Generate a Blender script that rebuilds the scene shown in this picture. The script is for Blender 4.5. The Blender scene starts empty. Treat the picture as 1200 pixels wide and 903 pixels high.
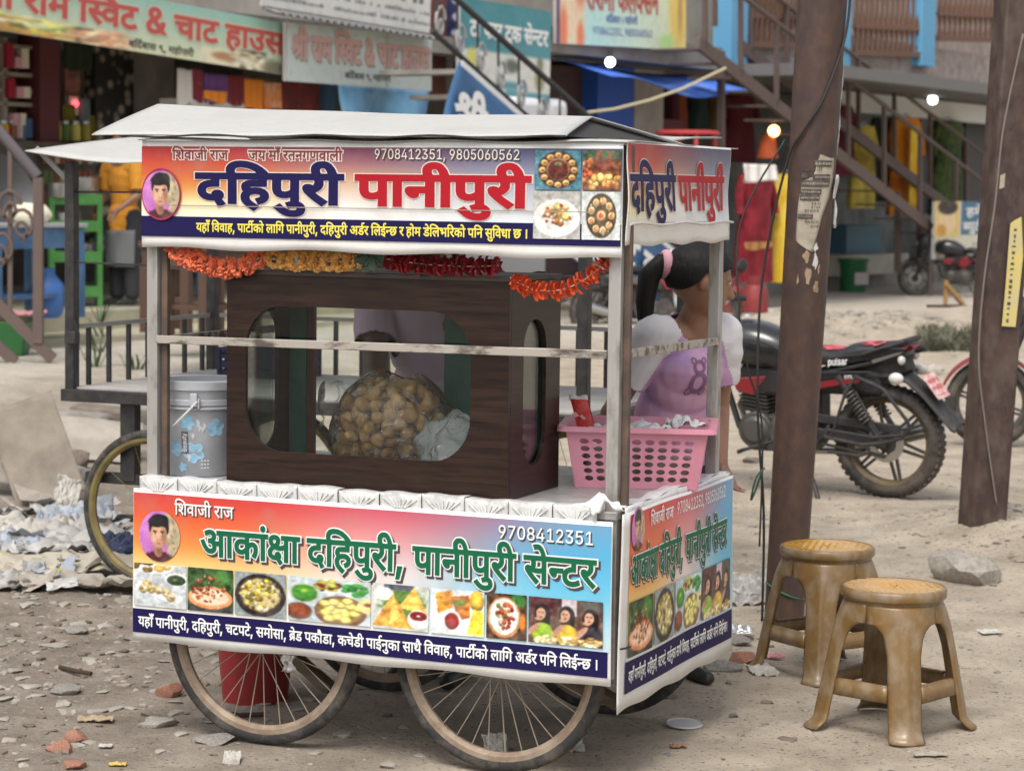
import bpy, bmesh, math, random
import numpy as np
from mathutils import Vector, Matrix, Euler, noise as mnoise
from mathutils.geometry import delaunay_2d_cdt

S = bpy.context.scene
COL = S.collection
R = math.radians
rnd = random.Random(7)

# ------------------------------------------------------------------ camera
FPX, PITCH, ROLL, CAMH = 2750.0, R(4.75), R(0.75), 1.65
_f = Vector((0, math.cos(PITCH), -math.sin(PITCH)))
_u = Vector((0, math.sin(PITCH), math.cos(PITCH)))
_r = Vector((1, 0, 0))
CR = _r * math.cos(ROLL) + _u * math.sin(ROLL)
CU = -_r * math.sin(ROLL) + _u * math.cos(ROLL)
CO = Vector((0, 0, CAMH))
cam_d = bpy.data.cameras.new('camera')
cam = bpy.data.objects.new('camera', cam_d)
COL.objects.link(cam)
cam.matrix_world = Matrix(((CR.x, CU.x, -_f.x, 0), (CR.y, CU.y, -_f.y, 0), (CR.z, CU.z, -_f.z, CAMH), (0, 0, 0, 1)))
cam_d.sensor_width = 36
cam_d.lens = FPX / 1200 * 36
cam_d.clip_start, cam_d.clip_end = 0.1, 2000
cam_d.dof.use_dof = True
cam_d.dof.focus_distance = 6.7
cam_d.dof.aperture_fstop = 6.3
S.camera = cam

# ------------------------------------------------------------------ sky, sun, exposure
W = bpy.data.worlds.new('World')
S.world = W
W.use_nodes = True
wn = W.node_tree.nodes
for n in list(wn):
 wn.remove(n)
sky = wn.new('ShaderNodeTexSky')
sky.sky_type = 'NISHITA'
sky.sun_disc = False
SUN_EL, SUN_AZ = R(58), R(200)       # azimuth clockwise from +Y, behind the camera and to its left
sky.sun_elevation, sky.sun_rotation = SUN_EL, SUN_AZ
sky.air_density, sky.dust_density, sky.ozone_density = 1.0, 4.0, 1.0
hs = wn.new('ShaderNodeHueSaturation')
hs.inputs['Saturation'].default_value = 0.28
bg = wn.new('ShaderNodeBackground')
bg.inputs['Strength'].default_value = 0.15
wo = wn.new('ShaderNodeOutputWorld')
W.node_tree.links.new(sky.outputs[0], hs.inputs['Color'])
W.node_tree.links.new(hs.outputs[0], bg.inputs['Color'])
W.node_tree.links.new(bg.outputs[0], wo.inputs['Surface'])
sun_d = bpy.data.lights.new('sun', 'SUN')
sun_d.energy, sun_d.angle, sun_d.color = 1.3, R(24), (1, 0.955, 0.88)
sun = bpy.data.objects.new('sun', sun_d)
COL.objects.link(sun)
_sd = Vector((math.sin(SUN_AZ) * math.cos(SUN_EL), math.cos(SUN_AZ) * math.cos(SUN_EL), math.sin(SUN_EL)))
sun.rotation_euler = _sd.to_track_quat('Z', 'Y').to_euler()
sun.location = (-4, -4, 12)
S.view_settings.view_transform = 'Standard'
S.view_settings.look = 'None'
S.view_settings.exposure = 0.52
S.view_settings.gamma = 1
S.render.film_transparent = False
S.cycles.max_bounces = 8
S.cycles.transparent_max_bounces = 16
try:
 S.cycles.use_denoising = True
except Exception:
 pass

# ------------------------------------------------------------------ helpers: points
def ray(u, v):
 return _f + CR * ((u - 600) / FPX) + CU * ((451.5 - v) / FPX)
def plane(u, v, p, n):
 d = ray(u, v)
 return CO + d * ((Vector(p) - CO).dot(Vector(n)) / d.dot(Vector(n)))
def G(u, v, z=0.0):
 return plane(u, v, (0, 0, z), (0, 0, 1))
def PY(u, v, y):
 return plane(u, v, (0, y, 0), (0, 1, 0))
FTH = math.atan2(0.85, 0.526)
FD, FN, FO = Vector((math.cos(FTH), math.sin(FTH), 0)), Vector((math.sin(FTH), -math.cos(FTH), 0)), Vector((-4.05, 24.5, 0))
def FP(u, v, w=0.0):                        # point of the shop row: (along, outwards, height)
 p = plane(u, v, FO + FN * w, FN)
 return (p - FO).dot(FD), w, p.z
def FW(t, w, z):
 return FO + FD * t + FN * w + Vector((0, 0, z))

# ------------------------------------------------------------------ helpers: noise
def vnoise(x, y, seed=0):
 x = np.asarray(x, float); y = np.asarray(y, float)
 xi = np.floor(x).astype(np.int64); yi = np.floor(y).astype(np.int64)
 fx = x - xi; fy = y - yi
 fx = fx * fx * (3 - 2 * fx); fy = fy * fy * (3 - 2 * fy)
 def h(a, b):
  n = (a * 374761393 + b * 668265263 + seed * 974634777) & 0x7fffffff
  n = ((n ^ (n >> 13)) * 1274126177) & 0x7fffffff
  return ((n ^ (n >> 16)) & 0xffff) / 65535.0
 return (h(xi, yi) * (1 - fx) + h(xi + 1, yi) * fx) * (1 - fy) + (h(xi, yi + 1) * (1 - fx) + h(xi + 1, yi + 1) * fx) * fy
def fbm(x, y, seed=0, o=4):
 s = 0; a = 0.5
 for i in range(o):
  s = s + a * vnoise(np.asarray(x) * 2 ** i, np.asarray(y) * 2 ** i, seed + i * 17); a *= 0.5
 return s
def sm(a, b, x):
 t = np.clip((np.asarray(x, float) - a) / (b - a), 0, 1)
 return t * t * (3 - 2 * t)

# ------------------------------------------------------------------ helpers: materials
def lin(c):
 return tuple((x / 12.92 if x <= 0.04045 else ((x + 0.055) / 1.055) ** 2.4) for x in c)
def rgb(r, g, b):
 return lin((r / 255, g / 255, b / 255))
_mats = {}
def mat(name, col, rough=0.6, metal=0.0, col2=None, scale=8.0, lo=0.4, hi=0.65, bump=0.0, bscale=40.0, stretch=None,
  spec=None, trans=0.0, alpha=None, coat=0.0, emit=None, rough2=None, detail=6.0, col3=None, scale3=2.0):
 if name in _mats:
  return _mats[name]
 m = bpy.data.materials.new(name); m.use_nodes = True
 nt = m.node_tree; N = nt.nodes; L = nt.links
 b = N['Principled BSDF']
 b.inputs['Base Color'].default_value = (*col, 1)
 b.inputs['Roughness'].default_value = rough
 b.inputs['Metallic'].default_value = metal
 if spec is not None: b.inputs['Specular IOR Level'].default_value = spec
 if trans: b.inputs['Transmission Weight'].default_value = trans
 if coat: b.inputs['Coat Weight'].default_value = coat; b.inputs['Coat Roughness'].default_value = 0.1
 if alpha is not None: b.inputs['Alpha'].default_value = alpha
 if emit: b.inputs['Emission Color'].default_value = (*emit[:3], 1); b.inputs['Emission Strength'].default_value = emit[3]
 tc = N.new('ShaderNodeTexCoord'); src = tc.outputs['Object']
 if stretch:
  mp = N.new('ShaderNodeMapping'); mp.inputs['Scale'].default_value = stretch
  L.new(src, mp.inputs[0]); src = mp.outputs[0]
 def ramp(scale_, lo_, hi_, det):
  nz = N.new('ShaderNodeTexNoise'); nz.inputs['Scale'].default_value = scale_; nz.inputs['Detail'].default_value = det
  nz.inputs['Roughness'].default_value = 0.62
  L.new(src, nz.inputs['Vector'])
  cr = N.new('ShaderNodeValToRGB'); cr.color_ramp.elements[0].position = lo_; cr.color_ramp.elements[1].position = hi_
  L.new(nz.outputs['Fac'], cr.inputs[0]); return cr.outputs[0]
 c = None
 if col2 is not None:
  fac = ramp(scale, lo, hi, detail)
  mx = N.new('ShaderNodeMix'); mx.data_type = 'RGBA'
  mx.inputs['A'].default_value = (*col, 1); mx.inputs['B'].default_value = (*col2, 1)
  L.new(fac, mx.inputs['Factor']); c = mx.outputs['Result']
  if rough2 is not None:
   mr = N.new('ShaderNodeMapRange'); mr.inputs['To Min'].default_value = rough; mr.inputs['To Max'].default_value = rough2
   L.new(fac, mr.inputs['Value']); L.new(mr.outputs[0], b.inputs['Roughness'])
 if col3 is not None:
  fac3 = ramp(scale3, 0.45, 0.7, 5)
  mx3 = N.new('ShaderNodeMix'); mx3.data_type = 'RGBA'
  if c: L.new(c, mx3.inputs['A'])
  else: mx3.inputs['A'].default_value = (*col, 1)
  mx3.inputs['B'].default_value = (*col3, 1)
  L.new(fac3, mx3.inputs['Factor']); c = mx3.outputs['Result']
 if c: L.new(c, b.inputs['Base Color'])
 if bump:
  nz = N.new('ShaderNodeTexNoise'); nz.inputs['Scale'].default_value = bscale; nz.inputs['Detail'].default_value = 6
  L.new(src, nz.inputs['Vector'])
  bp = N.new('ShaderNodeBump'); bp.inputs['Strength'].default_value = bump; bp.inputs['Distance'].default_value = 0.01
  L.new(nz.outputs['Fac'], bp.inputs['Height']); L.new(bp.outputs[0], b.inputs['Normal'])
 _mats[name] = m
 return m
def print_mat(name, rough=0.35, dirt=0.0):
 if name in _mats: return _mats[name]
 m = mat(name, (1, 1, 1), rough, bump=0.04, bscale=18)
 N = m.node_tree.nodes; L = m.node_tree.links
 at = N.new('ShaderNodeAttribute'); at.attribute_name = 'print'
 out = at.outputs['Color']
 if dirt:
  tc = N.new('ShaderNodeTexCoord'); nz = N.new('ShaderNodeTexNoise'); nz.inputs['Scale'].default_value = 9; nz.inputs['Detail'].default_value = 8
  L.new(tc.outputs['Object'], nz.inputs['Vector'])
  cr = N.new('ShaderNodeValToRGB'); cr.color_ramp.elements[0].position = 0.5; cr.color_ramp.elements[1].position = 0.78
  cr.color_ramp.elements[1].color = (dirt, dirt, dirt, 1)
  L.new(nz.outputs['Fac'], cr.inputs[0])
  mx = N.new('ShaderNodeMix'); mx.data_type = 'RGBA'; mx.inputs['B'].default_value = (0.30, 0.26, 0.21, 1)
  L.new(cr.outputs[0], mx.inputs['Factor']); L.new(out, mx.inputs['A']); out = mx.outputs['Result']
 L.new(out, N['Principled BSDF'].inputs['Base Color'])
 return m
def glass_mat(name, tint=(0.93, 0.97, 0.95), refl=1.0, rough=0.03, haze=0.0, wrinkle=0.0, wscale=12.0):
 if name in _mats: return _mats[name]
 m = bpy.data.materials.new(name); m.use_nodes = True
 nt = m.node_tree; N = nt.nodes; L = nt.links
 N.remove(N['Principled BSDF'])
 tr = N.new('ShaderNodeBsdfTransparent'); tr.inputs[0].default_value = (*tint, 1)
 gl = N.new('ShaderNodeBsdfGlossy'); gl.inputs['Roughness'].default_value = rough
 fr = N.new('ShaderNodeFresnel'); fr.inputs['IOR'].default_value = 1.45
 ml = N.new('ShaderNodeMath'); ml.operation = 'MULTIPLY'; ml.inputs[1].default_value = refl
 L.new(fr.outputs[0], ml.inputs[0])
 mx = N.new('ShaderNodeMixShader')
 L.new(ml.outputs[0], mx.inputs[0]); L.new(gl.outputs[0], mx.inputs[2])
 base = tr.outputs[0]
 if haze:
  df = N.new('ShaderNodeBsdfDiffuse'); df.inputs[0].default_value = (0.75, 0.75, 0.75, 1)
  m2 = N.new('ShaderNodeMixShader'); m2.inputs[0].default_value = haze
  L.new(tr.outputs[0], m2.inputs[1]); L.new(df.outputs[0], m2.inputs[2]); base = m2.outputs[0]
 L.new(base, mx.inputs[1])
 if wrinkle:
  tc = N.new('ShaderNodeTexCoord'); nz = N.new('ShaderNodeTexNoise'); nz.inputs['Scale'].default_value = wscale; nz.inputs['Detail'].default_value = 5
  nz.inputs['Distortion'].default_value = 1.2
  L.new(tc.outputs['Object'], nz.inputs['Vector'])
  bp = N.new('ShaderNodeBump'); bp.inputs['Strength'].default_value = wrinkle; bp.inputs['Distance'].default_value = 0.03
  L.new(nz.outputs['Fac'], bp.inputs['Height'])
  L.new(bp.outputs[0], gl.inputs['Normal']); L.new(bp.outputs[0], fr.inputs['Normal'])
 L.new(mx.outputs[0], N['Material Output'].inputs['Surface'])
 _mats[name] = m
 return m

# ------------------------------------------------------------------ helpers: meshes
class MB:
 def __init__(self):
  self.v = []; self.f = []; self.mi = []; self.cur = 0
 def add(self, vs, fs, M=None):
  o = len(self.v)
  if M is not None: vs = [M @ Vector(q) for q in vs]
  self.v += [tuple(q) for q in vs]
  self.f += [tuple(i + o for i in q) for q in fs]; self.mi += [self.cur] * len(fs)
  return self
 def box(self, c, s, rot=None, taper=1.0):
  x, y, z = s[0] / 2, s[1] / 2, s[2] / 2; t = taper
  vs = [(-x, -y, -z), (x, -y, -z), (x, y, -z), (-x, y, -z), (-x * t, -y * t, z), (x * t, -y * t, z), (x * t, y * t, z), (-x * t, y * t, z)]
  M = Matrix.Translation(c)
  if rot is not None: M = M @ (rot.to_matrix().to_4x4() if hasattr(rot, 'to_matrix') else Euler(rot).to_matrix().to_4x4())
  return self.add(vs, [(0, 3, 2, 1), (4, 5, 6, 7), (0, 1, 5, 4), (1, 2, 6, 5), (2, 3, 7, 6), (3, 0, 4, 7)], M)
 def box2(self, a, b):
  return self.box(((a[0] + b[0]) / 2, (a[1] + b[1]) / 2, (a[2] + b[2]) / 2), (abs(b[0] - a[0]), abs(b[1] - a[1]), abs(b[2] - a[2])))
 def bar(self, a, b, w, h, up=(0, 0, 1)):
  a = Vector(a); b = Vector(b); d = (b - a); l = d.length; d.normalize()
  u = Vector(up)
  if abs(u.dot(d)) > 0.98: u = Vector((0, 1, 0))
  s = d.cross(u).normalized(); u = s.cross(d)
  vs = []
  for p in (a, b):
   for i, j in ((-1, -1), (1, -1), (1, 1), (-1, 1)):
    vs.append(p + s * (i * w / 2) + u * (j * h / 2))
  return self.add(vs, [(0, 1, 2, 3), (7, 6, 5, 4), (0, 4, 5, 1), (1, 5, 6, 2), (2, 6, 7, 3), (3, 7, 4, 0)])
 def tube(self, pts, r, seg=10, closed=False, cap=True):
  P = [Vector(p) for p in pts]; n = len(P)
  rs = r if isinstance(r, (list, tuple)) else [r] * n
  T = []
  for i in range(n):
   a = P[i - 1] if (i > 0 or closed) else P[i]
   b = P[(i + 1) % n] if (i < n - 1 or closed) else P[i]
   T.append((b - a).normalized())
  u = Vector((0, 0, 1))
  if abs(T[0].dot(u)) > 0.9: u = Vector((1, 0, 0))
  vs = []; u = (u - T[0] * u.dot(T[0])).normalized()
  for i in range(n):
   u = (u - T[i] * u.dot(T[i]))
   u = u.normalized() if u.length > 1e-6 else T[i].orthogonal().normalized()
   s = T[i].cross(u)
   for k in range(seg):
    a = 2 * math.pi * k / seg
    vs.append(P[i] + (u * math.cos(a) + s * math.sin(a)) * rs[i])
  fs = []
  for i in range(n if closed else n - 1):
   j = (i + 1) % n
   for k in range(seg):
    fs.append((i * seg + k, i * seg + (k + 1) % seg, j * seg + (k + 1) % seg, j * seg + k))
  if cap and not closed:
   fs.append(tuple(range(seg))[::-1]); fs.append(tuple((n - 1) * seg + k for k in range(seg)))
  return self.add(vs, fs)
 def lathe(self, prof, seg=32, M=None, cap=True, closed=False):   # prof: (r, z); about z
  vs = []
  for r, z in prof:
   for k in range(seg):
    a = 2 * math.pi * k / seg
    vs.append((r * math.cos(a), r * math.sin(a), z))
  n = len(prof); fs = []
  for i in range(n if closed else n - 1):
   j = (i + 1) % n
   for k in range(seg):
    fs.append((i * seg + k, i * seg + (k + 1) % seg, j * seg + (k + 1) % seg, j * seg + k))
  if cap and not closed:
   if prof[0][0] > 1e-5: fs.append(tuple(range(seg))[::-1])
   if prof[-1][0] > 1e-5: fs.append(tuple((n - 1) * seg + k for k in range(seg)))
  return self.add(vs, fs, M)
 def ball(self, c, r, seg=16, rings=10, rot=None):
  r = (r, r, r) if not isinstance(r, (tuple, list)) else r
  M = Matrix.Translation(c)
  if rot is not None: M = M @ Euler(rot).to_matrix().to_4x4()
  vs = [(0, 0, -r[2])]
  for i in range(1, rings):
   a = -math.pi / 2 + math.pi * i / rings
   for k in range(seg):
    b = 2 * math.pi * k / seg
    vs.append((r[0] * math.cos(a) * math.cos(b), r[1] * math.cos(a) * math.sin(b), r[2] * math.sin(a)))
  vs.append((0, 0, r[2])); fs = []
  for k in range(seg): fs.append((0, 1 + (k + 1) % seg, 1 + k))
  for i in range(rings - 2):
   for k in range(seg):
    o = 1 + i * seg
    fs.append((o + k, o + (k + 1) % seg, o + seg + (k + 1) % seg, o + seg + k))
  o = 1 + (rings - 2) * seg
  for k in range(seg): fs.append((o + k, o + (k + 1) % seg, len(vs) - 1))
  return self.add(vs, fs, M)
 def cone(self, a, b, r0, r1, seg=14, sa=1.0):                    # tapered limb with round ends
  a = Vector(a); b = Vector(b); d = b - a; l = d.length
  if l < 1e-6: return self.ball(a, r0)
  q = d.to_track_quat('Z', 'X').to_matrix().to_4x4()
  pr = []
  for i in range(5):
   t = math.pi / 2 * i / 4; pr.append((r0 * math.sin(t) + 1e-6 * (i == 0), -r0 * math.cos(t)))
  for i in range(1, 5):
   t = math.pi / 2 * i / 4; pr.append((r1 * math.cos(t) + 1e-6, l + r1 * math.sin(t)))
  return self.lathe([(max(x, 1e-4), z) for x, z in pr], seg, Matrix.Translation(a) @ q, cap=True)
 def prism(self, poly, y0, y1, M=None):                            # polygon in x,z extruded in y
  n = len(poly); vs = [(x, y0, z) for x, z in poly] + [(x, y1, z) for x, z in poly]
  fs = [tuple(range(n)), tuple(range(2 * n - 1, n - 1, -1))]
  for i in range(n): fs.append((i, i + n, (i + 1) % n + n, (i + 1) % n))
  return self.add(vs, fs, M)
 def grid(self, fn, nu, nv, M=None):                               # fn(a,b) -> point, a,b in 0..1
  vs = [fn(i / nu, j / nv) for j in range(nv + 1) for i in range(nu + 1)]
  fs = [(j * (nu + 1) + i, j * (nu + 1) + i + 1, (j + 1) * (nu + 1) + i + 1, (j + 1) * (nu + 1) + i) for j in range(nv) for i in range(nu)]
  return self.add(vs, fs, M)
 def mesh(self, name='mesh'):
  me = bpy.data.meshes.new(name); me.from_pydata(self.v, [], self.f)
  if any(self.mi): me.polygons.foreach_set('material_index', self.mi)
  me.update(); return me
 def build(self, name, m, parent=None, smooth=30, bevel=0, solid=0, recalc=True, loc=None, rot=None, subd=0):
  me = self.mesh(name)
  if recalc:
   b = bmesh.new(); b.from_mesh(me); bmesh.ops.recalc_face_normals(b, faces=b.faces[:]); b.to_mesh(me); b.free()
  return link(name, me, m, parent, smooth, bevel, solid, loc, rot, subd)
def link(name, me, m, parent=None, smooth=30, bevel=0, solid=0, loc=None, rot=None, subd=0):
 for q in (m if isinstance(m, (list, tuple)) else [m]): me.materials.append(q)
 if smooth:
  me.polygons.foreach_set('use_smooth', [True] * len(me.polygons))
  if smooth < 180: me.set_sharp_from_angle(angle=R(smooth))
 o = bpy.data.objects.new(name, me); COL.objects.link(o)
 if parent is not None: o.parent = parent
 if loc is not None: o.location = loc
 if rot is not None: o.rotation_euler = rot
 if solid:
  q = o.modifiers.new('solid', 'SOLIDIFY'); q.thickness = solid; q.offset = 0
 if bevel:
  q = o.modifiers.new('bevel', 'BEVEL'); q.width = bevel; q.segments = 2; q.limit_method = 'ANGLE'
 if subd:
  q = o.modifiers.new('subd', 'SUBSURF'); q.levels = subd; q.render_levels = subd
 return o
def thing(name, label, cat, loc=(0, 0, 0), rotz=0.0, group=None):
 o = bpy.data.objects.new(name, None); COL.objects.link(o)
 o.empty_display_size = 0.1
 o.location = loc; o.rotation_euler = (0, 0, rotz)
 return tag(o, label, cat, group)
def tag(o, label, cat, group=None, kind=None):
 if label: o['label'] = label
 if cat: o['category'] = cat
 if group: o['group'] = group
 if kind: o['kind'] = kind
 return o
def kids(o):
 return [c for c in bpy.data.objects if c.parent == o]
def copy_tree(o, parent=None, allk=None, mats=None):
 c = o.copy(); COL.objects.link(c)
 if parent is not None: c.parent = parent
 if mats and c.type == 'MESH' and any(s.material and s.material.name in mats for s in o.material_slots):
  c.data = o.data.copy()
  for i, q in enumerate(c.data.materials):
   if q and q.name in mats: c.data.materials[i] = mats[q.name]
 for ch in kids(o): copy_tree(ch, c, None, mats)
 return c
def bake(mb, voxel=0.007, smooth=6, fac=0.5):
 me = mb.mesh('tmp'); o = bpy.data.objects.new('tmp', me); COL.objects.link(o)
 q = o.modifiers.new('r', 'REMESH'); q.mode = 'VOXEL'; q.voxel_size = voxel; q.use_smooth_shade = True
 q = o.modifiers.new('s', 'SMOOTH'); q.iterations = smooth; q.factor = fac
 dg = bpy.context.evaluated_depsgraph_get(); dg.update()
 out = bpy.data.meshes.new_from_object(o.evaluated_get(dg))
 bpy.data.objects.remove(o); bpy.data.meshes.remove(me)
 return out
def verts_of(me):
 a = np.zeros(len(me.vertices) * 3); me.vertices.foreach_get('co', a); return a.reshape(-1, 3)
def set_verts(me, a):
 me.vertices.foreach_set('co', np.asarray(a, float).reshape(-1)); me.update()
def cut(me, keep):                                                    # drop verts where keep is False
 b = bmesh.new(); b.from_mesh(me); b.verts.ensure_lookup_table()
 bmesh.ops.delete(b, geom=[b.verts[i] for i in np.nonzero(~keep)[0]], context='VERTS')
 b.to_mesh(me); b.free(); me.update()

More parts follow.
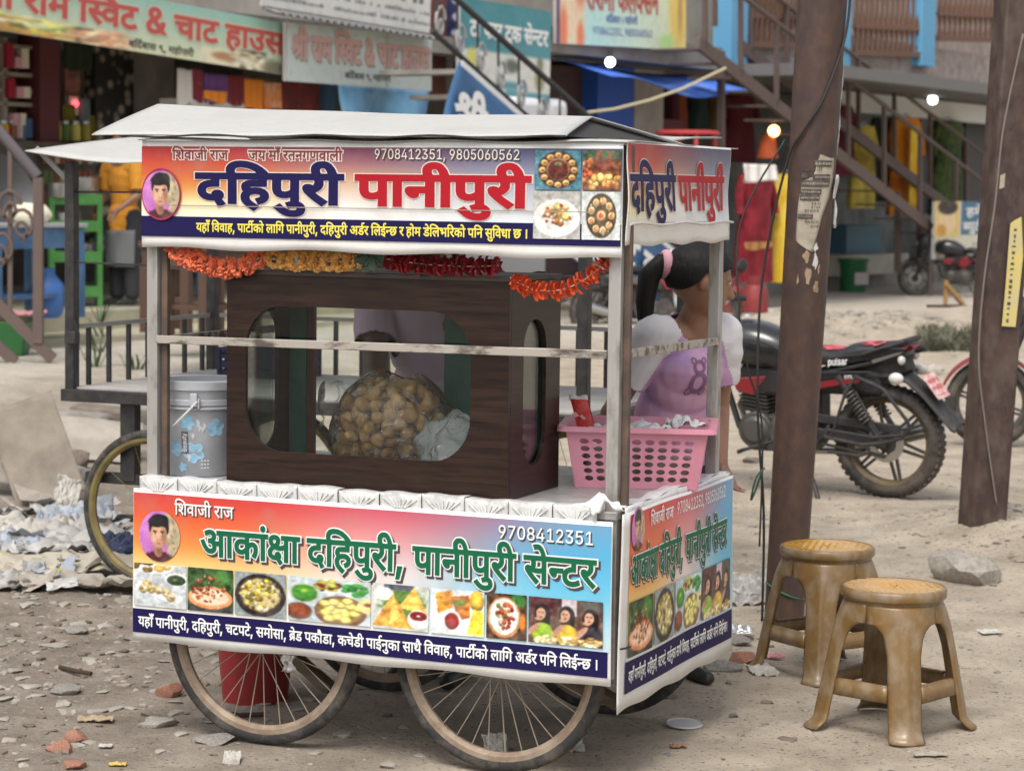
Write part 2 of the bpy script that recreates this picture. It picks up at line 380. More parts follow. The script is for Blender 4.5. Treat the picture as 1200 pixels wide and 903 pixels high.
# ------------------------------------------------------------------ helpers: lettering (outlines of Devanagari and Latin letters, packed)
FONT = {
58:[[122,189,80,197,50,220,40,255,48,287,71,307,104,314,129,311,156,300,191,276,250,309,273,335,291,366,301,402,305,443,302,478,292,508,276,532,254,551,228,562,199,566,180,565,153,552,145,542,138,516,142,495,156,472,186,454,208,447,270,440,253,370,196,378,149,394,112,418,87,447,71,480,66,517,70,549,82,577,102,600,129,618,163,628,204,632,264,622,318,594,358,546,373,516,384,440,380,395,369,353,350,312,324,276,292,246,254,221,341,134,414,43,350,-1,258,118,179,194],[591,551,591,0,510,0,510,551,421,551,421,622,695,622,695,551]],
57:[[571,551,467,551,467,0,387,0,387,165,324,132,297,124,233,118,198,120,137,139,89,174,70,198,57,224,46,286,52,339,72,383,104,418,146,444,196,459,264,464,354,454,349,381,274,391,221,388,188,379,162,364,143,343,131,318,127,287,131,256,141,231,158,212,206,191,268,191,324,210,387,260,387,551,0,551,0,622,571,622]],
66:[[170,551,170,0,89,0,89,551,0,551,0,622,273,622,273,551]],
32:[[653,551,653,0,572,0,572,370,378,373,420,329,448,276,456,247,456,189,438,141,404,107,360,87,310,80,275,83,209,110,177,135,147,169,88,264,31,401,102,426,133,344,165,276,198,222,232,184,268,161,306,153,326,155,358,170,370,184,379,227,376,256,348,310,327,335,273,377,302,441,572,441,572,551,0,551,0,622,757,622,757,551]],
68:[[-185,615,-211,682,-219,726,-215,789,-201,824,-178,854,-146,878,-107,891,-61,896,-23,893,10,883,39,868,64,845,108,778,127,734,163,622,273,622,273,551,170,551,170,0,89,0,89,551,0,551,0,622,87,622,49,736,28,776,5,803,-23,820,-57,825,-102,814,-130,782,-139,733,-135,691,-105,615]],
52:[[395,42,341,-12,230,87,138,181,75,256,46,305,42,352,55,376,67,385,104,393,134,388,159,373,181,349,224,380,238,399,254,443,254,498,239,551,0,551,0,622,424,622,424,551,320,551,334,494,334,423,326,392,298,341,254,300,167,254,272,146]],
51:[[595,622,595,551,491,551,491,0,410,0,410,179,343,146,316,138,253,132,197,139,148,159,108,192,75,237,52,291,38,353,106,375,147,407,157,430,160,457,155,493,123,551,0,551,0,622],[129,301,160,247,202,214,228,206,291,205,320,212,346,224,391,256,410,274,410,551,211,551,237,481,240,445,228,381,191,333]],
50:[[509,551,509,0,428,0,428,250,207,250,201,177,182,157,159,151,133,157,105,173,69,209,50,237,39,278,45,300,64,315,80,320,126,321,126,551,0,551,0,622,612,622,612,551],[428,551,207,551,207,321,428,321]],
5:[[-188,847,-182,872,-174,882,-163,890,-139,896,-114,890,-104,882,-95,872,-89,847,-95,822,-104,812,-114,803,-139,797,-163,803,-174,812,-182,822],[69,863,50,803,25,756,-8,722,-46,698,-89,685,-138,680,-184,685,-226,700,-264,724,-298,760,-327,806,-352,863,-283,887,-265,844,-223,782,-198,763,-169,751,-135,747,-100,751,-71,764,-49,784,-17,848,-5,889]],
40:[[481,551,481,0,400,0,400,328,254,327,200,322,164,309,137,284,126,237,130,205,142,173,163,142,191,111,271,40,217,-12,107,95,68,151,48,211,45,242,51,286,68,323,93,351,114,366,163,388,230,398,400,399,400,551,0,551,0,622,584,622,584,551]],
44:[[0,622,569,622,569,551,466,551,466,0,385,0,385,298,204,298,204,244,198,213,180,194,153,188,120,197,85,224,56,260,39,299,38,332,43,345,62,363,78,367,385,369,385,551,0,551]],
27:[[208,551,207,218,196,193,174,180,143,180,106,199,60,250,43,289,43,322,54,345,82,357,127,359,127,551,0,551,0,622,578,622,578,551,474,551,474,0,393,0,393,551]],
39:[[634,551,634,0,553,0,553,551,420,551,419,294,412,250,385,198,352,170,307,152,251,146,194,153,149,172,114,205,95,241,80,318,79,551,0,551,0,622,737,622,737,551],[249,217,280,221,304,231,328,261,336,288,339,551,160,551,160,329,167,276,178,251,195,233,218,221]],
54:[[0,551,0,622,693,622,693,551,589,551,589,0,508,0,508,355,462,351,429,334,413,319,382,276,356,208,279,232,311,313,263,342,228,352,184,350,164,343,136,313,128,294,128,246,148,198,210,126,309,40,255,-12,119,114,73,176,57,207,48,240,45,275,56,337,87,382,131,410,156,419,204,426,259,420,308,400,354,370,396,401,444,420,508,426,508,551]],
42:[[413,-58,342,73,259,69,202,78,149,98,124,112,83,151,56,204,48,236,46,272,53,325,86,385,126,419,153,433,216,450,295,456,295,551,0,551,0,622,534,622,534,551,376,551,376,385,260,382,191,365,159,344,148,331,138,317,127,282,130,229,144,200,166,174,197,155,237,144,312,141,306,176,308,197,315,214,341,234,373,240,399,237,421,229,438,216,458,181,459,142,446,112,410,86,438,36,480,-24]],
61:[[321,69,363,87,393,112,403,148,400,172,390,191,374,208,319,227,238,226,202,216,174,200,154,179,142,154,138,124,143,84,160,44,196,0,302,-89,248,-142,192,-96,108,-9,80,34,64,80,58,130,65,177,74,198,115,248,92,276,75,310,70,330,70,370,79,400,95,424,122,443,158,458,229,465,361,465,361,551,0,551,0,622,546,622,546,551,442,551,442,394,197,393,164,381,151,361,153,322,183,284,215,293,284,300,365,291,423,264,460,224,472,202,481,153,477,117,466,85,447,57,421,34,388,16,348,2]],
46:[[479,551,479,0,398,0,398,191,357,168,311,152,284,147,228,148,204,152,161,169,128,194,113,213,91,258,80,318,79,551,0,551,0,622,583,622,583,551],[398,551,160,551,160,344,165,289,177,256,208,227,263,217,314,225,360,249,398,280]],
69:[[-248,-12,-212,1,-136,11,-90,7,-51,-6,-20,-28,4,-56,17,-90,22,-129,17,-167,1,-201,-24,-229,-60,-251,-104,-264,-157,-268,-219,-263,-275,-248,-324,-222,-370,-188,-455,-100,-394,-57,-320,-136,-296,-155,-246,-182,-218,-190,-157,-196,-98,-188,-63,-163,-51,-122,-62,-86,-76,-73,-93,-64,-131,-57,-180,-62,-222,-79]],
5375:[[53,-175,96,102,196,102,120,-175]],
35:[[519,551,371,551,371,349,259,345,197,327,150,290,132,255,126,215,128,185,148,136,164,116,206,89,256,76,317,75,375,86,455,121,482,47,421,23,355,6,286,0,200,12,162,26,129,46,100,71,77,101,60,136,49,176,46,220,50,261,61,298,80,330,105,357,135,379,207,410,290,420,290,551,0,551,0,622,519,622]],
181:[[-190,615,-226,688,-238,738,-235,803,-220,836,-196,862,-163,881,-127,892,-85,896,-45,893,-9,885,21,872,-1,806,-37,821,-78,827,-103,825,-139,804,-158,769,-158,725,-146,682,-108,615]],
25:[[777,551,452,551,452,349,486,377,525,393,569,399,610,394,645,381,675,358,698,326,711,286,716,239,709,175,689,107,651,39,579,80,595,102,620,154,629,182,636,237,627,289,602,320,584,327,562,330,526,322,489,298,452,258,452,0,371,0,371,174,334,148,286,126,258,120,195,120,166,126,112,152,71,194,57,222,46,290,52,340,70,382,101,417,141,443,189,459,260,464,339,454,333,381,262,391,213,388,183,379,159,365,141,345,131,321,127,292,130,260,141,234,158,214,179,199,202,191,256,190,306,209,371,260,371,551,0,551,0,622,777,622]],
79:[[170,551,170,0,89,0,89,551,0,551,0,622,273,622,273,551],[90,615,48,740,19,788,3,804,-34,821,-70,823,-126,809,-150,882,-92,894,-25,893,7,885,60,850,106,784,146,681,165,615]],
9:[[470,218,465,175,450,141,424,114,392,95,354,84,312,80,257,87,206,108,159,144,115,196,71,267,29,356,100,382,129,316,160,260,193,214,228,180,265,160,305,153,329,155,367,170,388,203,391,227,382,273,356,312,338,330,318,347,260,341,255,411,296,415,328,423,352,435,377,471,380,494,370,533,340,555,302,562,256,558,171,525,146,594,210,620,266,631,346,628,386,615,418,593,441,565,454,532,459,495,452,447,429,407,392,375,412,355,507,350,594,363,594,551,521,551,521,622,779,622,779,551,675,551,675,0,594,0,594,290,515,279,455,282,463,262]],
37:[[358,222,300,215,248,197,218,217,169,263,151,290,141,319,138,370,147,400,163,424,208,451,277,464,401,465,401,551,0,551,0,622,592,622,592,551,482,551,482,394,265,393,232,381,219,361,217,347,223,318,261,277,326,292,409,290,450,277,485,256,512,228,529,194,534,154,529,112,512,75,485,44,447,19,397,5,337,0,274,5,215,20,162,44,112,76,66,114,25,158,86,207,163,132,202,106,244,88,337,74,401,83,440,109,453,152,450,173,442,191,410,214]],
12:[[271,222,213,215,161,197,131,217,82,263,64,290,54,319,51,370,60,400,76,424,121,451,190,464,314,465,314,551,0,551,0,622,505,622,505,551,395,551,395,394,178,393,145,381,132,361,130,347,136,318,174,277,239,292,322,290,363,277,398,256,425,228,442,194,447,154,442,114,429,80,406,52,374,30,335,14,289,4,415,-40,382,-110,273,-56,176,1,139,4,82,18,63,30,52,46,48,65,54,91,72,110,85,114,115,115,142,106,194,70,211,68,262,70,328,88,349,105,362,126,366,153,363,173,342,204,323,214],[293,615,258,688,245,738,248,803,263,836,288,862,320,881,356,892,398,896,438,893,474,885,504,872,482,806,446,821,405,827,380,825,344,804,325,769,324,725,336,682,375,615]],
202:[[0,622,373,622,373,551,0,551],[204,298,202,227,190,202,180,194,153,188,120,197,85,224,45,280,39,299,38,332,50,355,62,363,98,369,385,369,385,298]],
31:[[296,70,346,74,392,84,436,102,475,125,509,154,536,187,557,225,570,266,574,310,564,366,534,405,512,416,467,417,438,401,430,388,424,358,436,318,450,300,472,285,535,261,502,198,453,215,414,237,384,262,363,291,351,322,347,356,359,414,374,438,396,458,422,472,455,481,455,551,0,551,0,622,715,622,715,551,535,551,535,477,567,465,595,447,620,422,638,391,649,353,653,308,642,232,609,160,556,96,486,45,398,12,349,3,296,0,237,5,188,18,150,42,123,72,106,107,101,147,108,190,132,231,84,263,53,306,43,359,48,396,63,427,88,451,121,469,160,479,218,483,288,473,282,404,226,415,163,408,134,386,124,350,126,332,134,317,146,305,181,287,202,281,243,289,308,287,302,217,276,218,224,210,192,187,182,148,185,124,196,104,213,89,236,78]],
75:[[-169,615,-210,740,-240,788,-256,804,-293,821,-329,823,-385,809,-409,882,-351,894,-284,893,-252,885,-199,850,-154,784,-113,681,-94,615]],
49:[[174,632,220,627,259,613,291,586,312,554,327,507,331,475,332,321,533,321,533,551,402,551,402,622,717,622,717,551,614,551,614,0,533,0,533,250,332,250,326,177,307,157,283,151,257,157,229,173,183,223,165,265,170,300,189,315,204,320,253,321,251,479,239,527,216,555,195,565,169,568,152,567,128,555,116,534,117,504,124,489,138,478,157,469,218,460,210,389,163,396,124,408,90,426,66,450,51,481,46,520,50,556,63,584,84,606,141,629]],
60:[[587,551,587,0,506,0,506,266,428,252,352,252,292,258,212,277,167,253,264,146,380,42,326,-12,220,87,133,181,60,275,42,317,40,340,47,364,55,376,83,391,104,393,134,388,148,382,181,350,194,364,210,398,217,458,215,495,201,551,0,551,0,622,691,622,691,551],[369,322,440,326,506,339,506,551,281,551,296,495,297,431,281,365,262,333]],
43:[[630,551,526,551,526,0,445,0,445,150,378,116,319,104,283,103,235,108,193,121,158,144,132,173,116,209,112,269,127,319,148,348,93,380,72,402,55,427,45,458,42,493,47,531,60,564,83,592,113,614,147,628,187,632,220,629,250,620,276,604,295,583,307,559,311,531,307,500,293,471,271,443,210,482,222,496,230,519,226,545,212,562,184,568,150,558,125,530,118,511,116,489,123,452,156,416,223,397,265,404,333,402,326,332,267,331,241,324,204,297,194,277,194,229,204,209,220,193,264,175,326,175,356,183,405,210,445,245,445,551,383,551,383,622,630,622]],
104:[[194,622,275,622,275,0,194,0]],
10:[[470,218,465,175,450,141,424,114,392,95,354,84,312,80,257,87,206,108,159,144,115,196,71,267,29,356,100,382,129,316,160,260,193,214,228,180,265,160,305,153,329,155,367,170,388,203,391,227,382,273,356,312,338,330,318,347,260,341,255,411,296,415,328,423,352,435,377,471,380,494,370,533,340,555,302,562,256,558,171,525,146,594,210,620,266,631,346,628,386,615,418,593,441,565,454,532,459,495,452,447,429,407,392,375,412,355,507,350,594,363,594,551,521,551,521,622,1038,622,1038,551,934,551,934,0,853,0,853,551,675,551,675,0,594,0,594,290,515,279,455,282,463,262]],
6:[[-185,772,-178,801,-168,813,-144,828,-130,830,-115,828,-91,813,-82,801,-75,772,-82,743,-91,731,-115,716,-130,714,-144,716,-168,731,-178,743]],
179:[[623,551,623,0,542,0,542,325,476,302,390,293,327,297,225,326,172,288,139,252,128,208,132,181,158,143,194,126,269,121,263,157,265,176,272,191,297,210,328,216,353,213,391,190,411,154,412,119,400,92,365,66,448,-24,390,-65,338,-4,298,53,245,50,173,59,113,86,71,126,57,151,46,205,50,240,61,270,105,320,164,361,137,381,97,426,84,450,77,478,74,507,78,540,92,570,114,596,145,616,184,628,231,632,270,629,306,619,338,603,362,580,377,551,382,515,372,458,342,413,295,373,336,366,409,365,464,374,491,383,542,411,542,551,453,551,453,622,727,622,727,551],[153,502,155,481,174,442,207,411,228,399,270,433,295,468,303,506,301,521,286,548,272,558,229,566,208,564,174,549,155,521]],
30:[[649,551,545,551,545,0,465,0,465,165,403,133,349,120,269,123,227,137,190,161,163,193,146,231,141,275,147,312,163,345,185,371,38,369,38,441,389,440,382,370,314,367,256,346,237,327,225,303,221,274,224,248,234,226,270,198,317,188,349,190,377,198,425,225,465,260,465,551,0,551,0,622,649,622]],
276:[[57,41,204,124,160,134,122,152,90,176,66,207,51,244,46,286,53,339,73,383,106,418,151,444,204,459,275,464,369,454,363,385,285,395,230,392,365,224,401,256,401,551,0,551,0,622,585,622,585,551,482,551,482,0,401,0,401,168,104,-24],[127,287,131,255,142,229,160,210,184,195,242,184,308,195,168,370,145,348,132,321]],
80:[[170,551,170,0,89,0,89,551,0,551,0,622,273,622,273,551],[80,615,30,674,-14,698,-74,702,-143,682,-169,751,-137,763,-86,772,-38,771,13,752,55,716,72,692,76,694,50,753,10,805,-4,815,-37,826,-72,827,-127,813,-150,882,-92,894,-25,893,7,885,60,850,106,784,146,681,165,615]],
41:[[553,551,553,0,472,0,472,180,403,146,375,138,308,132,254,137,206,154,164,180,128,218,101,265,83,322,140,337,185,356,216,378,238,403,251,433,255,467,252,498,245,523,214,557,171,568,155,567,130,556,121,547,114,521,123,492,150,472,195,461,187,391,147,399,84,430,63,454,50,483,46,519,50,553,62,581,82,604,138,629,172,632,199,630,250,614,274,601,312,561,325,535,336,469,332,423,318,383,296,349,266,320,228,295,182,274,215,234,234,220,282,205,314,203,347,205,403,223,472,275,472,551,390,551,390,622,656,622,656,551]],
76:[[-179,615,-228,674,-272,698,-333,702,-402,682,-428,751,-396,763,-345,772,-297,771,-246,752,-204,716,-187,692,-183,694,-209,753,-249,805,-263,815,-296,826,-331,827,-386,813,-409,882,-351,894,-284,893,-252,885,-199,850,-154,784,-113,681,-94,615]],
284:[[243,40,195,107,447,258,342,284,257,314,76,202,28,270,183,354,127,404,98,452,89,503,94,537,108,567,132,594,163,615,202,628,247,632,288,628,325,616,356,596,380,569,394,537,399,500,397,472,376,422,360,400,319,361,423,330,537,310,537,551,461,551,461,622,722,622,722,551,618,551,618,0,537,0,537,234],[168,497,185,446,221,410,248,393,300,442,310,460,318,500,316,521,298,550,283,559,244,566,225,564,192,549,178,536]],
215:[[369,322,478,332,486,260,435,253,352,252,292,258,212,277,167,253,264,146,380,42,326,-12,220,87,133,181,60,275,42,317,40,340,47,364,55,376,83,391,104,393,134,388,148,382,181,350,194,364,210,398,217,458,215,495,201,551,0,551,0,622,403,622,403,551,281,551,296,495,297,431,281,365,262,333]],
5425:[[283,-10,196,2,159,17,127,37,100,61,63,120,51,190,59,248,70,272,103,317,174,378,329,493,358,523,372,548,376,579,374,601,366,620,336,649,291,659,257,654,242,647,218,629,210,616,203,603,198,570,211,518,231,484,293,406,628,0,522,0,177,416,128,490,118,515,110,570,112,601,132,655,169,698,194,713,222,725,288,734,354,725,382,713,427,679,455,632,462,606,465,578,459,536,432,480,403,448,196,289,159,249,149,230,141,187,143,164,158,124,187,93,206,82,251,69,305,69,360,85,410,115,452,159,469,186,493,248,501,321,585,321,578,236,557,174,531,129,478,67,423,24,389,9,318,-8]],
13:[[0,622,563,622,563,551,453,551,471,524,481,495,485,464,476,409,450,364,406,328,451,281,470,254,496,190,497,120,489,92,460,47,439,30,388,8,328,0,291,3,220,30,186,55,120,130,89,181,29,313,100,338,140,242,184,164,234,108,262,89,290,78,320,74,346,76,388,92,402,108,411,131,412,187,404,212,375,258,329,301,264,294,259,364,341,376,368,390,388,409,400,433,404,463,397,500,389,516,351,551,0,551]],
48:[[585,551,482,551,482,0,401,0,401,165,336,132,308,124,241,118,205,120,140,139,90,174,71,198,57,224,46,286,53,339,73,383,106,418,151,444,204,459,275,464,369,454,363,385,285,395,230,392,365,224,401,256,401,551,0,551,0,622,585,622],[127,287,131,255,142,229,160,210,184,195,242,184,308,195,168,370,145,348,132,321]],
115:[[71,470,80,526,107,575,150,610,177,622,240,632,288,627,328,611,362,586,387,551,402,511,407,465,403,424,391,389,372,358,345,334,311,317,271,307,460,158,482,139,512,99,525,57,526,14,514,-24,480,-79,416,-30,441,10,443,47,436,69,418,91,133,330,91,386,73,441],[151,464,162,415,175,396,193,382,237,371,262,374,284,383,302,398,315,418,326,467,316,515,302,534,285,549,264,558,240,561,194,549,176,534,162,515]],
521:[[341,-12,232,95,211,123,180,180,173,211,171,260,190,307,210,329,38,327,38,399,511,399,511,551,0,551,0,622,696,622,696,551,592,551,592,0,511,0,511,328,395,328,320,322,288,309,261,283,251,237,255,205,267,173,316,111,395,40]],
47:[[460,551,460,349,514,386,555,398,619,394,654,381,684,358,707,326,720,286,723,208,710,141,698,107,660,39,588,80,617,127,638,182,645,237,643,266,636,289,610,320,570,330,534,322,498,298,460,257,460,0,379,0,379,193,343,170,300,152,248,146,222,148,198,152,156,171,139,183,110,217,90,262,80,318,79,551,0,551,0,622,786,622,786,551],[160,551,161,327,166,281,178,252,204,227,224,220,274,219,321,234,379,278,379,551]],
183:[[618,551,452,551,452,334,484,352,520,364,631,368,631,297,528,293,490,279,452,253,452,0,371,0,371,174,334,148,286,126,258,120,195,120,166,126,112,152,71,194,57,222,46,290,52,340,70,382,101,417,141,443,189,459,260,464,339,454,333,381,262,391,213,388,183,379,159,365,141,345,131,321,127,292,130,260,141,234,158,214,179,199,202,191,256,190,306,209,371,260,371,551,0,551,0,622,618,622]],
111:[[477,-67,416,50,348,208,284,208,202,226,154,253,134,272,103,321,86,388,84,428,90,493,109,564,143,632,227,611,182,516,166,451,168,374,180,339,199,312,227,292,263,280,326,277,320,313,322,333,330,349,357,370,391,377,436,366,465,336,475,298,468,262,448,237,418,221,500,48,549,-35]],
205:[[0,622,416,622,416,551,0,551],[439,193,385,156,320,128,241,118,171,127,113,155,71,198,57,224,49,254,46,286,53,339,73,383,106,418,151,444,204,459,265,464,369,454,363,385,285,395,230,392,365,225,401,256],[127,287,131,255,142,229,160,210,184,195,242,184,308,195,168,370,145,348,132,321]],
5374:[[324,737,367,734,407,724,443,707,476,683,503,655,542,583,552,542,553,461,533,387,487,297,287,0,187,0,430,355,439,355,422,329,397,307,349,285,312,281,270,284,231,293,197,308,166,329,141,355,120,386,105,421,96,461,96,547,106,588,123,624,145,657,173,684,205,707,241,724,281,734],[324,658,273,649,230,623,199,583,189,559,181,504,189,448,213,402,230,384,273,359,324,350,351,352,398,369,435,402,459,447,467,502,465,531,449,583,418,623,376,649]],
5366:[[139,0,462,646,89,646,89,728,559,728,559,641,236,0]],
5359:[[324,-10,273,-5,227,10,186,34,151,68,122,110,99,162,83,221,73,288,69,363,73,438,83,505,100,565,123,616,152,659,187,693,227,718,273,732,324,737,375,732,421,718,462,693,497,659,526,616,549,565,566,505,576,438,579,363,576,288,566,221,549,162,526,110,498,68,463,34,422,10,376,-5],[324,71,358,75,388,87,415,106,437,132,456,165,482,252,490,363,482,475,471,522,437,596,415,622,388,641,358,653,324,657,291,653,260,641,234,622,211,596,177,522,160,422,158,363,167,252,192,165,211,132,234,106,260,87,291,75]],
5367:[[324,-10,233,2,194,16,129,60,88,120,78,155,74,193,82,252,107,303,124,325,166,360,216,378,216,382,183,394,155,414,132,441,114,473,104,507,101,544,104,580,113,613,129,643,151,670,208,712,282,735,324,737,365,735,438,712,496,670,533,613,543,580,546,544,543,507,532,473,515,441,492,414,464,394,432,382,432,378,481,360,503,344,541,303,565,252,574,193,570,155,560,120,542,88,518,60,453,16,371,-7],[324,71,382,78,407,87,447,113,472,151,481,198,472,248,445,289,404,319,380,329,324,336,267,329,242,319,201,289,175,248,166,198,174,151,199,113,239,87,264,78],[324,414,371,421,392,429,426,455,449,492,455,514,455,560,440,601,412,631,372,651,349,656,298,656,275,651,235,631,207,601,192,560,192,514,207,473,236,441,276,421]],
5372:[[59,148,59,224,349,728,440,728,157,229,589,229,589,148],[402,0,402,454,490,454,490,0]],
5360:[[110,0,110,78,560,78,560,0],[396,728,396,0,305,0,305,642,124,511,124,611,282,728]],
5361:[[92,0,92,67,401,406,442,469,456,533,448,579,424,616,389,642,344,655,292,655,247,640,228,627,212,611,190,571,183,521,94,521,107,600,124,634,173,690,241,725,280,734,363,734,401,725,436,710,493,666,515,637,531,605,540,571,543,534,542,508,529,457,501,403,453,339,220,87,220,82,556,82,556,0]],
5371:[[310,-10,227,0,189,13,125,53,100,79,80,110,67,145,61,184,156,184,169,140,196,107,236,84,284,73,340,73,391,87,413,99,448,132,466,178,468,206,460,255,435,299,392,332,362,343,327,350,226,352,226,426,410,640,410,646,97,646,97,728,532,728,532,660,303,396,303,411,353,412,399,406,440,392,475,372,505,346,529,316,547,281,557,244,561,205,557,165,546,128,528,94,504,64,475,39,440,18,400,2,357,-7]],
5364:[[315,-10,236,1,169,34,142,57,103,115,92,148,87,184,177,184,188,144,199,126,229,97,248,86,292,73,344,74,394,92,415,108,448,149,465,201,465,261,447,315,431,338,391,373,366,385,310,395,264,390,220,376,185,356,98,367,141,728,524,728,524,646,219,646,194,434,255,464,302,475,359,474,419,458,470,427,511,384,541,330,556,267,555,188,544,146,527,108,503,74,474,45,402,4,361,-6]],
5373:[[324,-10,281,-6,241,4,205,21,172,44,145,73,123,106,106,144,96,186,95,266,115,341,161,430,361,728,461,728,218,373,209,373,226,398,251,420,281,437,317,446,378,444,417,435,451,419,482,398,528,342,543,306,552,267,552,180,542,140,525,104,503,71,475,43,407,4,367,-6],[324,70,376,79,398,90,435,123,459,169,467,224,459,280,435,325,398,358,376,369,324,377,272,369,230,344,199,305,189,281,181,226,189,170,213,123,250,90,272,79]],
4065:[[88,0,88,728,394,725,435,716,471,701,502,682,545,632,567,569,569,535,562,479,541,438,509,409,450,382,450,375,496,364,540,335,575,291,588,262,598,194,595,159,573,95,553,68,526,45,494,26,454,11,354,0],[181,82,352,82,403,86,443,97,472,115,492,138,504,165,506,219,490,262,458,298,437,312,386,328,181,330],[181,408,366,410,390,415,431,435,462,467,478,509,477,563,466,589,448,613,421,631,387,642,181,646]],
4614:[[307,-12,256,-8,211,4,170,23,135,50,105,83,82,122,65,166,54,215,51,269,54,322,64,372,81,417,104,456,133,489,167,517,206,537,249,549,296,553,354,546,409,527,459,492,480,468,514,408,525,370,534,280,534,243,110,243,110,317,487,317,446,290,438,356,416,411,379,451,355,464,296,475,265,472,237,464,212,450,172,412,148,361,142,333,142,217,161,152,196,105,246,76,275,69,328,67,366,76,398,92,423,117,440,150,525,127,501,77,461,35,436,19,376,-4]],
4507:[[230,-13,165,-4,136,7,87,41,55,91,47,121,44,155,52,210,76,250,112,278,133,288,206,308,355,329,382,337,395,354,391,410,374,441,346,463,282,476,235,470,198,455,170,433,144,396,60,423,94,480,116,501,167,531,223,548,280,553,320,550,388,532,430,505,448,486,475,434,484,360,484,0,398,0,398,74,392,74,375,48,330,11,286,-7],[245,65,303,73,328,84,365,114,389,154,395,175,396,273,384,265,347,255,212,234,176,221,149,200,134,170,132,151,139,117,147,104,171,82,187,75]],
4915:[[262,-7,195,3,165,16,118,56,100,84,87,118,77,199,77,546,165,546,165,207,169,168,180,135,198,108,223,88,253,76,289,72,314,74,359,89,394,119,418,163,426,219,426,546,514,546,514,0,429,0,429,132,441,132,422,86,398,50,369,24,336,7,301,-3]],
4889:[[292,546,292,471,10,471,10,546],[92,676,180,676,181,119,195,88,207,79,244,71,289,77,307,3,298,0,242,-7,198,-3,161,10,131,31,109,59,96,93,92,135]],
4998:[[68,-198,91,-122,134,-129,176,-117,200,-91,210,-72,235,-3,26,546,123,546,239,222,297,25,265,25,311,189,440,546,536,546,296,-82,271,-133,240,-170,222,-184,181,-202,118,-208]],
4843:[[77,-204,77,546,162,546,162,458,172,458,210,510,269,545,330,553,374,549,414,538,450,519,483,493,510,460,532,421,548,376,558,327,562,271,549,166,532,121,510,82,483,49,451,23,414,4,374,-8,298,-10,247,6,211,32,172,84,165,84,165,-204],[317,67,350,70,378,79,403,94,424,115,455,169,470,236,472,272,465,343,442,403,425,427,404,447,379,462,350,471,317,474,257,463,212,430,181,378,166,311,164,272,172,198,195,137,234,93,258,79,286,70]],
4751:[[200,-4,162,0,131,11,108,29,91,54,81,85,77,121,77,728,165,728,166,120,174,90,182,82,210,75,246,79,263,4]],
4871:[[263,-12,193,-4,135,17,91,53,74,76,53,132,136,152,146,125,180,86,231,68,262,65,328,76,372,107,383,127,385,166,367,195,351,207,307,223,171,258,134,277,105,299,85,326,73,357,69,394,72,424,81,451,115,499,139,517,200,544,271,553,339,545,392,523,431,490,446,469,468,421,388,401,367,438,330,467,304,475,241,476,191,456,173,439,162,420,158,399,168,364,180,350,221,329,333,301,378,287,414,269,442,247,462,220,474,189,478,154,475,123,466,95,430,45,375,10,341,-2]],
4852:[[77,0,77,546,162,546,162,462,168,462,199,510,249,543,310,554,354,552,354,464,301,469,253,461,212,440,183,407,167,366,165,342,165,0]],
4084:[[315,0,139,0,139,82,365,86,414,97,456,116,492,142,521,174,543,213,559,258,569,309,572,365,569,421,560,471,544,515,522,554,493,586,459,612,418,631,371,642,318,646,135,646,135,728,324,728,392,723,452,708,506,684,552,651,591,609,622,559,644,502,658,437,662,365,658,293,644,228,622,170,590,119,551,77,503,44,448,20,385,5],[181,728,181,0,88,0,88,728]],
4411:[[48,646,48,728,598,728,598,646,370,646,370,0,277,0,277,646]],
4397:[[321,-13,271,-10,225,-1,184,13,149,32,118,56,75,116,63,151,57,190,152,190,166,142,197,107,241,83,293,72,353,72,409,86,455,114,484,152,495,200,492,222,486,241,460,271,400,302,208,362,163,386,126,414,99,448,83,487,77,533,81,572,92,608,110,640,135,669,165,693,239,726,327,737,415,726,454,712,488,693,541,643,571,579,575,544,484,544,476,577,459,604,434,626,402,642,365,652,294,654,242,640,220,628,187,598,176,579,167,537,178,493,191,476,227,449,306,419,444,378,511,342,549,306,564,284,576,259,585,198,582,160,571,124,554,91,530,61,500,36,464,15,422,0,374,-10]],
5392:[[482,351,482,270,163,270,163,351]],
4689:[[77,0,77,546,165,546,165,0],[122,635,91,643,69,664,63,678,63,709,69,723,91,744,106,750,138,750,152,744,175,723,181,709,183,693,175,664,152,643]],
2840:[[89,551,0,551,0,622,80,622,60,669,53,724,59,773,79,814,111,849,157,875,219,891,297,896,416,888,526,862,627,820,718,763,801,695,875,615,764,615,625,731,477,801,319,824,263,821,216,811,180,794,155,772,139,746,135,695,150,647,165,622,306,622,306,551,170,551,170,0,89,0]],
2720:[[89,551,0,551,0,622,80,622,56,686,53,724,59,773,79,814,111,849,155,875,210,891,275,896,374,888,466,862,549,820,625,763,694,695,755,615,663,615,547,731,424,801,294,824,247,821,207,811,176,794,152,772,139,746,135,695,150,647,165,622,283,622,283,551,170,551,170,0,89,0]],
2750:[[89,551,0,551,0,622,80,622,60,669,53,724,59,773,79,814,111,849,156,875,212,891,281,896,385,888,481,862,568,820,648,763,721,695,785,615,688,615,567,731,437,801,300,824,251,821,209,811,177,794,153,772,139,746,135,695,150,647,165,622,289,622,289,551,170,551,170,0,89,0]],
2570:[[89,551,0,551,0,622,80,622,56,686,53,724,59,773,79,814,111,849,152,875,198,891,248,896,322,888,390,862,452,820,508,763,559,695,605,615,537,615,451,731,359,801,262,824,226,821,196,811,170,794,150,772,138,746,135,695,150,647,165,622,254,622,254,551,170,551,170,0,89,0]],
